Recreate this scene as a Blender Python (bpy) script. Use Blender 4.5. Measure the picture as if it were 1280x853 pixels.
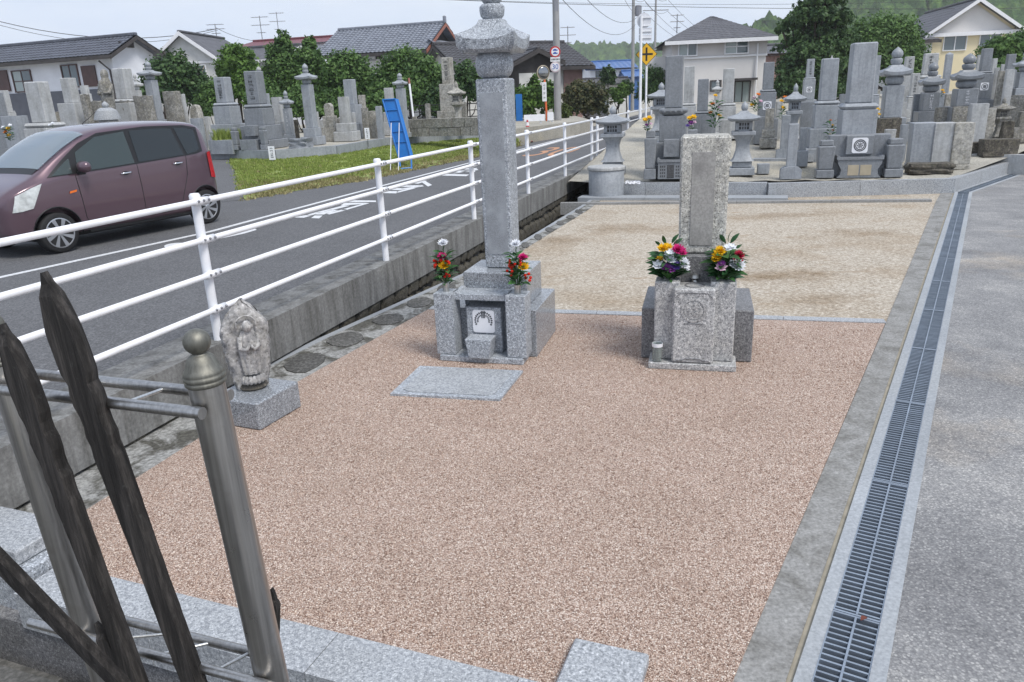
import bpy, bmesh, math, random
import numpy as np
from mathutils import Vector, Matrix

random.seed(7)
rng = np.random.default_rng(11)
for o in list(bpy.data.objects):
    bpy.data.objects.remove(o)
SC = bpy.context.scene
COL = SC.collection

# ------------------------------------------------------------------ camera
CAM_Z = 2.05
FPX, PITCH, ROLL = 940.0, math.radians(18.04), math.radians(-2.35)
cF = Vector((0, math.cos(PITCH), -math.sin(PITCH)))
cR0 = Vector((1, 0, 0))
cU0 = cR0.cross(cF)
cR = cR0 * math.cos(ROLL) + cU0 * math.sin(ROLL)
cU = -cR0 * math.sin(ROLL) + cU0 * math.cos(ROLL)
cam_d = bpy.data.cameras.new('camera')
cam = bpy.data.objects.new('camera', cam_d)
COL.objects.link(cam)
m = Matrix.Identity(4)
for i in range(3):
    m[i][0], m[i][1], m[i][2] = cR[i], cU[i], -cF[i]
m[2][3] = CAM_Z
cam.matrix_world = m
cam_d.sensor_width = 36.0
cam_d.lens = FPX / 1280.0 * 36.0
cam_d.clip_start = 0.05
cam_d.clip_end = 6000
SC.camera = cam

# ------------------------------------------------------------------ sky, sun, exposure
SUN_AZ, SUN_EL = math.radians(138), math.radians(55)      # azimuth clockwise from +Y
world = bpy.data.worlds.new('World')
SC.world = world
world.use_nodes = True
nt = world.node_tree
nt.nodes.clear()
wo = nt.nodes.new('ShaderNodeOutputWorld')
bg = nt.nodes.new('ShaderNodeBackground')
sky = nt.nodes.new('ShaderNodeTexSky')
sky.sky_type = 'NISHITA'
sky.sun_disc = False
sky.sun_elevation = SUN_EL
sky.sun_rotation = SUN_AZ
sky.air_density = 1.2
sky.dust_density = 3.0
tc = nt.nodes.new('ShaderNodeTexCoord')
mp = nt.nodes.new('ShaderNodeMapping')
mp.inputs['Scale'].default_value = (1.0, 1.0, 3.2)
ns = nt.nodes.new('ShaderNodeTexNoise')
ns.inputs['Scale'].default_value = 1.7
ns.inputs['Detail'].default_value = 6
ns.inputs['Roughness'].default_value = .55
rp = nt.nodes.new('ShaderNodeValToRGB')
rp.color_ramp.elements[0].position = .36
rp.color_ramp.elements[0].color = (5.6, 6.85, 9.4, 1)
rp.color_ramp.elements[1].position = .66
rp.color_ramp.elements[1].color = (8.7, 9.3, 10.4, 1)
mx = nt.nodes.new('ShaderNodeMix')
mx.data_type = 'RGBA'
mx.inputs[0].default_value = .86
nt.links.new(tc.outputs['Generated'], mp.inputs['Vector'])
nt.links.new(mp.outputs[0], ns.inputs['Vector'])
nt.links.new(ns.outputs['Fac'], rp.inputs[0])
nt.links.new(sky.outputs[0], mx.inputs[6])
nt.links.new(rp.outputs[0], mx.inputs[7])
nt.links.new(mx.outputs[2], bg.inputs['Color'])
bg.inputs['Strength'].default_value = .1
nt.links.new(bg.outputs[0], wo.inputs['Surface'])

sun_d = bpy.data.lights.new('sun', 'SUN')
sun_d.energy = 2.7
sun_d.angle = math.radians(18)
sun_d.color = (1.0, .96, .9)
sun = bpy.data.objects.new('sun', sun_d)
COL.objects.link(sun)
sdir = Vector((math.sin(SUN_AZ) * math.cos(SUN_EL), math.cos(SUN_AZ) * math.cos(SUN_EL), math.sin(SUN_EL)))
sun.rotation_euler = sdir.to_track_quat('Z', 'Y').to_euler()
sun.location = (0, 0, 30)

SC.view_settings.view_transform = 'Standard'
SC.view_settings.look = 'None'
SC.view_settings.exposure = 0.12
SC.view_settings.gamma = 1.0
SC.view_settings.use_curve_mapping = False
SC.render.engine = 'CYCLES'
SC.cycles.use_denoising = True
SC.cycles.max_bounces = 6
SC.cycles.volume_bounces = 1
SC.cycles.volume_max_steps = 64

# ------------------------------------------------------------------ photo pixel -> place
def ray(x, y):
    return cR * ((x - 640) / FPX) + cU * ((426.5 - y) / FPX) + cF
def G(x, y, z=0.0):                 # where the pixel's ray meets the level z
    d = ray(x, y)
    return Vector((0, 0, CAM_Z)) + d * ((z - CAM_Z) / d.z)
def D(x, y, Y):                     # where the pixel's ray reaches distance Y
    d = ray(x, y)
    return Vector((0, 0, CAM_Z)) + d * (Y / d.y)
def mpp(x, y, Y):                   # metres per pixel there
    return Y / ray(x, y).y / FPX

# ------------------------------------------------------------------ mesh helpers
class MB:
    def __init__(s):
        s.v, s.f = [], []
    def add(s, vs, fs, M=None):
        b = len(s.v)
        if M is not None:
            vs = [M @ Vector(p) for p in vs]
        s.v += [tuple(p) for p in vs]
        s.f += [tuple(b + i for i in f) for f in fs]
        return s
    def box(s, x0, x1, y0, y1, z0, z1, c=0.0, top=1.0, topy=None, M=None):
        """chamfered box, its top scaled by `top`"""
        ty = top if topy is None else topy
        cx, cy = (x0 + x1) / 2, (y0 + y1) / 2
        hx, hy = (x1 - x0) / 2, (y1 - y0) / 2
        c = min(c, hx * .49, hy * .49, (z1 - z0) * .49)
        def P(sx, sy, z):
            t = (z - z0) / (z1 - z0)
            return (cx + sx * (1 + (top - 1) * t), cy + sy * (1 + (ty - 1) * t), z)
        if c <= 0:
            vs = [P(sx * hx, sy * hy, z) for z in (z0, z1) for sx, sy in ((-1, -1), (1, -1), (1, 1), (-1, 1))]
            return s.add(vs, [(0, 3, 2, 1), (4, 5, 6, 7), (0, 1, 5, 4), (1, 2, 6, 5), (2, 3, 7, 6), (3, 0, 4, 7)], M)
        vs, idx = [], {}
        for a in (-1, 1):
            for b in (-1, 1):
                for d in (-1, 1):
                    z = z1 if d > 0 else z0
                    zi = z - d * c
                    idx[a, b, d, 0] = len(vs); vs.append(P(a * hx, b * (hy - c), zi))
                    idx[a, b, d, 1] = len(vs); vs.append(P(a * (hx - c), b * hy, zi))
                    idx[a, b, d, 2] = len(vs); vs.append(P(a * (hx - c), b * (hy - c), z))
        I = idx
        fs = []
        for a in (-1, 1):
            q = [I[a, -1, -1, 0], I[a, 1, -1, 0], I[a, 1, 1, 0], I[a, -1, 1, 0]]
            fs.append(q if a > 0 else q[::-1])
            q = [I[-1, a, -1, 1], I[1, a, -1, 1], I[1, a, 1, 1], I[-1, a, 1, 1]]
            fs.append(q[::-1] if a > 0 else q)
            q = [I[-1, -1, a, 2], I[1, -1, a, 2], I[1, 1, a, 2], I[-1, 1, a, 2]]
            fs.append(q if a > 0 else q[::-1])
        for a in (-1, 1):
            for b in (-1, 1):
                q = [I[a, b, -1, 0], I[a, b, -1, 1], I[a, b, 1, 1], I[a, b, 1, 0]]
                fs.append(q[::-1] if a * b < 0 else q)
                q = [I[a, -1, b, 0], I[a, 1, b, 0], I[a, 1, b, 2], I[a, -1, b, 2]]
                fs.append(q if a * b > 0 else q[::-1])
                q = [I[-1, a, b, 1], I[1, a, b, 1], I[1, a, b, 2], I[-1, a, b, 2]]
                fs.append(q[::-1] if a * b > 0 else q)
                for d in (-1, 1):
                    q = [I[a, b, d, 0], I[a, b, d, 1], I[a, b, d, 2]]
                    fs.append(q if a * b * d > 0 else q[::-1])
        return s.add(vs, fs, M)
    def cbox(s, w, d, z0, z1, c=.006, cx=0, cy=0, top=1.0, topy=None, M=None):
        return s.box(cx - w / 2, cx + w / 2, cy - d / 2, cy + d / 2, z0, z1, c, top, topy, M)
    def lathe(s, prof, n=20, cx=0, cy=0, M=None, sq=0.0):
        """profile of (r, z); sq > 0 squares the plan"""
        vs, fs = [], []
        for r, z in prof:
            for k in range(n):
                a = 2 * math.pi * (k + .5) / n
                q = 1.0
                if sq:
                    q = (abs(math.cos(a)) ** sq + abs(math.sin(a)) ** sq) ** (-1 / sq)
                vs.append((cx + r * q * math.cos(a), cy + r * q * math.sin(a), z))
        for i in range(len(prof) - 1):
            for k in range(n):
                a, b = i * n + k, i * n + (k + 1) % n
                fs.append((a, b, b + n, a + n))
        fs.append(tuple(range(n))[::-1])
        fs.append(tuple(range((len(prof) - 1) * n, len(prof) * n)))
        return s.add(vs, fs, M)
    def tube(s, pts, r, n=10, close=True):
        pts = [Vector(p) for p in pts]
        rs = r if isinstance(r, (list, tuple)) else [r] * len(pts)
        vs, fs = [], []
        for i, p in enumerate(pts):
            t = (pts[min(i + 1, len(pts) - 1)] - pts[max(i - 1, 0)]).normalized()
            ref = Vector((0, 0, 1)) if abs(t.z) < .9 else Vector((1, 0, 0))
            a = t.cross(ref).normalized()
            b = t.cross(a)
            for k in range(n):
                w = 2 * math.pi * k / n
                vs.append(p + (a * math.cos(w) + b * math.sin(w)) * rs[i])
        for i in range(len(pts) - 1):
            for k in range(n):
                u, w = i * n + k, i * n + (k + 1) % n
                fs.append((u, w, w + n, u + n))
        if close:
            fs.append(tuple(range(n))[::-1])
            fs.append(tuple(range((len(pts) - 1) * n, len(pts) * n)))
        return s.add(vs, fs)
    def prism(s, poly, y0, y1, M=None):
        """poly of (x, z), pushed along y"""
        n = len(poly)
        vs = [(x, y0, z) for x, z in poly] + [(x, y1, z) for x, z in poly]
        fs = [tuple(range(n)), tuple(range(n, 2 * n))[::-1]] + [(i, i + n, (i + 1) % n + n, (i + 1) % n) for i in range(n)]
        return s.add(vs, fs, M)
    def slab(s, poly, z0, z1, M=None):
        """poly of (x, y), pushed along z"""
        n = len(poly)
        vs = [(p[0], p[1], z0) for p in poly] + [(p[0], p[1], z1) for p in poly]
        fs = [tuple(range(n))[::-1], tuple(range(n, 2 * n))] + [(i, (i + 1) % n, (i + 1) % n + n, i + n) for i in range(n)]
        return s.add(vs, fs, M)
    def grid(s, fn, nu, nv, M=None):
        vs = [fn(i / nu, j / nv) for j in range(nv + 1) for i in range(nu + 1)]
        fs = [(j * (nu + 1) + i, j * (nu + 1) + i + 1, (j + 1) * (nu + 1) + i + 1, (j + 1) * (nu + 1) + i) for j in range(nv) for i in range(nu)]
        return s.add(vs, fs, M)
    def mesh(s, name, mat=None, smooth=False, fix=True):
        me = bpy.data.meshes.new(name)
        me.from_pydata([tuple(p) for p in s.v], [], s.f)
        if fix and len(s.f) < 20000:
            bm = bmesh.new(); bm.from_mesh(me)
            bmesh.ops.recalc_face_normals(bm, faces=bm.faces)
            bm.to_mesh(me); bm.free()
        if mat is not None:
            me.materials.append(mat)
        if smooth:
            me.polygons.foreach_set('use_smooth', [True] * len(me.polygons))
        me.update()
        return me
    def build(s, name, mat, parent=None, smooth=False, kind=None):
        me = s.mesh(name, mat, bool(smooth))
        o = bpy.data.objects.new(name, me)
        COL.objects.link(o)
        if parent is not None:
            o.parent = parent
        if smooth == 'auto':
            sharp_by_angle(me, math.radians(35))
        if kind:
            o['kind'] = kind
        return o

def sharp_by_angle(me, ang):
    bm = bmesh.new(); bm.from_mesh(me)
    for e in bm.edges:
        e.smooth = not (len(e.link_faces) == 2 and e.calc_face_angle(0) > ang)
    bm.to_mesh(me); bm.free()

def tag(o, label, cat, group=None, kind=None):
    o['label'] = label
    o['category'] = cat
    if group:
        o['group'] = group
    if kind:
        o['kind'] = kind
    return o
def thing(name, label, cat, loc=(0, 0, 0), rz=0.0, group=None):
    o = bpy.data.objects.new(name, None)
    o.empty_display_size = .2
    COL.objects.link(o)
    o.location = loc
    o.rotation_euler = (0, 0, rz)
    return tag(o, label, cat, group)
def struct(name, mb, mat, smooth=False):
    o = mb.build(name, mat, None, smooth)
    o['kind'] = 'structure'
    return o
def link_mesh(name, me, parent=None, M=None):
    o = bpy.data.objects.new(name, me)
    COL.objects.link(o)
    o.parent = parent
    if M is not None:
        o.matrix_local = M
    return o
def copy_tree(o, parent=None):
    c = o.copy()
    COL.objects.link(c)
    c.parent = parent
    for ch in o.children:
        copy_tree(ch, c)
    return c
def text_obj(body, size, mat, name, parent, M, extrude=.002):
    cu = bpy.data.curves.new('txt', 'FONT')
    cu.body = body; cu.size = size; cu.align_x = 'CENTER'; cu.align_y = 'CENTER'; cu.extrude = extrude
    t = bpy.data.objects.new('txt', cu)
    COL.objects.link(t)
    dg = bpy.context.evaluated_depsgraph_get()
    me = bpy.data.meshes.new_from_object(t.evaluated_get(dg))
    bpy.data.objects.remove(t)
    me.materials.clear(); me.materials.append(mat)
    me.name = name
    return link_mesh(name, me, parent, M)

# ------------------------------------------------------------------ materials
def srgb(r, g, b):
    f = lambda c: c / 12.92 if c <= .04045 else ((c + .055) / 1.055) ** 2.4
    return (f(r / 255), f(g / 255), f(b / 255), 1)
class NM:
    """a material with a node shortcut"""
    def __init__(s, name):
        s.m = bpy.data.materials.new(name)
        s.m.use_nodes = True
        s.t = s.m.node_tree
        s.b = s.t.nodes['Principled BSDF']
        s.tc = None
    def n(s, typ, **kw):
        nd = s.t.nodes.new(typ)
        for k, v in kw.items():
            if k in nd.inputs:
                nd.inputs[k].default_value = v
            else:
                setattr(nd, k, v)
        return nd
    def l(s, a, b):
        s.t.links.new(a, b)
    def co(s, scale=(1, 1, 1), world=False, vary=True):
        if world:
            g = s.n('ShaderNodeNewGeometry')
            src = g.outputs['Position']
        else:
            t = s.n('ShaderNodeTexCoord')
            src = t.outputs['Object']
            if vary:
                oi = s.n('ShaderNodeObjectInfo')
                ml = s.n('ShaderNodeMath', operation='MULTIPLY'); ml.inputs[1].default_value = 37.0
                s.l(oi.outputs['Random'], ml.inputs[0])
                ad = s.n('ShaderNodeVectorMath', operation='ADD')
                s.l(src, ad.inputs[0]); s.l(ml.outputs[0], ad.inputs[1])
                src = ad.outputs[0]
        mp = s.n('ShaderNodeMapping')
        mp.inputs['Scale'].default_value = scale
        s.l(src, mp.inputs['Vector'])
        return mp.outputs[0]
    def noise(s, co, scale, detail=3, rough=.5, dist=0):
        nd = s.n('ShaderNodeTexNoise')
        nd.inputs['Scale'].default_value = scale
        nd.inputs['Detail'].default_value = detail
        nd.inputs['Roughness'].default_value = rough
        nd.inputs['Distortion'].default_value = dist
        s.l(co, nd.inputs['Vector'])
        return nd.outputs['Fac']
    def voro(s, co, scale, feature='F1', out='Distance'):
        nd = s.n('ShaderNodeTexVoronoi', feature=feature)
        nd.inputs['Scale'].default_value = scale
        s.l(co, nd.inputs['Vector'])
        return nd.outputs[out]
    def ramp(s, fac, stops, interp='LINEAR'):
        r = s.n('ShaderNodeValToRGB')
        r.color_ramp.interpolation = interp
        e = r.color_ramp.elements
        while len(e) < len(stops):
            e.new(.5)
        for el, (p, c) in zip(e, stops):
            el.position = p
            el.color = c if len(c) == 4 else (*c, 1)
        s.l(fac, r.inputs[0])
        return r.outputs[0]
    def mix(s, a, b, fac, mode='MIX'):
        x = s.n('ShaderNodeMix', data_type='RGBA', blend_type=mode)
        for src, i in ((fac, 0), (a, 6), (b, 7)):
            if isinstance(src, (int, float)):
                x.inputs[i].default_value = src
            elif isinstance(src, tuple):
                x.inputs[i].default_value = src
            else:
                s.l(src, x.inputs[i])
        return x.outputs[2]
    def bump(s, h, strength=.3, dist=.01, prev=None):
        b = s.n('ShaderNodeBump')
        b.inputs['Strength'].default_value = strength
        b.inputs['Distance'].default_value = dist
        s.l(h, b.inputs['Height'])
        if prev is not None:
            s.l(prev, b.inputs['Normal'])
        s.l(b.outputs[0], s.b.inputs['Normal'])
        return b.outputs[0]
    def set(s, col=None, rough=None, metal=None, spec=None, **kw):
        if col is not None:
            if isinstance(col, tuple):
                s.b.inputs['Base Color'].default_value = col
            else:
                s.l(col, s.b.inputs['Base Color'])
        if rough is not None:
            if isinstance(rough, (int, float)):
                s.b.inputs['Roughness'].default_value = rough
            else:
                s.l(rough, s.b.inputs['Roughness'])
        if metal is not None:
            s.b.inputs['Metallic'].default_value = metal
        if spec is not None:
            s.b.inputs['Specular IOR Level'].default_value = spec
        for k, v in kw.items():
            s.b.inputs[k.replace('_', ' ')].default_value = v
        return s.m
W1 = (1, 1, 1, 1)
def granite(name, dark, mid, light, grain=240, rough=.5, stain=.25, stain_col=(.55, .53, .48, 1), bump=.12, streak=.0, lichen=0.0, spec=.4, con=1.0):
    q = NM(name)
    co = q.co()
    n1 = q.noise(co, grain, 2, .6)
    base = q.ramp(n1, [(.33, dark), (.44, mid), (.56, mid), (.66, light)])
    n2 = q.noise(co, grain * .4, 1, .5)
    base = q.mix(base, q.ramp(n2, [(.35, (1 - .28 * con, 1 - .27 * con, 1 - .25 * con, 1)), (.65, (1 + .18 * con,) * 3 + (1,))]), 1.0, 'MULTIPLY')
    big = q.noise(co, 3.1, 5, .62)
    base = q.mix(base, stain_col, q.ramp(big, [(.42, (0, 0, 0, 1)), (.75, (stain * 2, stain * 2, stain * 2, 1))]), 'MULTIPLY')
    if streak:
        cs = q.co((9, 9, .8))
        st = q.noise(cs, 1.6, 4, .6)
        base = q.mix(base, (.42, .42, .42, 1), q.ramp(st, [(.48, (0, 0, 0, 1)), (.72, (streak, streak, streak, 1))]), 'MULTIPLY')
    if lichen:
        li = q.noise(co, 17, 5, .7)
        base = q.mix(base, (.16, .15, .10, 1), q.ramp(li, [(.5, (0, 0, 0, 1)), (.62, (lichen, lichen, lichen, 1))]))
    q.bump(n1, bump, .004)
    return q.set(base, rough, spec=spec)
g3 = lambda v, t=1.0: (v * .94, v * 1.0, v * 1.07 * t, 1)
M = {}
M['granite_blue'] = granite('blue_grey_granite', g3(.12), g3(.37), g3(.72), 130, .42, .12)
M['granite_pol'] = granite('polished_dark_granite', g3(.09), g3(.27), g3(.52), 150, .16, .08, bump=.01, spec=.6)
M['granite_grey'] = granite('grey_granite', (.12, .12, .12, 1), (.42, .42, .415, 1), (.70, .69, .67, 1), 120, .6, .3, (.6, .56, .5, 1))
M['granite_worn'] = granite('weathered_pillar_granite', (.12, .115, .105, 1), (.45, .44, .40, 1), (.72, .71, .67, 1), 95, .75, .25, (.7, .66, .56, 1), .3, .12)
M['granite_dark_and_shade'] = granite('dark_and_shaded_granite', (.06, .06, .063, 1), (.19, .19, .195, 1), (.36, .36, .36, 1), 130, .5, .3)  # dark stone of the broad tomb, and painted shade below the coping
M['granite_light'] = granite('pale_blue_granite', (.19, .2, .205, 1), (.355, .37, .385, 1), (.57, .585, .60, 1), 150, .55, .14)
M['far_blue'] = granite('blue_grey_stone', g3(.31), g3(.35), g3(.39), 45, .45, .25, (.6, .6, .58, 1), .05, .35, con=.3)
M['far_slate'] = granite('slate_blue_stone', g3(.205), g3(.24), g3(.275), 45, .35, .2, (.6, .6, .58, 1), .05, .25, con=.3)
M['far_grey'] = granite('light_grey_stone', (.395, .40, .40, 1), (.44, .45, .45, 1), (.50, .50, .50, 1), 45, .6, .3, (.6, .58, .52, 1), .08, .45, con=.3)
M['far_beige'] = granite('weathered_beige_stone', (.36, .35, .32, 1), (.43, .415, .375, 1), (.50, .48, .44, 1), 50, .8, .4, (.5, .47, .4, 1), .3, .6, .35)
M['far_old'] = granite('old_lichened_stone', (.17, .165, .15, 1), (.30, .29, .265, 1), (.44, .42, .38, 1), 40, .85, .4, (.45, .42, .36, 1), .5, .55, .55)
M['far_brown'] = granite('brown_stained_stone', (.05, .045, .04, 1), (.10, .09, .075, 1), (.2, .18, .15, 1), 30, .85, .4, (.5, .46, .4, 1), .5, .3, .4)
M['far_dark'] = granite('shaded_hollow_stone', (.035, .036, .038, 1), (.07, .072, .076, 1), (.12, .12, .125, 1), 60, .35, .2, (.6, .6, .6, 1), .05, .2)  # colour for the shade painted into hollows and openings

def simple(name, col, rough=.5, metal=0.0, var=.12, scale=6.0, bump=0.0, world=False, spec=.5, **kw):
    q = NM(name)
    co = q.co(world=world)
    n = q.noise(co, scale, 4, .6)
    a = tuple(max(0, c * (1 - var)) for c in col[:3]) + (1,)
    b = tuple(c * (1 + var) for c in col[:3]) + (1,)
    c = q.ramp(n, [(.3, a), (.7, b)])
    if bump:
        q.bump(q.noise(co, scale * 8, 4, .6), bump, .01)
    return q.set(c, rough, metal, spec, **kw)

def m_pink():
    q = NM('pink_bonded_gravel')
    co = q.co(world=True)
    cellc = q.voro(co, 185, 'F1', 'Color')
    sep = q.n('ShaderNodeSeparateColor'); q.l(cellc, sep.inputs[0])
    base = q.ramp(sep.outputs[0], [(0, srgb(120, 97, 84)), (.22, srgb(172, 149, 134)), (.55, srgb(194, 172, 157)), (.8, srgb(208, 190, 176)), (1, srgb(238, 228, 216))])
    d = q.voro(co, 185, 'F1', 'Distance')
    base = q.mix(base, q.ramp(d, [(.30, W1), (.75, (.45, .41, .39, 1))]), 1.0, 'MULTIPLY')
    big = q.noise(co, 1.1, 4, .6)
    base = q.mix(base, q.ramp(big, [(.3, (.9, .885, .87, 1)), (.7, (1.06, 1.06, 1.07, 1))]), 1.0, 'MULTIPLY')
    inv = q.n('ShaderNodeMath', operation='SUBTRACT'); inv.inputs[0].default_value = 1.0
    q.l(d, inv.inputs[1])
    q.bump(inv.outputs[0], .6, .004)
    return q.set(base, .8, spec=.25)
M['pink'] = m_pink()
def m_beige():
    q = NM('beige_decomposed_granite')
    co = q.co(world=True)
    f = q.noise(co, 34, 6, .8)
    base = q.ramp(f, [(.3, srgb(76, 68, 58)), (.42, srgb(152, 142, 128)), (.56, srgb(184, 175, 161)), (.70, srgb(236, 231, 222))])
    n = q.noise(co, .75, 5, .62)
    base = q.mix(base, srgb(208, 190, 166), q.ramp(n, [(.46, (0, 0, 0, 1)), (.72, (.6, .6, .6, 1))]), 'MULTIPLY')
    n2 = q.noise(q.co((1, 2.2, 1), world=True), 1.7, 5, .65)
    base = q.mix(base, srgb(140, 116, 86), q.ramp(n2, [(.58, (0, 0, 0, 1)), (.74, (.6, .6, .6, 1))]), 'MIX')
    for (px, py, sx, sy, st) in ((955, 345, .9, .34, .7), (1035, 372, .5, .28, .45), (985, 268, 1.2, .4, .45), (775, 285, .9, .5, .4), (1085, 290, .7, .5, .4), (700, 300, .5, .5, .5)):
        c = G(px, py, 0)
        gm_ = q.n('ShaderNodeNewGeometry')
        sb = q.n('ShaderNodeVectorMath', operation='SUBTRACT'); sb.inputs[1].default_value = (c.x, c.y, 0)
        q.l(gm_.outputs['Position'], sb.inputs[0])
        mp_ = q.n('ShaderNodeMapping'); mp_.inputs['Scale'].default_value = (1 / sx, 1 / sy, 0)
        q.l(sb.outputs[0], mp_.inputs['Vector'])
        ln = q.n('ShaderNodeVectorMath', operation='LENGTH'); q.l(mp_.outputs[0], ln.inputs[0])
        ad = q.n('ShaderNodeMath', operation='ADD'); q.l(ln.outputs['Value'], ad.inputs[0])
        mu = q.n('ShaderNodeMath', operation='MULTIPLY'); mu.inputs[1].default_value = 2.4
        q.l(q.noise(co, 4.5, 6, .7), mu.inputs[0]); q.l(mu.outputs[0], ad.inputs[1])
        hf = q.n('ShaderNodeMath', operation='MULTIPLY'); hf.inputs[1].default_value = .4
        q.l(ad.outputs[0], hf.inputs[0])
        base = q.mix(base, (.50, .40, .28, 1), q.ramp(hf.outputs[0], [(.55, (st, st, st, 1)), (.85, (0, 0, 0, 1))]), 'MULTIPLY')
    q.bump(f, .5, .008)
    return q.set(base, .95, spec=.1)
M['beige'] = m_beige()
def m_asph(name, dark, mid, light, grain=75, big=.22, warm=(.9, .86, .8, 1)):
    q = NM(name)
    co = q.co(world=True)
    f = q.noise(co, grain, 3, .7)
    base = q.ramp(f, [(.32, dark), (.5, mid), (.68, light)])
    n = q.noise(co, .9, 6, .62)
    base = q.mix(base, q.ramp(n, [(.3, (1 - big,) * 3 + (1,)), (.7, (1 + big,) * 3 + (1,))]), 1.0, 'MULTIPLY')
    n2 = q.noise(co, .45, 4, .6)
    base = q.mix(base, warm, q.ramp(n2, [(.52, (0, 0, 0, 1)), (.68, (.6, .6, .6, 1))]), 'MULTIPLY')
    q.bump(f, .22, .003)
    return q.set(base, .85, spec=.25)
M['road'] = m_asph('road_asphalt', (.072, .073, .077, 1), (.115, .116, .12, 1), (.20, .203, .21, 1), 60, .10, (.95, .95, .95, 1))
def m_path():
    q = NM('worn_grey_asphalt')
    co = q.co(world=True)
    sep = q.n('ShaderNodeSeparateColor'); q.l(q.voro(co, 110, 'F1', 'Color'), sep.inputs[0])
    dd = q.voro(co, 110, 'F1', 'Distance')
    base = q.ramp(sep.outputs[0], [(0, (.19, .19, .193, 1)), (.5, (.255, .255, .255, 1)), (.88, (.315, .312, .305, 1)), (1, (.43, .425, .41, 1))])
    base = q.mix(base, q.ramp(dd, [(.3, W1), (.8, (.72, .72, .73, 1))]), 1.0, 'MULTIPLY')
    n = q.noise(co, 1.3, 7, .68)
    base = q.mix(base, q.ramp(n, [(.3, (.72, .72, .73, 1)), (.5, W1), (.7, (1.38, 1.36, 1.32, 1))]), 1.0, 'MULTIPLY')
    n2 = q.noise(co, .55, 5, .6, .4)
    base = q.mix(base, (1.45, 1.28, 1.06, 1), q.ramp(n2, [(.54, (0, 0, 0, 1)), (.68, (.75, .75, .75, 1))]), 'MULTIPLY')
    n3 = q.noise(co, 6, 5, .7)
    base = q.mix(base, (.55, .55, .56, 1), q.ramp(n3, [(.6, (0, 0, 0, 1)), (.72, (.5, .5, .5, 1))]), 'MULTIPLY')
    q.bump(dd, .12, .002)
    return q.set(base, .85, spec=.25)
M['path'] = m_path()
def m_edge():
    q = NM('stained_edge_concrete')
    co = q.co(world=True)
    f = q.noise(co, 60, 4, .7)
    base = q.ramp(f, [(.3, (.18, .178, .17, 1)), (.5, (.27, .267, .257, 1)), (.7, (.36, .355, .34, 1))])
    n = q.noise(co, 4.5, 6, .7, .5)
    base = q.mix(base, (.5, .49, .46, 1), q.ramp(n, [(.44, (0, 0, 0, 1)), (.66, (.8, .8, .8, 1))]), 'MULTIPLY')
    n2 = q.noise(co, 16, 5, .7)
    base = q.mix(base, (1.5, 1.5, 1.5, 1), q.ramp(n2, [(.58, (0, 0, 0, 1)), (.7, (.6, .6, .6, 1))]), 'MULTIPLY')
    q.bump(f, .3, .004)
    return q.set(base, .9, spec=.15)
M['edge'] = m_edge()
def m_wall():
    q = NM('streaked_wall_concrete')
    co = q.co(world=True)
    f = q.noise(co, 40, 4, .7)
    base = q.ramp(f, [(.3, (.155, .155, .15, 1)), (.5, (.205, .205, .20, 1)), (.7, (.27, .27, .262, 1))])
    n = q.noise(q.co((1, 1, .12), world=True), 7, 6, .7)
    base = q.mix(base, (.42, .41, .39, 1), q.ramp(n, [(.44, (0, 0, 0, 1)), (.66, (.85, .85, .85, 1))]), 'MULTIPLY')
    n2 = q.noise(co, 2.2, 6, .65)
    base = q.mix(base, (1.35, 1.35, 1.33, 1), q.ramp(n2, [(.5, (0, 0, 0, 1)), (.7, (.8, .8, .8, 1))]), 'MULTIPLY')
    q.bump(f, .25, .004)
    return q.set(base, .9, spec=.15)
M['wall_conc'] = m_wall()
M['conc'] = m_asph('grey_concrete', (.20, .20, .195, 1), (.26, .26, .255, 1), (.33, .33, .325, 1), 35, .22, (.72, .7, .64, 1))
M['conc_dark'] = m_asph('stained_concrete', (.08, .08, .077, 1), (.12, .119, .113, 1), (.18, .176, .17, 1), 30, .42, (.62, .6, .52, 1))
M['conc_pale'] = m_asph('pale_concrete', (.26, .275, .29, 1), (.315, .335, .355, 1), (.38, .40, .42, 1), 60, .16, (.85, .82, .75, 1))
def m_border():
    q = NM('mottled_border_concrete')
    co = q.co(world=True)
    f = q.noise(co, 40, 4, .7)
    base = q.ramp(f, [(.32, (.16, .16, .15, 1)), (.5, (.30, .30, .29, 1)), (.68, (.44, .44, .42, 1))])
    n = q.noise(co, 3.2, 6, .65, .6)
    base = q.mix(base, (.30, .29, .26, 1), q.ramp(n, [(.46, (0, 0, 0, 1)), (.56, (.95, .95, .95, 1))]), 'MULTIPLY')
    q.bump(f, .5, .01)
    return q.set(base, .9, spec=.15)
M['border'] = m_border()
M['flag'] = m_asph('dark_flagstone', (.05, .05, .047, 1), (.10, .098, .092, 1), (.2, .195, .185, 1), 35, .35, (.8, .78, .7, 1))
M['rubble'] = granite('mossy_wall_stone', (.035, .032, .027, 1), (.075, .068, .058, 1), (.16, .15, .13, 1), 45, .9, .4, (.5, .5, .36, 1), .6, .2, .4)
M['sand_joint'] = simple('sandy_joint', srgb(146, 139, 124), .9, var=.2, scale=14, world=True)
M['soil'] = m_asph('cemetery_soil', (.24, .225, .19, 1), (.37, .35, .30, 1), (.50, .475, .42, 1), 30, .25, (.8, .74, .6, 1))
def m_whitepaint():
    q = NM('white_fence_paint')
    co = q.co()
    n = q.noise(co, 5, 5, .65)
    base = q.ramp(n, [(.3, (.72, .73, .75, 1)), (.6, (.81, .82, .85, 1))])
    n2 = q.noise(co, 38, 4, .7)
    base = q.mix(base, (.36, .30, .24, 1), q.ramp(n2, [(.66, (0, 0, 0, 1)), (.76, (.55, .55, .55, 1))]))
    return q.set(base, .38)
M['white_paint'] = m_whitepaint()
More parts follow.
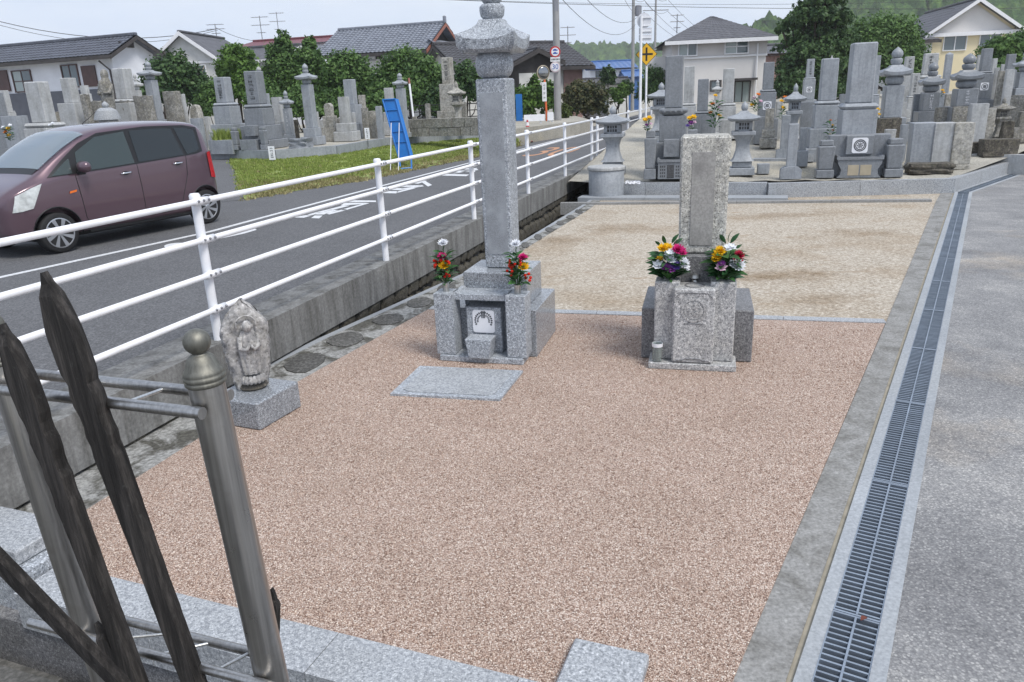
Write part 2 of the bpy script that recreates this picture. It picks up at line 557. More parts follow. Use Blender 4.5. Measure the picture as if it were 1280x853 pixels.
M['bolt'] = simple('weathered_bolt', (.28, .28, .3, 1), .45, .7)
M['steel'] = None
def m_steel(name, c, rough, brush=True):
    q = NM(name)
    co = q.co((60, 60, 1.0))
    n = q.noise(co, 2.0, 4, .6)
    n2 = q.noise(q.co(), 9, 5, .65)
    base = q.ramp(n, [(.3, tuple(x * .75 for x in c[:3]) + (1,)), (.7, tuple(min(1, x * 1.2) for x in c[:3]) + (1,))])
    base = q.mix(base, (.6, .55, .48, 1), q.ramp(n2, [(.5, (0, 0, 0, 1)), (.75, (.6, .6, .6, 1))]), 'MULTIPLY')
    q.bump(n, .05, .002)
    return q.set(base, q.ramp(n2, [(.3, (rough,) * 3 + (1,)), (.7, (rough + .16,) * 3 + (1,))]), 1.0)
M['steel'] = m_steel('brushed_stainless_steel', (.43, .42, .405, 1), .26)
M['steel_cap'] = m_steel('tarnished_cast_cap', (.235, .23, .20, 1), .55)
M['steel_light'] = m_steel('bright_steel_rod', (.62, .62, .60, 1), .3)
M['galv'] = simple('galvanised_steel', (.30, .345, .40, 1), .45, .55, var=.2, scale=5)
M['drain_dark'] = simple('dark_drain_concrete', (.025, .03, .035, 1), .7, var=.4, scale=9)  # very dark base colour for the drain floor
def m_oldwood():
    q = NM('charred_weathered_wood')
    co = q.co((26, 26, 1.3))
    n = q.noise(co, 2.2, 6, .7)
    base = q.ramp(n, [(.3, (.010, .009, .0085, 1)), (.5, (.032, .029, .027, 1)), (.72, (.095, .085, .078, 1))])
    n2 = q.noise(q.co(), 45, 3, .6)
    base = q.mix(base, (.10, .10, .095, 1), q.ramp(n2, [(.64, (0, 0, 0, 1)), (.76, (.4, .4, .4, 1))]))
    q.bump(n, .9, .012)
    return q.set(base, .75, spec=.25)
M['oldwood'] = m_oldwood()
def m_leaf(name, dark, light, trans=.25, rough=.55):
    q = NM(name)
    at = q.n('ShaderNodeAttribute'); at.attribute_name = 'tint'
    base = q.ramp(at.outputs['Fac'], [(0, dark), (.55, tuple((a + b) / 2 for a, b in zip(dark, light))), (1, light)])
    q.set(base, rough, spec=.3)
    tr = q.n('ShaderNodeBsdfTranslucent')
    q.l(base, tr.inputs['Color'])
    ms = q.n('ShaderNodeMixShader'); ms.inputs[0].default_value = trans
    out = q.t.nodes['Material Output']
    q.l(q.b.outputs[0], ms.inputs[1]); q.l(tr.outputs[0], ms.inputs[2]); q.l(ms.outputs[0], out.inputs['Surface'])
    return q.m
M['leaf_hedge'] = m_leaf('hedge_leaves', (.040, .09, .025, 1), (.145, .25, .066, 1))
M['leaf_dark'] = m_leaf('dark_evergreen_leaves', (.025, .060, .023, 1), (.10, .175, .055, 1))
M['leaf_bright'] = m_leaf('bright_green_leaves', (.045, .10, .020, 1), (.14, .25, .045, 1))
M['leaf_yellow'] = m_leaf('yellow_green_leaves', (.040, .066, .014, 1), (.13, .17, .035, 1))
M['leaf_red'] = m_leaf('reddish_hedge_leaves', (.030, .055, .020, 1), (.125, .11, .045, 1))
M['leaf_flower'] = m_leaf('bouquet_leaves', (.016, .062, .026, 1), (.075, .19, .05, 1), .15, .4)
M['grass'] = m_leaf('verge_grass', (.16, .23, .04, 1), (.40, .46, .13, 1), .35)
M['dry_grass'] = m_leaf('dry_verge_grass', (.20, .18, .075, 1), (.44, .39, .20, 1), .3)
M['bark'] = simple('bark', (.06, .045, .035, 1), .9, var=.4, scale=12, bump=.5)
M['turf'] = simple('turf_soil', (.22, .27, .08, 1), .95, var=.4, scale=3, bump=.4, world=True)
# ================================================================== THE SETTING
ROAD_Z, KERB_Z = .275, .375
LEFT_Z = .88                                   # level of the cemetery across the road
def gz(Y):                                     # rising ground of the cemetery behind the plot
    return .27 + .085 * min(max(Y - 15.6, 0), 11)

# fence line frame: t metres along, o metres to the right of the posts
FD = Vector((math.sin(math.radians(17.9)), math.cos(math.radians(17.9)), 0))
FN = Vector((FD.y, -FD.x, 0))
FP = Vector((-2.232, 5.479, 0))
def FL(t, o, z=0.0):
    p = FP + FD * t + FN * o
    return Vector((p.x, p.y, z))

# ground sheet, to the horizon
def ground_z(x, y):
    t = min(max((y - 33) / 5, 0), 1)
    return -.62 + .82 * t * t * (3 - 2 * t)
gm = MB()
xs = [-950, -500, -200, -90, -60, -30, -15, 0, 15, 30, 60, 90, 200, 500, 950]
ys = [-60, -20, 0, 15, 30, 33, 34, 35, 36, 37, 38, 45, 60, 90, 150, 300, 600, 950]
gm.v = [(x, y, ground_z(x, y)) for y in ys for x in xs]
gm.f = [(j * len(xs) + i, j * len(xs) + i + 1, (j + 1) * len(xs) + i + 1, (j + 1) * len(xs) + i) for j in range(len(ys) - 1) for i in range(len(xs) - 1)]
struct('ground', gm, M['soil'])

road = MB()
edge = [Vector((-40, 2, 0)), Vector((-22, 14, 0)), Vector((-9.0, 13.2, 0)), Vector((-5.357, 15.351, 0)), Vector((-3.459, 18.248, 0)), Vector((-1.0, 23.77, 0)), Vector((1.6, 32, 0)), Vector((5.6, 45, 0)), Vector((12, 66, 0)), Vector((24, 100, 0))]
poly = [FL(-22, -.352), FL(105, -.352)] + edge[::-1] + [Vector((-40, -14, 0))]
road.slab(poly, -.3, ROAD_Z)
struct('road', road, M['road'])
# side lane joining the road behind the fence end
lane = MB().slab([(14, 52), (40, 47.5), (40, 51.5), (15.3, 56)], ROAD_Z - .2, ROAD_Z + .004)
struct('side_lane', lane, M['road'])

# asphalt drive and grass bank up to the far cemetery
up = [G(60, 205, .62), G(200, 200, .62), G(288, 199, .62), G(345, 200, .62), G(420, 194, .62), G(482, 183, .62), G(560, 176, .62), G(640, 170, .62)]
lo = [Vector((-22, 14, 0)), Vector((-9, 13.2, 0)), Vector((-5.25, 15.3, 0)), Vector((-4.4, 16.8, 0)), Vector((-3.40, 18.2, 0)), Vector((-2.2, 21.1, 0)), Vector((-1.0, 23.77, 0)), Vector((.6, 28.8, 0))]
def bank(i0, i1, nv, rough):
    b = MB()
    def fn(u, v):
        k = i0 + u * (i1 - i0)
        i = min(int(k), i1 - 1); f = k - i
        a = lo[i].lerp(lo[i + 1], f); c = up[i].lerp(up[i + 1], f)
        p = a.lerp(c, v)
        z = ROAD_Z + .006 + (.62 - ROAD_Z) * (v ** .8)
        return (p.x, p.y, z + (random.uniform(-.02, .02) if rough and 0 < v < 1 else 0))
    return b.grid(fn, (i1 - i0) * 6, nv)
struct('drive', bank(0, 2, 6, False), M['road'], True)
turf = struct('grass_bank', bank(2, 7, 8, True), M['turf'], True)
def blades(pts, n, h, mat, name, label, parent=None, spread=.05):
    """tufts of grass blades at the points"""
    k = len(pts)
    P = np.array([[p[0], p[1], p[2]] for p in pts])
    idx = rng.integers(0, k, n)
    base = P[idx] + np.c_[rng.normal(0, spread, n), rng.normal(0, spread, n), np.zeros(n)]
    a = rng.uniform(0, 2 * np.pi, n); hh = h * rng.uniform(.5, 1.3, n); w = .012 + .012 * rng.random(n)
    lean = np.c_[np.cos(a), np.sin(a), np.zeros(n)] * (hh * rng.uniform(.1, .7, n))[:, None]
    side = np.c_[-np.sin(a), np.cos(a), np.zeros(n)] * w[:, None]
    tip = base + lean + np.c_[np.zeros(n), np.zeros(n), hh]
    v = np.stack([base - side, base + side, tip], 1).reshape(-1, 3)
    f = np.arange(3 * n).reshape(-1, 3)
    me = bpy.data.meshes.new(name)
    me.from_pydata(v.tolist(), [], f.tolist())
    at = me.attributes.new('tint', 'FLOAT', 'POINT')
    at.data.foreach_set('value', np.repeat(np.clip(rng.normal(.5, .25, n), 0, 1), 3))
    me.materials.append(mat)
    o = link_mesh(name, me, parent)
    o['kind'] = 'stuff'
    if parent is None:
        tag(o, label, 'grass')
    return o
def bank_pt(u, v, jit=0):
    k = 2 + u * 5
    i = min(int(k), 6); f = k - i
    p = lo[i].lerp(lo[i + 1], f).lerp(up[i].lerp(up[i + 1], f), v)
    return (p.x, p.y, ROAD_Z + (.62 - ROAD_Z) * (max(v, 0) ** .8))
blades([bank_pt(random.random(), random.uniform(.12, 1)) for _ in range(2500)], 60000, .052, M['grass'], 'grass', 'short green grass on the bank across the road', None, .06)
blades([bank_pt(random.random(), random.uniform(-.02, .30) ** 1.0 if random.random() < .8 else random.random()) for _ in range(1500)], 18000, .05, M['dry_grass'], 'dry_grass', 'straw coloured dry grass along the foot of the bank', None, .06)

# terrace of the far (left) cemetery with its kerb stones
ter = MB()
ter.slab([(p.x, p.y) for p in up] + [(4, 36), (4, 48), (-60, 48), (-60, up[0].y)], -.3, LEFT_Z - .012)
struct('cemetery_ground_across_road', ter, M['soil'])
kb = thing('kerb', 'long low granite kerb edging the cemetery across the road', 'kerb', (0, 0, 0))
for a, b in zip(up[:-1], up[1:]):
    d = (b - a); L = d.length; n = max(1, round(L / 1.6)); d.normalize(); nn = Vector((d.y, -d.x, 0))
    for k in range(n):
        p, q = a + d * (L * k / n + .004), a + d * (L * (k + 1) / n - .004)
        mb = MB().slab([p + nn * .06, q + nn * .06, q - nn * .12, p - nn * .12], .3, LEFT_Z + random.uniform(-.004, .004))
        mb.build('kerb_stone', M['far_blue'], kb)

# ground of the cemetery behind the plot
rt = MB()
KC_, KD_ = G(737, 244, .02), G(1192, 241, 0)
KR_ = G(1300, 207, 0)
def kerb_y(x):
    if x < KD_.x:
        return KC_.y + (KD_.y - KC_.y) * (x - KC_.x) / (KD_.x - KC_.x) + .10
    return KD_.y + (KR_.y - KD_.y) * (x - KD_.x) / (KR_.x - KD_.x) + .16
def rt_fn(u, v):
    x = (1.2 + u * 10.8) if u < .7 else 8.76 + (u - .7) / .3 * 43
    y0 = kerb_y(x) if x < 20 else kerb_y(20)
    y = y0 + (54 - y0) * v ** 1.5
    x0 = FP.x + (y - FP.y) * FD.x / FD.y + .12
    if x < x0:
        x = x0
    return (x, y, gz(y) - .02 + .012 * math.sin(u * 91) * math.cos(v * 57))
rt.grid(rt_fn, 60, 50)
struct('cemetery_ground', rt, M['soil'])

# ------------------------------------------------------------------ the plot
O_EDGE = [(-3.6, 2.2), (-2.949, 3.836), (-2.622, 4.564), (-2.236, 5.527), (-1.77, 6.636), (-.305, 9.6), (1.434, 14.5), (1.75, 15.5)]
I_EDGE = [(-2.9, 2.2), (-2.43, 3.40), (-2.066, 4.548), (-1.63, 5.62), (-.83, 7.50), (-.35, 8.9), (1.505, 13.963), (2.0, 15.5)]
struct('plot_border', MB().slab(O_EDGE + I_EDGE[::-1], -.5, -.006), M['border'])
pink = MB().slab([(-2.47, 3.22), (-2.43, 3.40), (-2.066, 4.548), (-1.63, 5.62), (-.83, 7.50), (-.80, 7.455), (3.34, 6.394), (.746, 2.199), (.618, 1.992), (-.022, 2.243), (-2.194, 3.098)], -.3, 0)
struct('pink_gravel_plot', pink, M['pink'])
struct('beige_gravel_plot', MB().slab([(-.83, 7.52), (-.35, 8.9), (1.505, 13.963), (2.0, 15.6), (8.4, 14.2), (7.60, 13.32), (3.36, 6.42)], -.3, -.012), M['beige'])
# loose stones of the gravel standing proud of the bonded surface, near the camera
def pebbles(n, name, parent):
    r = np.random.default_rng(5)
    A, B, C_, D_ = np.array((-2.3, 3.2)), np.array((.66, 2.05)), np.array((3.2, 6.2)), np.array((-.85, 7.3))
    u = r.random(n); v = r.random(n) ** 1.6
    p = (A + (B - A) * u[:, None]) * (1 - v)[:, None] + (D_ + (C_ - D_) * u[:, None]) * v[:, None]
    s = r.uniform(.0022, .0048, n) * (1 + v * .6)
    octa = np.array([(1, 0, 0), (-1, 0, 0), (0, 1, 0), (0, -1, 0), (0, 0, 1), (0, 0, -1)], float)
    q_ = octa[None] * r.uniform(.6, 1.3, (n, 1, 3))
    a = r.uniform(0, 6.28, n); ca, sa = np.cos(a)[:, None], np.sin(a)[:, None]
    q_ = np.stack([q_[..., 0] * ca - q_[..., 1] * sa, q_[..., 0] * sa + q_[..., 1] * ca, q_[..., 2] * .7], -1)
    V = q_ * s[:, None, None] + np.c_[p, np.full(n, .0015)][:, None, :]
    tri = np.array([(0, 2, 4), (2, 1, 4), (1, 3, 4), (3, 0, 4), (2, 0, 5), (1, 2, 5), (3, 1, 5), (0, 3, 5)])
    F_ = (tri[None] + 6 * np.arange(n)[:, None, None]).reshape(-1, 3)
    me = bpy.data.meshes.new(name)
    me.vertices.add(6 * n); me.vertices.foreach_set('co', V.ravel())
    me.loops.add(24 * n); me.loops.foreach_set('vertex_index', F_.ravel())
    me.polygons.add(8 * n); me.polygons.foreach_set('loop_start', np.arange(0, 24 * n, 3)); me.polygons.foreach_set('loop_total', np.full(8 * n, 3))
    me.update(); me.validate()
    at = me.attributes.new('tint', 'FLOAT', 'POINT')
    at.data.foreach_set('value', np.repeat(r.random(n), 6))
    q = NM('loose_gravel_stone')
    an = q.n('ShaderNodeAttribute'); an.attribute_name = 'tint'
    me.materials.append(q.set(q.ramp(an.outputs['Fac'], [(0, srgb(112, 86, 72)), (.4, srgb(184, 157, 140)), (.75, srgb(206, 184, 168)), (1, srgb(240, 228, 214))]), .8))
    o = link_mesh(name, me, parent)
    o['kind'] = 'stuff'
pebbles(45000, 'gravel_stones', bpy.data.objects['pink_gravel_plot'])
# granite strip between the two gravels
st = thing('granite_strip', 'narrow pale granite strip dividing pink gravel from beige gravel', 'kerb', (0, 0, 0))
a, b = Vector((-.83, 7.505, 0)), Vector((3.345, 6.41, 0))
d = (b - a).normalized(); L = (b - a).length; nn = Vector((-d.y, d.x, 0))
for k in range(5):
    p, q = a + d * (L * k / 5 + .003), a + d * (L * (k + 1) / 5 - .003)
    MB().slab([p - nn * .055, q - nn * .055, q + nn * .065, p + nn * .065], -.1, .008).build('granite_slab', M['granite_light'], st)
# dark flagstones let into the border concrete
for k in range(15):
    t = k / 14
    y = 5.35 + t * 8.4
    def edge_x(E, y):
        for (x0, y0), (x1, y1) in zip(E[:-1], E[1:]):
            if y0 <= y <= y1:
                return x0 + (x1 - x0) * (y - y0) / (y1 - y0)
    x = .5 * (edge_x(O_EDGE, y) + edge_x(I_EDGE, y)) + random.uniform(.01, .04)
    n = 11
    wd = edge_x(I_EDGE, y) - edge_x(O_EDGE, y)
    rx, ry = wd * random.uniform(.24, .30), random.uniform(.2, .27)
    pl = [(x + rx * math.cos(2 * math.pi * i / n) * random.uniform(.88, 1.08), y + ry * math.sin(2 * math.pi * i / n) * random.uniform(.88, 1.08)) for i in range(n)]
    o = MB().slab(pl, -.05, .004).build('flagstone', M['flag'], bpy.data.objects['plot_border'])
# white concrete lip along the gutter
lip = MB()
for (x0, y0), (x1, y1) in zip(O_EDGE[:-1], O_EDGE[1:]):
    lip.slab([(x0 - .004, y0), (x0 + .06, y0 - .02), (x1 + .06, y1 - .02), (x1 - .004, y1)], -.3, -.002)
lip.build('gutter_lip', M['conc_pale'], bpy.data.objects['plot_border'])

# front coping at the near edge, its wall, steps at the corner, entrance block
cop = thing('granite_coping', 'pale granite coping along the near edge of the pink gravel plot', 'kerb', (0, 0, 0))
a, b = Vector((-2.19, 3.096, 0)), Vector((.70, 1.958, 0))
d = (b - a).normalized(); L = (b - a).length; nn = Vector((d.y, -d.x, 0))
for k in range(4):
    p, q = a + d * (L * k / 4 + .002), a + d * (L * (k + 1) / 4 - .002)
    MB().slab([p, p + nn * .235, q + nn * .235, q], -.16, .022).build('coping_stone', M['granite_light'], cop)
p, q = a - d * .9, b
MB().slab([p + nn * .02, p + nn * .215, q + nn * .215, q + nn * .02], -.62, -.163).build('wall_base', M['granite_dark_and_shade'], cop)  # same stone as the coping, its shade put into a darker colour
ang = math.atan2(d.y, d.x)
blk = thing('granite_step', 'two stacked granite blocks stepping down at the near left corner of the plot', 'step', tuple(a), ang)
MB().box(-1.3, -.035, -.15, .16, -.4, .065, .008).build('lower_block', M['granite_blue'], blk)
MB().box(-1.3, -.10, -.12, .165, .067, .145, .008).build('upper_block', M['granite_light'], blk)
eb = thing('granite_block', 'pale granite entrance block at the bottom edge beside the coping', 'block', (.305, 2.27, 0), ang)
MB().box(-.155, .135, -.22, .10, -.1, .045, .008).build('block', M['granite_light'], eb)

# right concrete edge and drain
DO = Vector((.962, 2.187, 0)); DD = Vector((.5277, .8494, 0)); DN = Vector((.8494, -.5277, 0))
def DL(t, o, z=0.0):
    p = DO + DD * t + DN * o
    return Vector((p.x, p.y, z))
T_END = 14.25
struct('concrete_edge', MB().slab([(.63, 1.99), (.746, 2.199), (3.345, 6.394), (7.60, 13.32), (8.2, 14.25), DL(T_END, -.024), DL(-1, -.024)], -.3, -.004), M['edge'])
struct('sand_joint', MB().slab([DL(-1, -.025), DL(T_END, -.025), DL(T_END, -.001), DL(-1, -.001)], -.3, -.010), M['sand_joint'])
ch = MB()
for o0, o1 in ((0, .057), (.234, .289)):
    ch.slab([DL(-1.2, o0), DL(T_END, o0), DL(T_END, o1), DL(-1.2, o1)], -.4, .004)
struct('drain_channel', ch, M['conc_pale'])
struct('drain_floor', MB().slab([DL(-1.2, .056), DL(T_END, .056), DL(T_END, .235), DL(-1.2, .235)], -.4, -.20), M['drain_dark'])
PL = 1.23
barme = MB().box(-.087, .087, -.0045, .0045, -.032, -.003).mesh('grate_bar', M['galv'])
rz_d = math.atan2(-DN.y, DN.x) * -1
for k in range(-1, 12):
    t0 = .49 + k * PL
    if t0 > T_END - .4:
        break
    t1 = min(t0 + PL, T_END)
    place = ['nearest the camera', 'second from the camera', 'third from the camera', 'fourth from the camera', 'fifth from the camera', 'sixth from the camera', 'seventh from the camera', 'eighth from the camera', 'ninth from the camera', 'tenth from the camera', 'eleventh from the camera', 'farthest, at the bend'][k + 1]
    g = thing('drain_grate', 'galvanised steel drain grate panel between pale ledges, ' + place, 'grate', DL(t0, .1455, 0), math.atan2(DN.y, DN.x), 'grates along the drain')
    fr = MB()
    Lp = t1 - t0
    fr.box(-.0885, .0885, .002, .012, -.034, 0)
    fr.box(-.0885, .0885, Lp - .012, Lp - .002, -.034, 0)
    fr.box(-.0885, -.0835, .012, Lp - .012, -.034, -.001)
    fr.box(.0835, .0885, .012, Lp - .012, -.034, -.001)
    fr.box(-.004, .004, .012, Lp - .012, -.020, .0015)
    fr.build('frame', M['galv'], g)
    n = int((Lp - .03) / .034)
    if k < 5:
        for i in range(n):
            link_mesh('bar', barme, g, Matrix.Translation((0, .034 * (i + .9), 0)))
    else:
        bb = MB()
        for i in range(n):
            bb.box(-.087, .087, .034 * (i + .9) - .0045, .034 * (i + .9) + .0045, -.032, -.003)
        bb.build('bars', M['galv'], g, kind='stuff')
# second run of the drain, turning right along the kerb
Q0, Q1 = DL(T_END, .145), G(1300, 207, 0)
d2 = (Q1 - Q0).normalized(); n2 = Vector((d2.y, -d2.x, 0))
L2 = (Q1 - Q0).length + 12
def D2(t, o, z=0):
    p = Q0 + d2 * t + n2 * o
    return Vector((p.x, p.y, z))
ch = MB()
for o0, o1 in ((-.145, -.09), (.09, .145)):
    ch.slab([D2(-.0, o0), D2(L2, o0), D2(L2, o1), D2(-.0, o1)], -.4, .0045)
struct('drain_channel_side', ch, M['conc_pale'])
g = thing('drain_grate', 'long narrow drain grate running right along the cemetery kerb beyond the bend', 'grate', Q0, math.atan2(d2.y, d2.x), 'grates along the drain')
fr = MB()
for k in range(int(L2 / .034)):
    fr.box(.034 * k, .034 * k + .009, -.088, .088, -.03, -.003)
fr.box(0, L2, -.004, .004, -.02, .0015)
fr.build('bars', M['galv'], g, kind='stuff')
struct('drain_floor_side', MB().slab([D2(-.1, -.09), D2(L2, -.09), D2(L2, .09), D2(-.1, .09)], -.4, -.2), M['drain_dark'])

struct('path', MB().slab([DL(-6, .289), DL(T_END - .05, .289), D2(.18, .146), D2(L2, .146), (60, 8), (60, -8), DL(-6, 4)], -.3, 0), M['path'])
struct('near_ground', MB().slab([(-6, -3), (.2, -3), (.6, 1.75), (-2.7, 2.95), (-6, 4)], -.62, -.33), M['conc_dark'])

# ------------------------------------------------------------------ kerbs round the cemetery behind
def kerb_line(name, label, pts, w, z0, z1, piece, mat, out=1):
    root = thing(name, label, 'kerb', (0, 0, 0))
    for a, b in zip(pts[:-1], pts[1:]):
        d = b - a; L = d.length; n = max(1, round(L / piece)); d.normalize(); nn = Vector((-d.y, d.x, 0))
        for k in range(n):
            p, q = a + d * (L * k / n + .003), a + d * (L * (k + 1) / n - .003)
            MB().slab([p, q, q + nn * w, p + nn * w], z0, z1 + random.uniform(-.003, .003)).build('kerb_stone', mat, root)
    return root
kA, kB = G(737, 244, .02), G(958, 245, .02)
kC, kD = G(960, 247, 0), G(1192, 241, 0)
kE = D2(L2, -.16)
kerb_line('kerb', 'pale granite kerb in front of the round drum and small lantern', [kA, kB], .16, -.1, .27, 1.3, M['granite_light'])
kerb_line('kerb', 'blue grey granite kerb in front of the large tomb, ending at the drain bend', [kC, kD], .15, -.1, .262, 1.9, M['granite_light'])
kerb_line('kerb', 'granite kerb following the drain away to the right', [kD, kE], .15, -.1, .258, 1.6, M['granite_light'])
# low steps in front of the kerb
kerb_line('low_step', 'flat pale stone step at the foot of the left cemetery kerb', [G(722, 250, 0), G(985, 251, 0)], .42, -.2, .045, 1.2, M['conc_pale'])
kerb_line('low_step', 'thin weathered concrete edging across the far end of the beige gravel', [G(700, 256, 0), G(1165, 252, 0)], .14, -.2, .03, 1.6, M['conc'])
# inner kerbs between the tombs
kerb_line('kerb', 'inner kerb behind the standing tablets', [D(940, 203, 17.6), D(1040, 205, 16.9)], .3, .1, .46, 1.0, M['far_blue'])
kerb_line('kerb', 'inner granite kerb behind the three slab stones on the right', [D(1195, 206, 17.4), D(1300, 196, 16.2)], .2, .0, .42, 1.2, M['far_grey'])

# ------------------------------------------------------------------ retaining wall, gutter, fence
rw = thing('retaining_wall', 'stained concrete retaining kerb wall under the white fence', 'wall', (0, 0, 0))
t = -14.0
while t < 62:
    e = t + 2.9
    M_ = MB()
    p = [FL(t + .004, -.35), FL(e - .004, -.35), FL(e - .004, .075), FL(t + .004, .075)]
    M_.slab(p, .02 if t > -3 else -.5, KERB_Z)
    M_.build('wall_segment', M['wall_conc'], rw)
    t = e
MB().slab([FL(-14, -.3), FL(62, -.3), FL(62, -.02), FL(-14, -.02)], -.6, .018).build('wall_core', M['conc_dark'], rw)
stones = []
for v in range(6):
    mb = MB()
    bm = bmesh.new()
    bmesh.ops.create_icosphere(bm, subdivisions=2, radius=.5)
    for q_ in bm.verts:
        c = q_.co
        k = max(abs(c.x), abs(c.y), abs(c.z))
        c *= (.5 / k) * .72 + .28
        c += Vector((random.uniform(-.03, .03), random.uniform(-.03, .03), random.uniform(-.03, .03)))
    me = bpy.data.meshes.new('stone'); bm.to_mesh(me); bm.free()
    me.materials.append(M['rubble'])
    stones.append(me)
t = -3.0
while t < 21:
    w = random.uniform(.2, .38)
    for row in range(2):
        h = .24
        z = -.40 + row * .25 + random.uniform(-.02, .02)
        p = FL(t + w / 2 + row * .1, -.025, z + h / 2)
        mt = Matrix.Translation(p) @ Matrix.Rotation(math.atan2(FD.y, FD.x) + random.uniform(-.06, .06), 4, 'Z') @ Matrix.Diagonal((w, .17, h, 1))
        link_mesh('stone', random.choice(stones), rw, mt)
    t += w + .008
struct('gutter', MB().slab([FL(-14, 0), FL(24, 0), FL(24, .9), FL(-14, .9)], -.6, -.42), M['conc_dark'])

fen = thing('white_fence', 'white tubular steel fence with four rails beside the road', 'fence', (0, 0, 0))
FH = 1.10
SPAN = 2.86
RAILS = [.95, .70, .465, .225]
ks = [-2, -1, 0, 1, 2, 3, 4, 5, 5.25, 6, 7, 8, 9]
postme = MB().lathe([(.034, 0), (.034, 1.055), (.040, 1.056), (.040, 1.085), (.030, 1.10), (.001, 1.103)], 16).mesh('post', M['white_paint'], True)
sharp_by_angle(postme, .6)
brme = MB().tube([(-.075, 0, 0), (.075, 0, 0)], .0275, 12).mesh('bracket', M['white_paint'], True)
boltme = MB().lathe([(.010, 0), (.010, .008), (.006, .012)], 6).mesh('bolt', M['bolt'])
for k in ks:
    P = FL(k * SPAN, 0, KERB_Z)
    po = link_mesh('post', postme, fen, Matrix.Translation(P))
    if k in (-1, 0, 1, 2, 3):
        for rr in RAILS:
            bo = link_mesh('bracket', brme, fen, Matrix.Translation(FL(k * SPAN, .045, KERB_Z + rr * FH)) @ Matrix.Rotation(math.atan2(FD.y, FD.x), 4, 'Z'))
            for dx in (-.055, 0, .055):
                link_mesh('bolt', boltme, bo, Matrix.Translation((dx, -.0255, .005)) @ Matrix.Rotation(math.pi / 2, 4, 'X'))
for rr in RAILS:
    MB().tube([FL(-2.6 * SPAN, .045, KERB_Z + rr * FH), FL(9.05 * SPAN, .045, KERB_Z + rr * FH)], .0215, 12).build('rail', M['white_paint'], fen, True)

# ------------------------------------------------------------------ painted road markings
M['mark_white'] = simple('worn_white_road_paint', (.62, .63, .64, 1), .7, var=.22, scale=25, world=True)
M['mark_orange'] = simple('worn_orange_road_paint', (.48, .25, .14, 1), .7, var=.25, scale=25, world=True)
mk = 0
def mark(name, label, polys, mat):
    mb = MB()
    for pl in polys:
        pts = [G(x, y, ROAD_Z + .004) for x, y in pl]
        mb.add(pts, [tuple(range(len(pts)))])
    o = mb.build(name, mat)
    tag(o, label, 'road marking')
    return o
wl = [(-7.6, 5.2), (-5.924, 8.627), (-4.503, 11.385), (-3.252, 15.305), (-1.516, 20.501), (1.3, 29), (5.6, 42)]
mb = MB()
for (x0, y0), (x1, y1) in zip(wl[:-1], wl[1:]):
    mb.slab([(x0 - .05, y0), (x0 + .05, y0), (x1 + .05, y1), (x1 - .05, y1)], ROAD_Z - .01, ROAD_Z + .004)
tag(mb.build('edge_line', M['mark_white']), 'thin worn white edge line along the road beside the car', 'road marking')
ell = [(221 + 16 * math.cos(a), 307 - 1.0 * math.cos(a) + 3.2 * math.sin(a)) for a in [2 * math.pi * k / 18 for k in range(18)]]
mark('road_letter', 'white painted dot and tapering stroke on the road behind the first fence post', [ell, [(262, 301), (278, 294), (300, 287), (318, 285.5), (321, 287.5), (306, 292), (285, 296.5)]], M['mark_white'])
ox, oy, sc_ = 340, 205, 1 / 4.923
z = lambda pts: [(ox + x * sc_, oy + y * sc_) for x, y in pts]
mark('road_letter', 'white painted lettering on the road left of the second fence post', [
    z([(78, 328), (140, 312), (158, 314), (105, 331)]), z([(130, 330), (205, 316), (245, 318), (195, 332)]),
    z([(240, 334), (262, 318), (312, 318), (290, 336)]), z([(215, 314), (262, 300), (300, 300), (248, 316)]),
    z([(255, 312), (370, 284), (410, 284), (318, 312)]), z([(330, 306), (440, 280), (470, 282), (352, 312)]),
    z([(262, 300), (345, 280), (372, 282), (295, 302)]), z([(345, 280), (440, 256), (480, 258), (372, 284)]),
    z([(420, 284), (580, 240), (600, 242), (450, 286)]), z([(420, 258), (445, 240), (580, 240), (560, 247)]),
    z([(455, 236), (480, 224), (640, 226), (640, 235)]), z([(300, 270), (395, 248), (415, 250), (330, 272)])], M['mark_white'])
mark('road_letter', 'white painted lettering on the road between second and third fence posts', [
    z([(668, 180), (672, 168), (778, 168), (765, 182)]), z([(765, 180), (770, 170), (860, 148), (885, 150)]),
    z([(690, 160), (720, 150), (800, 150), (785, 162)]), z([(780, 163), (800, 152), (925, 132), (935, 138)]),
    z([(750, 145), (790, 134), (925, 131), (905, 140)]), z([(860, 120), (930, 103), (955, 105), (900, 122)]),
    z([(915, 108), (940, 104), (985, 130), (960, 140)])], M['mark_white'])
mark('road_letter', 'white painted lettering on the road just left of the tall monument', [
    z([(1030, 72), (1060, 62), (1215, 66), (1195, 76)]), z([(1130, 50), (1150, 42), (1250, 40), (1250, 50)]),
    z([(1100, 62), (1140, 52), (1260, 30), (1270, 38)]), z([(1180, 36), (1200, 28), (1262, 26), (1262, 32)])], M['mark_white'])
Mt = Matrix.Translation(FL(19.8, -2.4, ROAD_Z + .005)) @ Matrix.Rotation(math.atan2(FD.y, FD.x) - math.pi / 2, 4, 'Z') @ Matrix.Diagonal((1.15, 4.2, 1, 1))
o = text_obj('30', 1.25, M['mark_orange'], 'road_number', None, Mt, 0.0)
tag(o, 'large orange painted 30 on the road behind the fence', 'road marking')
mark('road_dash', 'short white dash on the road beside the orange cone', [[(667, 170.5), (680, 171.5), (679, 172.5), (667, 171.5)]], M['mark_white'])
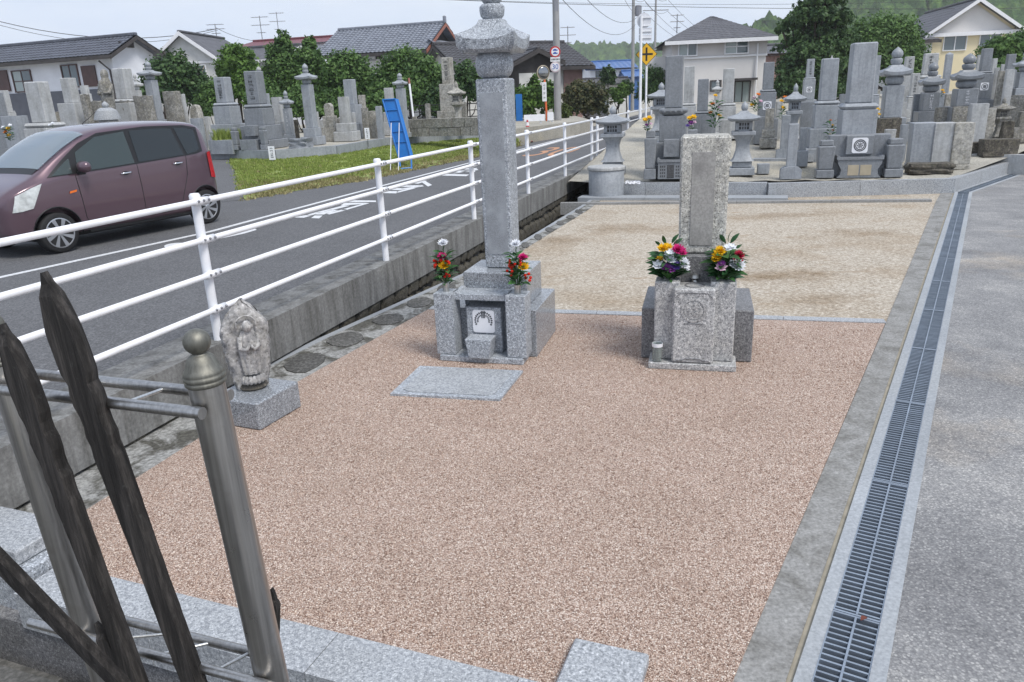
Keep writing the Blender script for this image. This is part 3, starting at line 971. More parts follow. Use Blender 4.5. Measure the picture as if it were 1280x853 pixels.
# ================================================================== MAIN MONUMENTS
def gor_roof(mb, hw, z0, z1, tw, lift=.06, thick=.35, n=8):
    """flared square roof stone: hw half width at the eaves, tw half width on top"""
    H = z1 - z0
    ze = z0 + H * thick
    def ring(w, zf, curl):
        pts = []
        for s in range(4):
            for k in range(n):
                u = -1 + 2 * k / n
                x, y = [(u, -1), (1, u), (-u, 1), (-1, -u)][s]
                pts.append((x * w, y * w, zf + curl * (abs(u) ** 2.2)))
        return pts
    rings = [ring(hw * .80, z0, 0 * lift), ring(hw * .86, z0 + .01 * H, lift * .2), ring(hw * .97, z0 + H * .10, lift * .7), ring(hw, ze, lift)]
    for t in (.25, .5, .75, 1.0):
        w = tw + (hw - tw) * (1 - t) ** 1.7
        rings.append(ring(w, ze + (z1 - ze) * (t ** .9), lift * (1 - t) ** 2))
    m = 4 * n
    vs = [p for r in rings for p in r]
    fs = []
    for i in range(len(rings) - 1):
        for k in range(m):
            a, b = i * m + k, i * m + (k + 1) % m
            fs.append((a, b, b + m, a + m))
    fs.append(tuple(range(m))[::-1])
    fs.append(tuple(range((len(rings) - 1) * m, len(rings) * m)))
    return mb.add(vs, fs)
def off(mb, dx=0, dy=0, dz=0):
    mb.v = [(x + dx, y + dy, z + dz) for x, y, z in mb.v]
    return mb
def ball_prof(r, z0, z1, flat=.62, n=9):
    pr = []
    for k in range(n + 1):
        a = -1 + 2 * k / n
        pr.append((r * (flat + (1 - flat) * math.sqrt(max(0, 1 - a * a))), z0 + (z1 - z0) * k / n))
    return pr
def jewel_prof(r, z0, z1):
    H = z1 - z0
    return [(r * .62, z0), (r * .9, z0 + H * .15), (r, z0 + H * .36), (r * .9, z0 + H * .58), (r * .55, z0 + H * .78), (r * .2, z0 + H * .92), (.002, z1)]
def bowl_prof(r, z0, z1):
    H = z1 - z0
    return [(r * .70, z0), (r * .93, z0 + H * .25), (r, z0 + H * .6), (r * .98, z0 + H * .85), (r * .8, z1)]

def petal_blossom(r, rings, col_mat, name, parent, M_):
    mb = MB()
    for i, (n, tilt, ln) in enumerate(rings):
        for k in range(n):
            a = 2 * math.pi * (k + .5 * i) / n + random.uniform(-.1, .1)
            L = r * ln * random.uniform(.85, 1.1)
            w = min(2.2 * r * ln / n * 2.2, r * .55)
            ct, st_ = math.cos(tilt), math.sin(tilt)
            ca, sa = math.cos(a), math.sin(a)
            def P(u, v, up):
                return (ca * u * ct - sa * v, sa * u * ct + ca * v, u * st_ + up)
            mb.add([P(.05 * r, 0, 0), P(L * .6, -w / 2, L * .05), P(L, 0, L * .22), P(L * .6, w / 2, L * .05)], [(0, 1, 2, 3)])
    return link_mesh(name, mb.mesh(name, col_mat, fix=False), parent, M_)
def petal_mat(name, c):
    q = NM(name)
    n = q.noise(q.co(), 60, 3, .6)
    col = q.ramp(n, [(.3, tuple(x * .75 for x in c[:3]) + (1,)), (.7, tuple(min(1, x * 1.1) for x in c[:3]) + (1,))])
    return q.set(col, .6, spec=.2)
PET = {'white': petal_mat('white_petals', (.80, .82, .86, 1)), 'yellow': petal_mat('yellow_petals', (.78, .46, .012, 1)), 'pink': petal_mat('magenta_petals', (.56, .02, .17, 1)), 'red': petal_mat('red_petals', (.62, .025, .012, 1)), 'purple': petal_mat('purple_petals', (.36, .08, .40, 1)), 'violet': petal_mat('violet_petals', (.20, .12, .48, 1)), 'crimson': petal_mat('crimson_petals', (.42, .012, .05, 1)), 'pale': petal_mat('pale_pink_petals', (.72, .50, .62, 1)), 'orange': petal_mat('orange_petals', (.70, .20, .02, 1))}
def leaf_mesh(L, w, name='leaf', tint=.4):
    mb = MB()
    vs = []
    pr = [(0, .05), (.25, .75), (.5, 1.0), (.75, .7), (1.0, .04)]
    for t, h in pr:
        z = L * (.10 * math.sin(t * math.pi) - .12 * t * t)
        vs += [(t * L, -w / 2 * h, z + w * .16 * h), (t * L, 0, z), (t * L, w / 2 * h, z + w * .16 * h)]
    fs = []
    for i in range(4):
        for k in range(2):
            a = i * 3 + k
            fs.append((a, a + 1, a + 4, a + 3))
    mb.add(vs, fs)
    me = mb.mesh(name, M['leaf_flower'], True, fix=False)
    at = me.attributes.new('tint', 'FLOAT', 'POINT')
    at.data.foreach_set('value', [min(1, max(0, tint + random.uniform(-.05, .05)))] * len(me.vertices))
    return me
LEAVES = [leaf_mesh(1, w, 'leaf', t) for w, t in ((.34, .15), (.42, .35), (.3, .55), (.5, .8))]
def aim(dir_, roll=0):
    x = Vector(dir_).normalized()
    up = Vector((0, 0, 1)) if abs(x.z) < .95 else Vector((0, 1, 0))
    y = up.cross(x).normalized(); z_ = x.cross(y)
    R_ = Matrix((x, y, z_)).transposed().to_4x4()
    return R_ @ Matrix.Rotation(roll, 4, 'X')
def bouquet(loc, label, blossoms, leaves, tops, rz=0, small=1.0):
    """blossoms: (x, y, z, radius, colour, kind); leaves: n, zrange, length"""
    b = thing('flower_bouquet', label, 'flowers', loc, rz)
    st_ = MB()
    for bx in blossoms:
        st_.tube([(bx[0] * .1, bx[1] * .1, 0), (bx[0] * .5, bx[1] * .5, bx[2] * .5), (bx[0], bx[1], bx[2] - .004)], .0028, 5)
    st_.build('stems', simple('stem', (.03, .08, .02, 1), .6) if 'stem' not in bpy.data.materials else bpy.data.materials['stem'], b)
    for (x, y, z_, r, c, kind) in blossoms:
        r *= 1.12
        tilt_dir = Vector((x * 3, y * 3 - .75 * r * 14, 1.1))
        Mx = Matrix.Translation((x, y, z_)) @ tilt_dir.to_track_quat('Z', 'Y').to_matrix().to_4x4()
        if kind == 'mum':
            petal_blossom(r, [(14, .15, 1.0), (12, .55, .9), (9, .95, .75), (6, 1.25, .55)], PET[c], 'blossom', b, Mx)
        elif kind == 'open':
            petal_blossom(r, [(7, .25, 1.0), (6, .7, .8)], PET[c], 'blossom', b, Mx)
        else:
            for q_ in range(5):
                dv = Vector((random.uniform(-1, 1), random.uniform(-1, 1), random.uniform(-1, 1))) * r
                mb = MB().lathe(ball_prof(r * .42, -r * .4, r * .4, .1, 6), 8)
                link_mesh('berry', mb.mesh('berry', PET[c], True), b, Matrix.Translation(Vector((x, y, z_)) + dv))
    n, z0, z1, ln, rad = leaves
    for k in range(n):
        a = k * 2.4 + random.uniform(-.3, .3)
        zz = z0 + (z1 - z0) * (k / n)
        e = random.uniform(.1, .8)
        L = ln * random.uniform(.75, 1.2)
        dv = (math.cos(a), math.sin(a), e)
        link_mesh('leaf', LEAVES[k % 4], b, Matrix.Translation((math.cos(a) * rad * .3, math.sin(a) * rad * .3, zz)) @ aim(dv, random.uniform(-.6, .6)) @ Matrix.Scale(L, 4))
    for (x, z_, dx, L) in tops:
        link_mesh('leaf', LEAVES[0], b, Matrix.Translation((x, 0, z_)) @ aim((dx, -.15, .8), 1.2) @ Matrix.Scale(L, 4))
    return b

# ---- the tall five-ringed monument
rz1 = math.radians(-16)
m1 = thing('gravestone', 'tall blue grey granite pillar tomb topped by a sphere and flared roof stone', 'gravestone', (-.2585, 5.752, 0), rz1)
bl, po = M['granite_blue'], M['granite_pol']
MB().box(-.355, .355, 0, .50, 0, .05, .006).build('plinth', bl, m1)
MB().box(-.34, .42, .205, .93, .002, .40, .006).build('lower_base', po, m1)
MB().box(-.215, .33, .30, .80, .402, .68, .006).build('upper_base', po, m1)
MB().cbox(.238, .238, .682, 2.185, .012, .05, .585, top=1.06).build('shaft', bl, m1)
q = NM('smooth_inscription_face')
co = q.co((1, 1, .8)); nb = q.noise(co, 9, 2, .5)
nf = q.noise(q.co(), 120, 2, .6)
cc = q.mix(q.ramp(nf, [(.35, g3(.22)), (.65, g3(.31))]), g3(.40), q.ramp(nb, [(.4, (0, 0, 0, 1)), (.65, (.6, .6, .6, 1))]))
M['insc1'] = q.set(cc, .45)
mb = MB().box(-.045, .140, .462, .4665, .80, 2.08, .002)
mb.v = [(.05 + (x - .05) * (.95 + .06 * (z_ - .68) / 1.5), y - .0065 * (z_ - .68) / 1.5 , z_) for x, y, z_ in mb.v]
mb.build('inscription_panel', M['insc1'], m1)
off(MB().lathe(ball_prof(.150, 2.186, 2.392, .60), 28), .05, .585).build('sphere', bl, m1, True)
off(gor_roof(MB(), .236, 2.372, 2.615, .085, .045, .38), .05, .585).build('roof_stone', bl, m1, 'auto')
off(MB().lathe(bowl_prof(.098, 2.616, 2.725), 24), .05, .585).build('bowl', bl, m1, 'auto')
off(MB().lathe(jewel_prof(.092, 2.726, 2.94), 24), .05, .585).build('jewel', bl, m1, True)
for s in (-1, 1):
    vs_ = MB().box(s * .30 - .081, s * .30 + .081, .02, .20, .051, .565, .005).build('vase_stand', bl, m1)
    off(MB().lathe([(.026, .40), (.026, .615), (.031, .635), (.027, .636), (.020, .60)], 16), s * .30, .11).build('metal_vase', M['steel_light'], vs_, 'auto')
hb = MB().box(-.150, .150, .13, .42, .051, .432, .008).build('incense_house', bl, m1)
tr = MB().prism([(-.235, .505), (.235, .505), (.235, .565), (.205, .565), (.190, .548), (-.190, .548), (-.205, .565), (-.235, .565)], .08, .30)
tr.build('offering_shelf', bl, m1)
bw = MB().box(-.085, .085, -.045, .085, .051, .215, .004, top=1.30, topy=1.15)
bw.build('incense_bowl', bl, m1)
M['white_plate'] = simple('white_crest_plate', (.78, .79, .82, 1), .4, var=.04)
M['crest_dark'] = simple('crest_inlay', (.06, .065, .075, 1), .5)
def rounded_rect(w, h, r, n=5):
    pts = []
    for cx, cz, a0 in ((w / 2 - r, h / 2 - r, 0), (-w / 2 + r, h / 2 - r, 90), (-w / 2 + r, -h / 2 + r, 180), (w / 2 - r, -h / 2 + r, 270)):
        for k in range(n + 1):
            a = math.radians(a0 + 90 * k / n)
            pts.append((cx + r * math.cos(a), cz + r * math.sin(a)))
    return pts
cp = off(MB().prism(rounded_rect(.185, .19, .022), .1225, .1295), 0, 0, .315).build('crest_plate', M['white_plate'], hb)
cr = MB()
for k in range(-8, 9):                                   # two rows of petals round a pale heart
    a = math.radians(90 + k * 14.5)
    for r0, r1, w in ((.062, .079, .0125), (.042, .057, .009)):
        if r0 < .05 and abs(k) > 7:
            continue
        ca, sa = math.cos(a), math.sin(a)
        P = lambda r, v: (ca * r - sa * v, 0, .322 + sa * r + ca * v)
        b4 = [P(r0, -w * .35), P(r0 + .004, -w / 2), P(r1 - .004, -w / 2), P(r1, 0), P(r1 - .004, w / 2), P(r0 + .004, w / 2), P(r0, w * .35)]
        cr.add([(x, .1205, z_) for x, y, z_ in b4] , [tuple(range(7))])
for dx in (-.012, 0, .012):
    cr.box(dx - .0035, dx + .0035, .119, .1215, .345, .405)
cr.build('crest', M['crest_dark'], hb)

# ---- the broad worn monument on the right
rz2 = math.radians(-14.5)
m2 = thing('gravestone', 'broad weathered speckled pillar tomb with round carved crest on its front block', 'gravestone', (1.362, 5.383, 0), rz2)
gg, gw, gs = M['granite_grey'], M['granite_worn'], M['granite_dark_and_shade']
MB().box(-.3275, .3275, 0, .5, 0, .052, .006).build('plinth', gg, m2)
MB().box(-.40, .45, .24, .95, .002, .42, .008).build('lower_base', gs, m2)
MB().box(-.19, .23, .29, .68, .422, .83, .008).build('upper_base', gs, m2)
MB().box(-.135, .215, .36, .655, .832, 1.715, .016, top=1.035).build('shaft', gw, m2)
q = NM('worn_inscription_face')
nb = q.noise(q.co((5.0, 1, 2.6), vary=False), 1.5, 2, .5)
nf = q.noise(q.co(), 60, 2, .6)
cc = q.ramp(nf, [(.35, (.27, .265, .25, 1)), (.65, (.37, .36, .34, 1))])
cc = q.mix(cc, (.16, .155, .15, 1), q.ramp(nb, [(.46, (0, 0, 0, 1)), (.66, (.5, .5, .5, 1))]))
M['insc2'] = q.set(cc, .7)
mb = MB().box(-.052, .118, .352, .358, .90, 1.60, .002)
mb.build('inscription_panel', M['insc2'], m2)
for s, hh in ((-1, .672), (1, .675)):
    vs_ = MB().box(s * .205 + .005 - .093, s * .205 + .005 + .093, .085, .275, .053, hh, .01)
    vs_ = vs_.build('vase_stand', gg, m2)
    off(MB().lathe([(.055, hh - .1), (.055, hh + .004), (.046, hh + .004), (.046, hh - .02)], 20), s * .205 + .005, .18).build('vase_hole_ring', M['granite_dark_and_shade'], vs_)
fb = MB().box(-.152, .156, .012, .23, .054, .640, .012).build('incense_block', gg, m2)
rg = MB()
def ring(mb, r0, r1, y, cx, cz, n=36, a0=0, a1=360, y1=None):
    y1 = y + .004 if y1 is None else y1
    for k in range(n):
        a = math.radians(a0 + (a1 - a0) * k / n); b_ = math.radians(a0 + (a1 - a0) * (k + 1) / n)
        vs = []
        for yy in (y, y1):
            vs += [(cx + r0 * math.cos(a), yy, cz + r0 * math.sin(a)), (cx + r1 * math.cos(a), yy, cz + r1 * math.sin(a)), (cx + r1 * math.cos(b_), yy, cz + r1 * math.sin(b_)), (cx + r0 * math.cos(b_), yy, cz + r0 * math.sin(b_))]
        mb.add(vs, [(0, 1, 2, 3), (4, 7, 6, 5), (0, 3, 7, 4), (1, 5, 6, 2), (0, 4, 5, 1), (3, 2, 6, 7)])
    return mb
ring(rg, .076, .092, .006, .0, .475)
ring(rg, .006, .070, .0085, .0, .475, 24)
for k in range(5):
    a = math.radians(90 + 72 * k)
    ring(rg, .008, .020, .0045, .034 * math.cos(a), .475 + .034 * math.sin(a), 10)
rg.build('carved_crest', gg, fb)
gv = MB()                                              # carved frame lines
for x0, x1, zz in ((-.10, .10, .604), (-.07, .075, .366)):
    gv.box(x0, x1, .0085, .0125, zz, zz + .006)
gv.tube([(-.10, .010, .604), (-.135, .010, .57)], .003, 5); gv.tube([(.10, .010, .604), (.135, .010, .57)], .003, 5)
pts = [(-.13, .010, .06), (-.115, .010, .078), (-.08, .010, .075), (-.05, .010, .092), (.05, .010, .092), (.08, .010, .078), (.115, .010, .080), (.14, .010, .06)]
gv.tube(pts, .0045, 6)
gv.build('carved_frame', gs, fb)
MB().lathe([(.075, .635), (.075, .644), (.062, .644), (.058, .625)], 24, 0, .12).build('bowl_rim', gs, fb)
MB().lathe([(.03, .60), (.022, .65), (.034, .665), (.03, .69), (.004, .70)], 16, .0, .262).build('candle_cup', M['steel_light'], m2)
gl = NM('clear_glass')
M['glass'] = gl.set((.75, .80, .78, 1), .12, 0, .5, Transmission_Weight=.85, IOR=1.2)
cup = MB().lathe([(.036, 0), (.040, .14), (.042, .145), (.039, .145), (.033, .006)], 18)
tag(cup.build('glass_cup', M['glass'], None, 'auto'), 'empty clear glass cup standing against the broad tomb front', 'cup')
c0 = Matrix.Translation((1.362, 5.383, 0)) @ Matrix.Rotation(rz2, 4, 'Z')
bpy.data.objects['glass_cup'].location = c0 @ Vector((-.262, .04, .053))
sg = MB().lathe([(.041, .12), (.0425, .146), (.041, .147), (.040, .12)], 18)
sg.build('paper_band', M['white_plate'], bpy.data.objects['glass_cup'])

# ---- flowers in the vases
w1 = Matrix.Translation((-.2585, 5.752, 0)) @ Matrix.Rotation(rz1, 4, 'Z')
for s, lab in ((-1, 'slim bouquet with white top flower in left vase of tall monument'), (1, 'slim bouquet with white top flower in right vase of tall monument')):
    p = w1 @ Vector((s * .30, .11, .625))
    bouquet(p, lab, [(0, -.01, .33, .042, 'white', 'mum'), (-.015 if s < 0 else .05, -.03, .225, .042, 'pink', 'mum'), (.0 if s < 0 else .05, -.045, .155, .046, 'yellow', 'mum'),
        (-.05, -.03, .19, .028, 'red', 'berry'), (.015, -.04, .195, .026, 'red', 'berry'), (.02 if s < 0 else .085, -.04, .085, .028, 'red', 'berry'), (-.055, -.02, .12 if s > 0 else .17, .026, 'red', 'berry')],
        (52, -.01, .25, .10, .06), [(0, .26, .2, .07), (.01, .22, -.5, .07)])
p = c0 @ Vector((-.20, .18, .675))
bouquet(p, 'round mixed bouquet with yellow and magenta flowers in left vase of broad tomb', [(-.05, -.03, .235, .045, 'yellow', 'mum'), (-.01, -.02, .245, .04, 'yellow', 'open'), (.055, -.05, .225, .05, 'pink', 'mum'), (.085, -.04, .205, .045, 'pink', 'mum'),
    (-.01, -.06, .20, .045, 'white', 'open'), (0, -.07, .155, .045, 'white', 'open'), (-.075, -.05, .165, .03, 'yellow', 'open'), (-.09, -.06, .115, .05, 'white', 'open'), (-.03, -.08, .10, .045, 'purple', 'open'), (.0, -.085, .085, .04, 'purple', 'open'), (.035, -.08, .11, .045, 'violet', 'mum'), (.095, -.06, .12, .055, 'white', 'mum'), (.12, -.05, .08, .035, 'white', 'open')],
    (85, -.01, .17, .135, .10), [(-.02, .26, -.35, .09), (.02, .27, .5, .09), (.03, .255, 1.0, .09), (-.06, .25, -.8, .07)])
p = c0 @ Vector((.215, .18, .678))
bouquet(p, 'mixed bouquet with yellow crimson and white flowers in right vase of broad tomb', [(-.075, -.05, .19, .045, 'yellow', 'mum'), (-.05, -.04, .22, .045, 'yellow', 'mum'), (-.085, -.06, .165, .035, 'yellow', 'mum'), (.0, -.03, .235, .04, 'white', 'open'), (.035, -.02, .24, .04, 'white', 'open'),
    (.085, -.05, .185, .042, 'crimson', 'mum'), (.075, -.06, .15, .04, 'crimson', 'mum'), (-.05, -.08, .135, .034, 'purple', 'open'), (-.055, -.085, .105, .045, 'pale', 'open'), (.065, -.08, .115, .06, 'white', 'mum'), (.03, -.08, .125, .035, 'white', 'open')],
    (85, -.01, .18, .135, .09), [(-.0, .27, -.6, .10), (.02, .275, .05, .10), (.03, .27, .6, .10), (.06, .225, 1.3, .07)])

# ---- cover slab in the gravel
cs = thing('stone_slab', 'flat pale granite slab lying in the pink gravel before the tall monument', 'slab', (0, 0, 0))
cv = [Vector(p) for p in ((-.905, 5.119, 0), (-.102, 4.927, 0), (.077, 5.489, 0), (-.749, 5.697, 0))]
MB().slab(cv, -.05, .018).build('frame', M['granite_blue'], cs)
cen = sum(cv, Vector()) / 4
inner = [cen + (p - cen) * .84 for p in cv]
oc = []
for i in range(4):
    a, b = inner[i], inner[(i + 1) % 4]
    oc += [a.lerp(b, .08), a.lerp(b, .92)]
MB().slab(oc, .0, .024).build('panel', M['granite_light'], cs)

# ---- carved jizo stele on its block
jz = thing('stone_statue', 'small worn grey stele carved with a standing buddha on a granite block', 'statue', (-1.79, 4.86, 0), math.radians(-24))
MB().box(-.20, .20, -.21, .22, 0, .195, .01).build('base_block', M['granite_pol'], jz)
sm = granite('pitted_grey_statue_stone', (.20, .195, .19, 1), (.39, .38, .37, 1), (.54, .53, .52, 1), 55, .85, .35, (.55, .53, .5, 1), .6, .3, .22)
def stele(u, v):
    # u round, v up: boat shaped slab tapering to a point, leaning forward at the head
    z_ = .155 + v * .60
    w = .118 * (.80 + .38 * math.sin(min(v, .80) / .80 * 2.0)) * (1 if v < .66 else max(.02, (1 - ((v - .66) / .34) ** 1.7)))
    dth = .075 * (1 if v < .7 else max(.12, 1 - ((v - .7) / .3) ** 2))
    a = 2 * math.pi * u
    ca, sa = math.cos(a), math.sin(a)
    k = (abs(ca) ** 4 + abs(sa) ** 4) ** -.25
    x, y = w * ca * k, dth * sa * k * .8
    nz = .006 * math.sin(37 * u + 23 * v) + .005 * math.sin(71 * u - 41 * v)
    return (x + nz, y + nz - .03 * v * v + .03, z_)
st_m = MB().grid(stele, 28, 26)
fg = MB()
def blob(cx, cy, cz, rx, ry, rz_, n=12, m=8):
    def f(u, v):
        a, b_ = 2 * math.pi * u, math.pi * (v - .5)
        j = 1 + .05 * math.sin(5 * a + 3 * b_)
        return (cx + rx * j * math.cos(a) * math.cos(b_), cy + ry * j * math.sin(a) * math.cos(b_), cz + rz_ * math.sin(b_))
    fg.grid(f, n, m)
def body(u, v):
    a = math.pi * (u - 0) + math.pi
    z_ = .27 + .30 * v
    r = .052 + .012 * math.sin(v * 3.0) - .022 * max(0, v - .75) / .25
    fold = .004 * math.sin(a * 9 + v * 2)
    return ((r + fold) * math.cos(a), -.045 - .025 * v * v + (r * .75 + fold) * math.sin(a), z_)
fg.grid(body, 24, 14)
blob(0, -.098, .598, .030, .030, .036)
blob(-.030, -.098, .596, .006, .008, .013); blob(.030, -.098, .596, .006, .008, .013)
blob(0, -.128, .594, .005, .006, .009)
for s in (-1, 1):
    fg.tube([(s * .050, -.075, .53), (s * .055, -.095, .46), (s * .022, -.112, .445), (s * .006, -.118, .475)], [.017, .016, .013, .010], 8)
for k in range(7):
    a = math.radians(200 + 140 * k / 6)
    blob(.06 * math.cos(a), -.055 + .045 * math.sin(a), .235, .018, .014, .030, 8, 6)
ring2 = []
for k in range(17):
    a = math.radians(200 - 220 * k / 16)
    ring2.append((.058 * math.cos(a), -.068, .60 + .058 * math.sin(a)))
fg.tube(ring2, .006, 6)
Rj = Matrix.Rotation(math.radians(52), 4, 'Z')
for mb_, nm_ in ((st_m, 'stele'), (fg, 'carved_figure')):
    mb_.v = [tuple(Rj @ Vector((x * 1.1 - .0, y * 1.1, .195 + (z_ - .155) * 1.06))) for x, y, z_ in mb_.v]
    mb_.v = [(x - .035, y + .03, z_) for x, y, z_ in mb_.v]
    mb_.build(nm_, sm, jz, True)
MB().lathe([(.085, .194), (.10, .21), (.09, .235), (.075, .24)], 14, -.035, .03).build('rough_foot', M['far_brown'], jz)

# ================================================================== WOODEN MEMORIAL POST STAND (very near the camera)
YS = 1.42
sd = thing('memorial_stand', 'stainless steel stand with ball topped posts holding old memorial boards', 'stand', (-.83, YS, .32))
base = Vector((-.83, YS, .32))
rel = lambda p: Vector(p) - base
MB().box(-.42, .40, -.14, .14, 0, .06, .01).build('base_stone', M['granite_blue'], sd)
zb = D(253, 517, YS - .06).z
FR_, FL_ = D(253, 517, YS - .06), G(0, 487, zb)
dirb = (FL_ - FR_).normalized()
def post(pb, pt, name):
    pr = MB()
    ax = (pt - pb)
    L = ax.length
    p_ = MB().lathe([(.036, 0), (.036, L - .0)], 24)
    Mx = Matrix.Translation(rel(pb)) @ ax.to_track_quat('Z', 'Y').to_matrix().to_4x4()
    p_.v = [tuple(Mx @ Vector(v)) for v in p_.v]
    po_ = p_.build('post', M['steel'], sd, 'auto')
    c = MB().lathe([(.037, L - .002), (.0405, L + .002), (.0405, L + .008), (.038, L + .0095), (.0415, L + .012), (.0415, L + .019), (.039, L + .0205), (.040, L + .023), (.0385, L + .029),
                    (.034, L + .034), (.031, L + .044), (.026, L + .055), (.018, L + .062), (.013, L + .065)] +
                   [(.0265 * math.sin(math.radians(a)), L + .088 - .0265 * math.cos(math.radians(a))) for a in range(30, 181, 10)], 28)
    c.v = [tuple(Mx @ Vector(v)) for v in c.v]
    c.build('ball_cap', M['steel_cap'], po_, True)
RT, RB = D(257.5, 479, YS), D(341, 853, YS)
RB = RT + (RB - RT) * ((RT.z - .38) / (RT.z - RB.z))
post(RB, RT, 'post')
LT = RT + dirb * .56; LB_ = RB + dirb * .53
post(LB_, LT, 'post')
def bar(p, q_, r, mat, name='bar'):
    MB().tube([rel(p), rel(q_)], r, 14).build(name, mat, sd, 'auto')
bar(FR_, FR_ + dirb * .72, .0125, M['steel'])
zb2 = D(231, 487, YS + .055).z
B2 = D(288, 494, YS + .055)
bar(B2, B2 + dirb * .74, .0125, M['steel'])
L1 = D(335, 857, YS - .055); L1b = G(38, 778, L1.z)
bar(L1 + (L1 - L1b).normalized() * .04, L1b, .0115, M['steel'])
L2_ = D(345, 823, YS + .055); L2b = L2_ + (L1b - L1).normalized() * .60
bar(L2_, L2b, .0115, M['steel'])
for k in range(3):
    p = L1 + (L1b - L1) * (.20 + .24 * k); q_ = L2_ + (L2b - L2_) * (.12 + .19 * k)
    bar(p, q_, .004, M['steel_light'], 'spacer_rod')
p = FR_ + dirb * .20; q_ = B2 + dirb * .17
bar(p, q_, .004, M['steel_light'], 'spacer_rod')
p = FR_ + dirb * .33; q_ = B2 + dirb * .36
bar(p, q_, .004, M['steel_light'], 'spacer_rod')
def board(label, top_px, bot_px, Yt, Yb, wid, th, head=True, z_end=.4, seed=1, name='memorial_board', tip=.13, notch=True):
    rnd = random.Random(seed)
    T, B = D(*top_px, Yt), D(*bot_px, Yb)
    ax = (B - T).normalized()
    L = (T.z - z_end) / -ax.z
    side = Vector((1, -.25, 0)); side = (side - ax * side.dot(ax)).normalized()
    nrm = ax.cross(side)
    prof = []
    n = 60
    for i in range(n + 1):
        s = L * i / n
        if head:
            w = wid * min(1, (s / tip) ** .75 + .03) if s < tip else wid
            if notch:
                for c_, dp in ((tip * 1.75, .20), (tip * 2.35, .16), (tip * 2.8, .12)):
                    if abs(s - c_) < .018:
                        w *= 1 - dp
            w *= 1.0 - .33 * min(1, max(0, s - tip) / .5)
        else:
            w = wid
        prof.append((s, w * rnd.uniform(.992, 1.008), w * rnd.uniform(.992, 1.008)))
    vs, fs = [], []
    for s, wl_, wr_ in prof:
        c_ = T + ax * s
        for sx, sy in ((-wl_ / 2, -th / 2), (wr_ / 2 * .8, -th / 2), (wr_ / 2, 0), (wr_ / 2 * .85, th / 2), (-wl_ / 2, th / 2)):
            p_ = c_ + side * (sx + rnd.uniform(-.0005, .0005)) + nrm * (sy * (1 if s > .03 else .5) + rnd.uniform(-.0004, .0004))
            vs.append(p_)
    for i in range(n):
        for k in range(5):
            a, b_ = i * 5 + k, i * 5 + (k + 1) % 5
            fs.append((a, b_, b_ + 5, a + 5))
    fs.append((0, 1, 2, 3, 4)); fs.append(tuple(n * 5 + k for k in range(5)))
    o = MB().add(vs, fs).build(name, M['oldwood'])
    return tag(o, label, 'memorial board')
board('tallest blackened pointed memorial board in the steel stand', (55, 340), (244, 853), YS + .01, YS + .0, .068, .034, seed=3)
board('shorter blackened pointed memorial board at the left edge of the stand', (3, 405), (172, 853), YS + .02, YS + .01, .056, .032, seed=5)
board('broken stub of a dark memorial board low in the stand', (120, 778), (165, 853), YS + .03, YS + .02, .034, .025, tip=.05, notch=False, seed=8)
board('grey plank leaning diagonally across the left post of the stand', (-60, 640), (150, 853), YS - .105, YS - .075, .040, .022, head=False, z_end=.5, seed=9)
board('dark pointed board tip half hidden behind the right steel post', (340, 735), (338, 853), YS + .10, YS + .09, .045, .02, tip=.05, notch=False, seed=12)

# dry leaf on the drain grate
fl_ = link_mesh('fallen_leaf', LEAVES[3].copy(), None, Matrix.Translation(G(1076, 776, .012)) @ Matrix.Rotation(.6, 4, 'Z') @ Matrix.Scale(.045, 4))
fl_.data.materials.clear(); fl_.data.materials.append(simple('dry_leaf', (.13, .035, .02, 1), .8))
tag(fl_, 'small curled reddish dry leaf on the drain grate', 'leaf')
# ================================================================== CAR
def m_paint(name, c, flake=.15):
    q = NM(name)
    n = q.noise(q.co(), 900, 1, .5)
    col = q.ramp(n, [(.3, tuple(x * (1 - flake) for x in c[:3]) + (1,)), (.7, tuple(x * (1 + flake) for x in c[:3]) + (1,))])
    return q.set(col, .3, .45, .5, Coat_Weight=1.0, Coat_Roughness=.06)
M['car_purple'] = m_paint('plum_metallic_paint', (.122, .074, .092, 1))
M['car_grey'] = m_paint('grey_metallic_paint', (.20, .215, .24, 1))
M['black_trim'] = simple('black_trim', (.012, .012, .013, 1), .45, var=.1)
M['tyre'] = simple('tyre_rubber', (.014, .014, .015, 1), .8, var=.2, scale=30)
M['alloy'] = simple('silver_wheel', (.55, .56, .58, 1), .3, .85, var=.08)
M['chrome'] = simple('chrome', (.78, .79, .80, 1), .12, 1.0, var=.04)
M['lamp_clear'] = simple('headlamp_lens', (.66, .68, .66, 1), .12, .35, var=.25, scale=14)
M['lamp_red'] = simple('tail_lamp', (.42, .012, .018, 1), .15, var=.1)
M['lamp_orange'] = simple('side_repeater', (.75, .16, .02, 1), .2, var=.1)
def glass_dark(name, c, tr):
    q = NM(name)
    return q.set(c, .03, 0, .5, Transmission_Weight=tr, IOR=1.05, Coat_Weight=1.0, Coat_Roughness=.02)
M['tint_glass'] = glass_dark('tinted_car_glass', (.03, .038, .042, 1), .2)
M['side_glass'] = glass_dark('green_tinted_car_glass', (.085, .115, .115, 1), .45)
M['screen_glass'] = glass_dark('windscreen_glass', (.36, .45, .50, 1), .6)

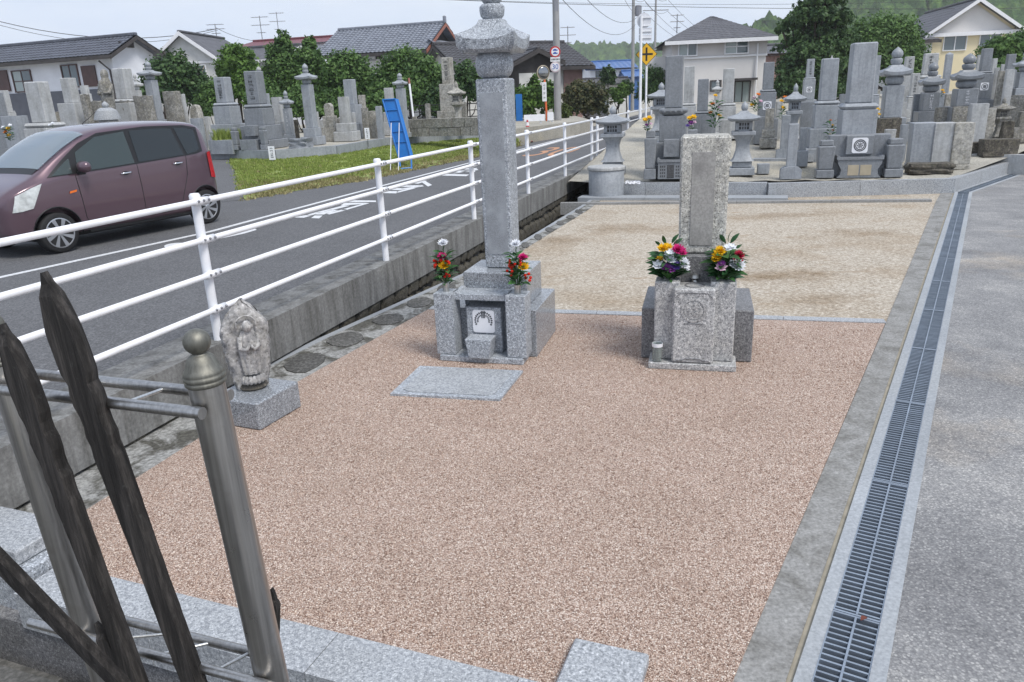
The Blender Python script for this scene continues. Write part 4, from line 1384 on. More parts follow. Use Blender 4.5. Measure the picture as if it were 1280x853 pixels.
CX = [0.00, .05, .14, .30, .50, .70, .95, 1.20, 1.40, 1.60, 1.9, 2.2, 2.5, 2.8, 3.05, 3.2, 3.30, 3.36, 3.395]
def lerp_tab(tab, x):
    for (a, va), (b, vb) in zip(tab[:-1], tab[1:]):
        if a <= x <= b:
            t = (x - a) / (b - a)
            return va + (vb - va) * t
    return tab[0][1] if x < tab[0][0] else tab[-1][1]
TOP = [(0, .70), (.04, .78), (.12, .855), (.28, .945), (.50, 1.035), (.72, 1.20), (.95, 1.36), (1.2, 1.50), (1.40, 1.575), (1.6, 1.61), (2.0, 1.632), (2.4, 1.634), (2.8, 1.62), (3.05, 1.60), (3.22, 1.575), (3.31, 1.44), (3.37, 1.10), (3.395, .80)]
BELT = [(0, .66), (.12, .80), (.28, .87), (.50, .93), (.9, .985), (1.5, 1.01), (2.5, 1.06), (3.1, 1.10), (3.3, 1.10), (3.395, .78)]
WID = [(0, .46), (.05, .58), (.14, .655), (.3, .70), (.5, .722), (.9, .735), (2.6, .7375), (3.0, .732), (3.2, .715), (3.33, .68), (3.395, .62)]
def half_y(x, z):
    """half width of the car side at height z"""
    w = lerp_tab(WID, x); b = lerp_tab(BELT, x); tp = lerp_tab(TOP, x)
    if z <= b:
        t = (z - .52) / .36
        return w * (1 - .035 * t * t) if z < .52 else w * (1 - .025 * ((z - .52) / max(.05, b - .52)) ** 2)
    t = min(1, (z - b) / max(.02, (tp - b)))
    return w * (.975 - .155 * t)
def car_body():
    rows = []
    for x in CX:
        b, tp = lerp_tab(BELT, x), lerp_tab(TOP, x)
        bot = .20 if .1 < x < 3.3 else .27
        zs = [bot, bot + .06, .40, .55, .70 if b > .74 else (b + .55) / 2, b - .03, b]
        zs = [min(z, b) for z in zs]
        sh = b + (tp - b) * .82
        zs += [b + (sh - b) * t for t in (.33, .66, 1.0)]
        pts = [(x, half_y(x, z) * (.95 if i == 0 else 1), z) for i, z in enumerate(zs)]
        ys = pts[-1][1]
        for t, zz in ((.93, .45), (.80, .72), (.55, .90), (.28, .975), (0, 1.0)):
            pts.append((x, ys * t, sh + (tp - sh) * zz))
        rows.append(pts)
    n = len(rows[0])
    mb = MB()
    vs, fs = [], []
    for r in rows:
        full = [(x, -y, z) for x, y, z in r] + [(x, y, z) for x, y, z in r[-2::-1]]
        vs += full
    m_ = 2 * n - 1
    for i in range(len(rows) - 1):
        for k in range(m_ - 1):
            a = i * m_ + k
            fs.append((a, a + 1, a + 1 + m_, a + m_))
        fs.append((i * m_, i * m_ + m_, (i + 1) * m_ + m_ - 1, i * m_ + m_ - 1))
    fs.append(tuple(range(m_))); fs.append(tuple(range((len(rows) - 1) * m_, len(rows) * m_)))
    mb.add(vs, fs)
    return mb
def side_panel(poly, mat, name, parent, out=.004, s=-1, nx=10, nz=6):
    """a piece of glass or trim that follows the body side; poly: bottom line pts (x,z), top line pts (x,z)"""
    bot, topl = poly
    mb = MB()
    def pick(line, u):
        L = len(line) - 1
        k = min(int(u * L), L - 1); f = u * L - k
        return (line[k][0] + (line[k + 1][0] - line[k][0]) * f, line[k][1] + (line[k + 1][1] - line[k][1]) * f)
    def fn(u, v):
        a, b = pick(bot, u), pick(topl, u)
        x, z = a[0] + (b[0] - a[0]) * v, a[1] + (b[1] - a[1]) * v
        return (x, s * (half_y(x, z) + out), z)
    mb.grid(fn, nx, nz)
    return mb.build(name, mat, parent, True)
def make_car(label, paint, detail=True):
    c = thing('parked_car', label, 'car')
    me = car_body().mesh('body', paint, True)
    tmp = bpy.data.objects.new('body', me); COL.objects.link(tmp)
    cut = MB()
    for x in (.60, 3.055):
        for s in (-1, 1):
            pts = []
            cut.tube([(x, s * .52, .285), (x, s * .90, .285)], .322 if s else .3, 28)
    ce = bpy.data.objects.new('cut', cut.mesh('cut')); COL.objects.link(ce)
    ss = tmp.modifiers.new('s', 'SUBSURF'); ss.levels = 2; ss.render_levels = 2
    bo = tmp.modifiers.new('b', 'BOOLEAN'); bo.object = ce; bo.operation = 'DIFFERENCE'; bo.solver = 'EXACT'
    dg = bpy.context.evaluated_depsgraph_get()
    me2 = bpy.data.meshes.new_from_object(tmp.evaluated_get(dg))
    me2.name = 'body'
    bpy.data.objects.remove(tmp); bpy.data.objects.remove(ce)
    me2.materials.clear(); me2.materials.append(paint)
    bd = link_mesh('body', me2, c)
    sharp_by_angle(me2, math.radians(40))
    bk = M['black_trim']
    for s in (-1, 1):
        # window band: dark surround, then the panes
        side_panel(([(.60, .985), (.9, 1.0), (1.5, 1.022), (2.5, 1.072), (3.0, 1.10), (3.14, 1.13)], [(.88, 1.20), (1.15, 1.385), (1.45, 1.50), (2.2, 1.55), (2.9, 1.535), (3.15, 1.49)]), bk, 'window_surround', bd, .006, s, 30, 8)
        side_panel(([(.66, 1.0), (.93, 1.012)], [(.90, 1.17), (.96, 1.20)]), M['side_glass'], 'quarter_window', bd, .011, s, 5, 4)
        side_panel(([(1.02, 1.02), (1.5, 1.04), (1.89, 1.06)], [(1.07, 1.27), (1.40, 1.45), (1.86, 1.50)]), M['side_glass'], 'front_window', bd, .011, s, 12, 6)
        side_panel(([(1.96, 1.065), (2.4, 1.085), (2.76, 1.10)], [(1.95, 1.505), (2.4, 1.51), (2.66, 1.495)]), M['tint_glass'], 'rear_window', bd, .011, s, 12, 6)
        side_panel(([(2.82, 1.105), (3.0, 1.13), (3.08, 1.17)], [(2.72, 1.505), (2.92, 1.495), (3.08, 1.455)]), M['tint_glass'], 'rear_quarter_window', bd, .011, s, 6, 6)
        if detail:
            # door gaps
            for line in ([(.97, .99), (.985, .75), (1.0, .42), (1.05, .30)], [(1.925, 1.05), (1.93, .7), (1.93, .33)], [(2.80, 1.09), (2.76, .80), (2.66, .58), (2.56, .36)], [(1.05, .30), (1.5, .295), (1.93, .30), (2.5, .31)]):
                pts = []
                for (x0, z0), (x1, z1) in zip(line[:-1], line[1:]):
                    for k in range(5):
                        x, z = x0 + (x1 - x0) * k / 5, z0 + (z1 - z0) * k / 5
                        pts.append((x, s * (half_y(x, z) + .000), z))
                MB().tube(pts, .0045, 5).build('door_gap', bk, bd)
            for x, z in ((1.72, .93), (2.62, .985)):
                h = MB().lathe(ball_prof(.05, -.012, .012, .2), 14)
                h.v = [(x + vx * 1.25 + .0, s * (half_y(x, z) - .002) + s * vz * .3, z + vy * .62) for vx, vy, vz in h.v]
                h.build('handle_recess', bk, bd, True)
                MB().tube([(x - .09, s * (half_y(x, z) + .012), z), (x - .05, s * (half_y(x, z) + .032), z + .004), (x + .05, s * (half_y(x, z) + .032), z + .008), (x + .09, s * (half_y(x, z) + .012), z + .010)], [.010, .0125, .0125, .010], 8).build('door_handle', M['chrome'], bd, True)
            mr = MB()
            mr.add([(p[0], p[1], p[2]) for p in [(0, 0, 0)]], [])
            def mf(u, v):
                a, b = 2 * math.pi * u, math.pi * (v - .5)
                k = (abs(math.cos(a)) ** 3 + abs(math.sin(a)) ** 3) ** (-1 / 3)
                return (1.04 + .075 * math.sin(b) * 1.0, s * (.83 + .11 * k * math.cos(a) * math.cos(b)), 1.085 + .075 * k * math.sin(a) * math.cos(b))
            MB().grid(mf, 18, 10).build('wing_mirror', paint, bd, True)
            MB().box(1.0, 1.08, min(s * .70, s * .80), max(s * .70, s * .80), .985, 1.03, .01).build('mirror_foot', bk, bd)
            side_panel(([(.83, .755), (.93, .77)], [(.84, .785), (.94, .797)]), M['lamp_orange'], 'side_repeater', bd, .008, s, 6, 3)
            side_panel(([(.10, .60), (.20, .605), (.33, .63)], [(.16, .80), (.34, .875), (.50, .925)]), M['lamp_clear'], 'headlight', bd, .010, s, 10, 6)
            side_panel(([(3.225, .72), (3.335, .70)], [(3.215, 1.10), (3.30, 1.12)]), M['lamp_red'], 'tail_light', bd, .010, s, 5, 6)
            side_panel(([(1.02, .21), (2.0, .205), (2.76, .21)], [(1.02, .245), (2.0, .24), (2.76, .245)]), bk, 'sill', bd, .004, s, 12, 2)
    def top_patch(x0, x1, yf, mat, name, nx=14, ny=12, lift=.006):
        def fn(u, v):
            x = x0 + (x1 - x0) * u
            b, tp = lerp_tab(BELT, x), lerp_tab(TOP, x)
            sh = b + (tp - b) * .82
            ys = half_y(x, sh) * yf
            t = -1 + 2 * v
            prof = [(0, 1.0), (.28, .975), (.55, .90), (.80, .72), (.93, .45), (1, 0)]
            zz = lerp_tab(prof, abs(t) * yf)
            return (x - lift * .6, t * ys, sh + (tp - sh) * zz + lift)
        return MB().grid(fn, nx, ny).build(name, mat, bd, True)
    top_patch(.50, .60, .90, bk, 'cowl', 4, 12, .009)
    top_patch(.585, 1.30, .93, M['screen_glass'], 'windscreen', lift=.012)
    if detail:
        for y0, y1 in ((-.48, .02), (.0, .50)):
            MB().tube([(.53, y0, 1.055), (.60, (y0 + y1) / 2, 1.105 + .0), (.64, y1, 1.135)], .008, 6).build('wiper', bk, bd)
        def front(name, mat, z0, z1, yw, lift):
            def fn(u, v):
                y = (-1 + 2 * u) * yw
                z = z0 + (z1 - z0) * v
                x = .02 + .11 * (abs(y) / .62) ** 2.2 + (.0 if z < .6 else (z - .6) * .25) - lift
                return (x, y, z)
            return MB().grid(fn, 16, 4).build(name, mat, bd, True)
        front('lower_grille', bk, .30, .46, .40, .030)
        front('upper_grille', bk, .60, .67, .36, .028)
        front('chrome_strip', M['chrome'], .675, .700, .36, .034)
        front('number_plate', M['white_plate'], .47, .58, .165, .040)
        # seats behind the glass
        for y in (-.33, .33):
            MB().box(1.35, 1.50, y - .22, y + .22, .55, 1.15, .05).build('seat_back', bk, c)
            MB().box(1.38, 1.46, y - .12, y + .12, 1.17, 1.34, .04).build('head_rest', bk, c)
        MB().tube([(1.06, .33 + .17 * math.cos(a), .98 + .17 * math.sin(a)) for a in [k * math.pi / 8 for k in range(17)]], .014, 8).build('steering_wheel', bk, c, True)
        MB().tube([(1.7, 0, 1.62), (1.83, 0, 1.70), (1.98, 0, 1.80)], [.006, .005, .003], 6).build('antenna', bk, bd)
    for x in (.60, 3.055):
        for s in (-1, 1):
            w = MB()
            R_, yo = .268, s * .705
            pr = [(.19, -.075), (.245, -.078), (.262, -.066), (R_, -.045), (R_, .045), (.262, .066), (.245, .078), (.19, .075)]
            w.lathe(pr, 32)
            w.v = [(x + vx, s * .640 + vz * 1.0, .268 + vy) for vx, vy, vz in w.v]
            wo_ = w.build('wheel', M['tyre'], c, True)
            rm = MB()
            rm.lathe([(.198, -.01), (.198, .012), (.186, .014), (.178, .002), (.03, -.012)], 32)
            for k in range(8):
                a = 2 * math.pi * k / 8
                for side_ in (0, 1):
                    a0 = a + side_ * .30 - .15
                ca, sa = math.cos(a), math.sin(a)
                tw = .36
                P = lambda r, v, ang: (r * math.cos(a + ang) - v * math.sin(a + ang), r * math.sin(a + ang) + v * math.cos(a + ang))
                q_ = [P(.035, -.012, 0), P(.184, -.030, tw), P(.184, .026, tw), P(.035, .014, 0)]
                rm.add([(p[0], p[1], .012) for p in q_] + [(p[0], p[1], -.004) for p in q_], [(0, 1, 2, 3), (0, 4, 5, 1), (2, 6, 7, 3)])
            rm.lathe([(.04, -.005), (.040, .016), (.03, .020), (.002, .021)], 16)
            rm.v = [(x + vx, s * (.640 + .066) + s * vz, .268 + vy) for vx, vy, vz in rm.v]
            rm.build('rim', M['alloy'], wo_)
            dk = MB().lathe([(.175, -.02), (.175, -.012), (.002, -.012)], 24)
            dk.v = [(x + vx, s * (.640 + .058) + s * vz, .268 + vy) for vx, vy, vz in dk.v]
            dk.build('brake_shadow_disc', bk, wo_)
            ar = MB().tube([(x + (.322) * math.cos(a), s * (half_y(min(3.36, max(.04, x + .322 * math.cos(a))), .285 + .322 * math.sin(a)) - .004), .285 + .322 * math.sin(a)) for a in [math.radians(-12 + 204 * k / 20) for k in range(21)]], .010, 6)
            ar.build('wheel_arch', bk, bd, True)
    MB().box(.35, 3.2, -.62, .62, .17, .40, .05).build('underbody', bk, c)
    return c
car = make_car('plum purple small hatchback parked across the road behind the white fence', M['car_purple'])
A_, B_ = G(80, 316.5, ROAD_Z), G(262, 279.5, ROAD_Z)
hd = (A_ - B_).normalized()                           # from rear wheel to front wheel
rzc = math.atan2(-hd.y, -hd.x)                        # local +x points to the rear
lat = Vector((-math.sin(rzc), math.cos(rzc), 0))      # local +y
ctr = (A_ + B_) / 2
side_sign = -1 if lat.dot(-ctr) < 0 else 1            # which side faces the camera
org = ctr - Vector((math.cos(rzc), math.sin(rzc), 0)) * (.60 + 2.455 / 2) - lat * (side_sign * .715)
car.location = (org.x, org.y, ROAD_Z)
car.rotation_euler = (0, 0, rzc)
sc_c = (A_ - B_).length / 2.455
car.scale = (sc_c, sc_c, sc_c)
# ================================================================== GRAVESTONES
RZR, RZL = math.radians(-14.5), math.radians(-16)
def crest(parent, x, y, z, w, kind='ring'):
    cp = MB().prism(rounded_rect(w, w, w * .14), y - .006, y)
    off(cp, x, 0, z)
    o = cp.build('crest_plate', M['white_plate'], parent)
    r = MB()
    ring(r, w * .33, w * .40, y - .0085, x, z, 24, y1=y - .0045)
    if kind == 'star':
        ring(r, w * .24, w * .30, y - .0085, x, z, 20, y1=y - .0045)
        for k in range(8):
            a = math.radians(45 * k)
            ring(r, 0.001, w * .045, y - .0085, x + w * .15 * math.cos(a), z + w * .15 * math.sin(a), 8, y1=y - .0045)
        ring(r, w * .03, w * .09, y - .0085, x, z, 12, y1=y - .0045)
    else:
        for k in range(4):
            a = math.radians(45 + 90 * k)
            ring(r, w * .04, w * .11, y - .0085, x + w * .14 * math.cos(a), z + w * .14 * math.sin(a), 10, y1=y - .0045)
    r.build('crest', M['crest_dark'], o)
    return o
M['insc_dark'] = simple('dark_engraving', (.05, .05, .05, 1), .8)
M['insc_white'] = simple('white_engraving', (.72, .73, .76, 1), .6)
def inscription(parent, x, y, z0, z1, w, mat, n=6, seed=0):
    """a worn column of engraved strokes, too small to read in the photograph"""
    rnd = random.Random(seed)
    mb = MB()
    h = (z1 - z0) / n
    for k in range(n):
        zc_ = z1 - h * (k + .5)
        for j in range(rnd.randint(3, 5)):
            if rnd.random() < .6:
                zz = zc_ + h * .38 * (1 - 2 * j / 4); ww = w * rnd.uniform(.5, 1)
                mb.box(x - ww / 2, x + ww / 2, y - .002, y + .001, zz - h * .035, zz + h * .035)
            else:
                xx = x + w * rnd.uniform(-.4, .4); hh = h * rnd.uniform(.3, .7)
                mb.box(xx - w * .05, xx + w * .05, y - .002, y + .001, zc_ - hh / 2, zc_ + hh / 2)
    return mb.build('inscription', mat, parent)
def site(cx, py, Y, left):
    P = D(cx, py, Y)
    g = LEFT_Z if left else gz(P.y)
    return P, g
def pillar(label, cx, ty, my, wpx, Y, mat='far_blue', left=False, cushion=True, tiers=3, cr=None, insc=None, vases=None, flare=1.0, g=None, rz=None, k=None, altar=False, top='flat', dep=.95, group=None, lotus=False, name='gravestone'):
    P, gg = site(cx, my, Y, left)
    g = gg if g is None else g
    sc = mpp(cx, my, Y)
    kk = k or (1.38 if left else 1.2)
    W = wpx * sc / kk
    zt, zm = D(cx, ty, Y).z - g, P.z - g
    zm = max(zm, .06)
    mt = M[mat]
    o = thing(name, label, 'gravestone', (P.x, P.y, g), (RZL if left else RZR) if rz is None else rz, group or ('gravestones across the road' if left else 'gravestones of the cemetery behind'))
    sh = MB()
    if top == 'round':
        n = 8
        prof = [(-W / 2, zm), (W / 2, zm), (W / 2, zt - W * .28)] + [(W / 2 * math.cos(math.pi * j / n), zt - W * .28 + W * .28 * math.sin(math.pi * j / n)) for j in range(1, n)] + [(-W / 2, zt - W * .28)]
        sh.prism(prof, -W * dep / 2, W * dep / 2)
    elif top == 'point':
        sh.cbox(W, W * dep, zm, zt - W * .28, .01)
        sh.cbox(W * .98, W * dep * .98, zt - W * .28 + .001, zt, .006, top=.12)
    else:
        sh.cbox(W, W * dep, zm, zt, W * .05, top=.97)
    so = sh.build('shaft', mt, o)
    if insc:
        inscription(so, 0, -W * dep / 2 - .003, zm + (zt - zm) * .12, zt - (zt - zm) * .12, W * .38, M[insc], 6, int(cx * 7))
    zc_ = zm
    if lotus:
        hh = W * .42
        lt = MB().lathe([(W * .52, zm - hh), (W * .70, zm - hh * .75), (W * .82, zm - hh * .35), (W * .80, zm - hh * .12), (W * .60, zm - .002)], 24, sq=5)
        lo_ = lt.build('lotus_seat', mt, o, 'auto')
        for j in range(16):
            a = 2 * math.pi * (j + .5) / 16
            q_ = (abs(math.cos(a)) ** 5 + abs(math.sin(a)) ** 5) ** -.2
            pe = MB().lathe(ball_prof(W * .15, -hh * .3, hh * .32, .1, 6), 8)
            pe.v = [(vx * .75 + W * .72 * q_ * math.cos(a), vy * .75 + W * .72 * q_ * math.sin(a), vz + zm - hh * .42) for vx, vy, vz in pe.v]
            pe.build('lotus_petal', mt, lo_, True)
        zc_ = zm - hh
    elif cushion:
        hh = W * .26
        cu = MB().box(-W * .74, W * .74, -W * .72, W * .72, zm - hh, zm - .001, hh * .46)
        cu.build('cushion', mt, o, 'auto')
        zc_ = zm - hh
    if tiers and zc_ > .05:
        ws = {1: [1.7], 2: [1.55, 2.15], 3: [1.5, 2.0, 2.6]}[tiers]
        fr = {1: [1], 2: [.55, .45], 3: [.42, .36, .22]}[tiers]
        z1 = zc_ - .001
        for i, (w_, f_) in enumerate(zip(ws, fr)):
            z0 = z1 - zc_ * f_ + .001 if i < tiers - 1 else 0
            w_ *= W * flare
            t_ = MB().cbox(w_, w_ * .95, z0, z1, .012).build(['upper_base', 'lower_base', 'plinth'][i] if tiers > 1 else 'base', mt, o)
            if cr and i == (0 if tiers < 3 else cr[1]):
                crest(t_, 0, -w_ * .475 - .001, (z0 + z1) / 2, min(w_ * .5, (z1 - z0) * .7), cr[0])
            z1 = z0 - .001
    if vases:
        vw, vh, vx, vy = vases
        for s in (-1, 1):
            MB().cbox(vw * W, vw * W, 0, vh, .01, s * vx * W, -vy * W, top=1.12).build('vase_stand', mt, o)
    return o, W, zm, zt, g, P
def gorinto(label, cx, ty, cty, my, wpx, roofpx, Y, mat='far_blue', left=False, insc=None, tiers=2, g=None):
    P, gg = site(cx, my, Y, left)
    g = gg if g is None else g
    sc = mpp(cx, my, Y)
    W = wpx * sc / (1.32 if left else 1.18)
    RW = roofpx * sc / 2.15
    zt, zc_, zm = D(cx, ty, Y).z - g, D(cx, cty, Y).z - g, P.z - g
    mt = M[mat]
    o = thing('gravestone', label, 'gravestone', (P.x, P.y, g), RZL if left else RZR, 'five ringed tombs')
    b = MB().cbox(W, W, zm, zc_, W * .04).build('body', mt, o)
    if insc:
        inscription(b, 0, -W / 2 - .003, zm + (zc_ - zm) * .1, zc_ - (zc_ - zm) * .08, W * .2, M[insc], 5, int(cx))
    H = zt - zc_
    z = [zc_, zc_ + .25 * H, zc_ + .53 * H, zc_ + .70 * H, zt]
    MB().lathe(ball_prof(W * .50, z[0] + .001, z[1] + .02, .55), 20).build('sphere', mt, o, True)
    gor_roof(MB(), RW, z[1] - .01, z[2], W * .30, W * .12, .36, 6).build('roof_stone', mt, o, 'auto')
    MB().lathe(bowl_prof(W * .32, z[2] + .001, z[3]), 16).build('bowl', mt, o, 'auto')
    MB().lathe(jewel_prof(W * .31, z[3] + .001, z[4]), 16).build('jewel', mt, o, True)
    z1 = zm - .001
    for i, (w_, f_) in enumerate([(1.45, .5), (2.0, .5)][:tiers]):
        z0 = z1 - zm / tiers + .001 if i < tiers - 1 else 0
        MB().cbox(w_ * W, w_ * W, z0, z1, .01).build(['upper_base', 'lower_base'][i], mt, o)
        z1 = z0 - .001
    return o
def lantern(label, cx, ty, by, roofpx, Y, mat='far_blue', left=False, g=None, thick=1.0):
    P = D(cx, by, Y)
    gg = LEFT_Z if left else gz(P.y)
    g = gg if g is None else g
    sc = mpp(cx, (ty + by) / 2, Y)
    RW = roofpx * sc / 2.1
    H = D(cx, ty, Y).z - g
    mt = M[mat]
    o = thing('stone_lantern', label, 'stone lantern', (P.x, P.y, g), RZL if left else RZR, 'stone lanterns')
    f = lambda t: t * H
    MB().cbox(RW * 1.55, RW * 1.55, 0, f(.10), .01).build('plinth', mt, o)
    MB().cbox(RW * 1.2, RW * 1.2, f(.10) + .001, f(.19), .02).build('base', mt, o)
    prof = [(RW * .74, f(.19) + .001), (RW * .58, f(.23)), (RW * .44 * thick, f(.33)), (RW * .41 * thick, f(.42)), (RW * .50 * thick, f(.50)), (RW * .66, f(.545))]
    MB().lathe(prof, 20, sq=6).build('shaft', mt, o, 'auto')
    MB().cbox(RW * 1.45, RW * 1.45, f(.546), f(.60), .012).build('platform', mt, o)
    fb_ = MB()
    w = RW * .52
    for sx in (-1, 1):
        for sy in (-1, 1):
            fb_.cbox(w * .42, w * .42, f(.601), f(.735), .004, sx * w * .79, sy * w * .79)
    fb_.cbox(w * 2, w * 2, f(.601), f(.625), .004)
    fb_.cbox(w * 2, w * 2, f(.715), f(.736), .004)
    for a in range(4):
        Rm = Matrix.Rotation(a * math.pi / 2, 4, 'Z')
        for xx in (-.28, 0, .28):
            fb_.box(xx * w - w * .05, xx * w + w * .05, -w * .97, -w * .90, f(.625), f(.715), M=Rm)
        fb_.box(-w * .6, w * .6, -w * .96, -w * .91, f(.664), f(.676), M=Rm)
    fo = fb_.build('fire_box', mt, o)
    MB().cbox(w * 1.5, w * 1.5, f(.605), f(.73), 0).build('dark_interior', M['far_dark'], fo)  # dark block paints the shade inside the fire box
    gor_roof(MB(), RW, f(.737), f(.875), RW * .22, RW * .10, .22, 6).build('roof', mt, o, 'auto')
    MB().lathe(jewel_prof(RW * .22, f(.876), H), 16).build('jewel', mt, o, True)
    return o
def rough(label, cx, ty, by, wpx, Y, mat='far_old', left=False, base=0, top='flat', g=None, k=None, amp=.03, name='gravestone', cat='gravestone', group=None, seed=None, dep=.8, rz=None):
    """old uneven block from ty down to by, on a base block of `base` px width reaching the ground"""
    rnd = random.Random(seed or int(cx * 13 + ty))
    P, gg = site(cx, by, Y, left)
    g = gg if g is None else g
    sc = mpp(cx, by, Y)
    W = wpx * sc / (k or (1.3 if left else 1.15))
    zt, zb_ = D(cx, ty, Y).z - g, max(P.z - g, 0)
    if not base:
        zb_ = 0
    o = thing(name, label, cat, (P.x, P.y, g), ((RZL if left else RZR) if rz is None else rz) + rnd.uniform(-.06, .06), group or ('gravestones across the road' if left else 'gravestones of the cemetery behind'))
    bm = bmesh.new()
    bmesh.ops.create_cube(bm, size=1)
    bmesh.ops.subdivide_edges(bm, edges=bm.edges[:], cuts=5, use_grid_fill=True)
    H = zt - zb_
    ph = [rnd.uniform(0, 6) for _ in range(6)]
    for v in bm.verts:
        x, y, z_ = v.co
        r = (x * x + y * y) ** .5
        rz_ = 1 - .10 * max(0, abs(x) - .3) - (.06 if abs(abs(x) - .5) < .01 and abs(abs(y) - .5) < .01 else 0)
        zz = z_ + .5
        if top == 'round' and zz > .6:
            t = (zz - .6) / .4
            zz = .6 + .4 * t * (1 - .55 * (2 * x) ** 2)
        if top == 'point' and zz > .7:
            t = (zz - .7) / .3
            x *= 1 - .6 * t
        nx = amp * (math.sin(x * 9 + ph[0] + zz * 7) + math.sin(y * 11 + ph[1] - zz * 13)) * .5
        ny = amp * (math.sin(zz * 10 + ph[2] + x * 8) + math.sin(zz * 23 + ph[3])) * .4
        v.co = Vector((x * W * rz_ + nx * W, y * W * dep * rz_ + ny * W, zb_ + zz * H + (amp * H * .4 * math.sin(x * 7 + ph[4]) * math.cos(y * 6 + ph[5]) if zz > .9 else 0)))
    me = bpy.data.meshes.new('stone'); bm.to_mesh(me); bm.free()
    me.materials.append(M[mat])
    me.polygons.foreach_set('use_smooth', [True] * len(me.polygons))
    sharp_by_angle(me, math.radians(50))
    link_mesh('stone', me, o)
    if base and zb_ > .04:
        bw_ = base * sc / (1.3 if left else 1.15)
        h1 = zb_ * .55
        MB().cbox(bw_, bw_ * .9, h1, zb_ - .002, .015).build('upper_base', M[mat], o)
        MB().cbox(bw_ * 1.3, bw_ * 1.2, 0, h1 - .002, .015).build('lower_base', M[mat], o)
    return o
def far_flowers(label, cx, py, Y, spec, h=.3, g=None, n=40):
    P = D(cx, py, Y)
    sc = mpp(cx, py, Y)
    bl_ = [(dx * sc, -.03, dz * sc, r * sc, c, 'open') for dx, dz, r, c in spec]
    return bouquet((P.x, P.y, P.z), label, bl_, (n, 0, h, min(.14, h * .38), h * .3), [])

M['door_beige'] = simple('beige_metal_door', (.42, .36, .26, 1), .5)
# ---------------- cemetery behind the plot
r1 = pillar('tall slate blue pillar tomb on a lotus seat beside the white fence end', 842, 70, 135, 26, 16.1, 'far_slate', lotus=True, tiers=3, cr=None)
o, W, zm, zt, g0, P0 = r1
def altar_set(o, W, y0, mat, house_w, house_h, crest_kind=None, flare=False, doors=None, vase=None, shelf=True, z0=0.0, lattice=False):
    """incense house, shelf, crest block and vase stands in front of a tomb"""
    mt = M[mat]
    hw = house_w / 2
    if flare:
        pr = [(-hw, z0), (hw, z0), (hw * .86, z0 + house_h * .18), (hw * .82, z0 + house_h * .45), (hw * .98, z0 + house_h * .8), (hw, z0 + house_h), (-hw, z0 + house_h), (-hw * .98, z0 + house_h * .8), (-hw * .82, z0 + house_h * .45), (-hw * .86, z0 + house_h * .18)]
        hs = MB().prism(pr, y0 - .16, y0 + .10).build('incense_house', mt, o)
    else:
        hs = MB().box(-hw, hw, y0 - .14, y0 + .10, z0, z0 + house_h, .008).build('incense_house', mt, o)
    yf = y0 - (.16 if flare else .14)
    if doors:
        for s in (-1, 1):
            MB().box(s * hw * .28 - hw * .25, s * hw * .28 + hw * .25, yf - .006, yf - .001, z0 + house_h * .14, z0 + house_h * .72, .003).build('door_panel', doors, hs)
    if lattice:
        MB().box(-hw * .28, hw * .28, yf - .003, yf - .001, z0 + .02, z0 + house_h * .85).build('opening', M['far_dark'], hs)  # dark plate on solid stone paints a shaded opening
        for s in (-1, 1):
            lt = MB()
            for i in range(3):
                for j in range(4):
                    lt.box(s * hw * .62 + (i - 1) * hw * .16 - hw * .05, s * hw * .62 + (i - 1) * hw * .16 + hw * .05, yf - .003, yf - .001, z0 + house_h * (.12 + .19 * j), z0 + house_h * (.24 + .19 * j))
            lt.build('lattice', M['far_dark'], hs)  # dark plates paint the shade in the lattice holes
    if shelf:
        zt_ = z0 + house_h
        MB().prism([(-hw * 1.05, zt_ + .004), (hw * 1.05, zt_ + .004), (hw * 1.05, zt_ + .085), (hw * .94, zt_ + .075), (hw * .84, zt_ + .045), (-hw * .84, zt_ + .045), (-hw * .94, zt_ + .075), (-hw * 1.05, zt_ + .085)], yf - .02, y0 + .09).build('offering_shelf', mt, o)
    if crest_kind:
        bz = z0 + house_h + .09
        c_ = MB().box(-hw * .62, hw * .62, y0 + .02, y0 + .24, bz, bz + house_h * 1.05, .01).build('crest_block', mt, o)
        if crest_kind == 'carved':
            rg_ = MB(); ring(rg_, hw * .26, hw * .34, y0 + .012, 0, bz + house_h * .55, 20); ring(rg_, .004, hw * .18, y0 + .014, 0, bz + house_h * .55, 12)
            rg_.build('carved_crest', mt, c_)
        else:
            crest(c_, 0, y0 + .019, bz + house_h * .5, hw * .72, crest_kind)
    if vase:
        vx, vw, vh = vase
        for s in (-1, 1):
            MB().cbox(vw * .95, vw * .95, z0, z0 + vh * .22, .012, s * vx, y0 - .02).build('vase_foot', mt, o)
            MB().cbox(vw * .78, vw * .78, z0 + vh * .22 + .001, z0 + vh * .85, .02, s * vx, y0 - .02, top=1.22).build('vase_stand', mt, o)
            MB().cbox(vw * .7, vw * .7, z0 + vh * .85 + .001, z0 + vh, .015, s * vx, y0 - .02).build('vase_head', mt, o)
altar_set(o, W, -.62, 'far_slate', .50, .33, 'carved', False, None, (.41, .25, .95), True, .02, True)
far_flowers('small yellow and pink bouquet left of the tall slate tomb', 809, 164, 15.55, [(-3, 13, 4, 'yellow'), (2, 15, 4, 'yellow'), (3, 8, 3, 'pale'), (-1, 7, 3, 'purple'), (0, 4, 3, 'white')], .22)
far_flowers('small yellow and violet bouquet right of the tall slate tomb', 863, 163, 15.5, [(-2, 14, 4, 'yellow'), (3, 15, 4, 'yellow'), (0, 8, 4, 'purple'), (4, 9, 3, 'pale'), (-4, 5, 3, 'violet')], .22)
pillar('light grey pillar stone just right of the lotus tomb, half hidden behind it', 861, 83, 129, 15, 19.6, 'far_grey')
pillar('low slate pillar stone in front of the beige house corner', 878, 99, 139, 16, 18.2, 'far_slate')
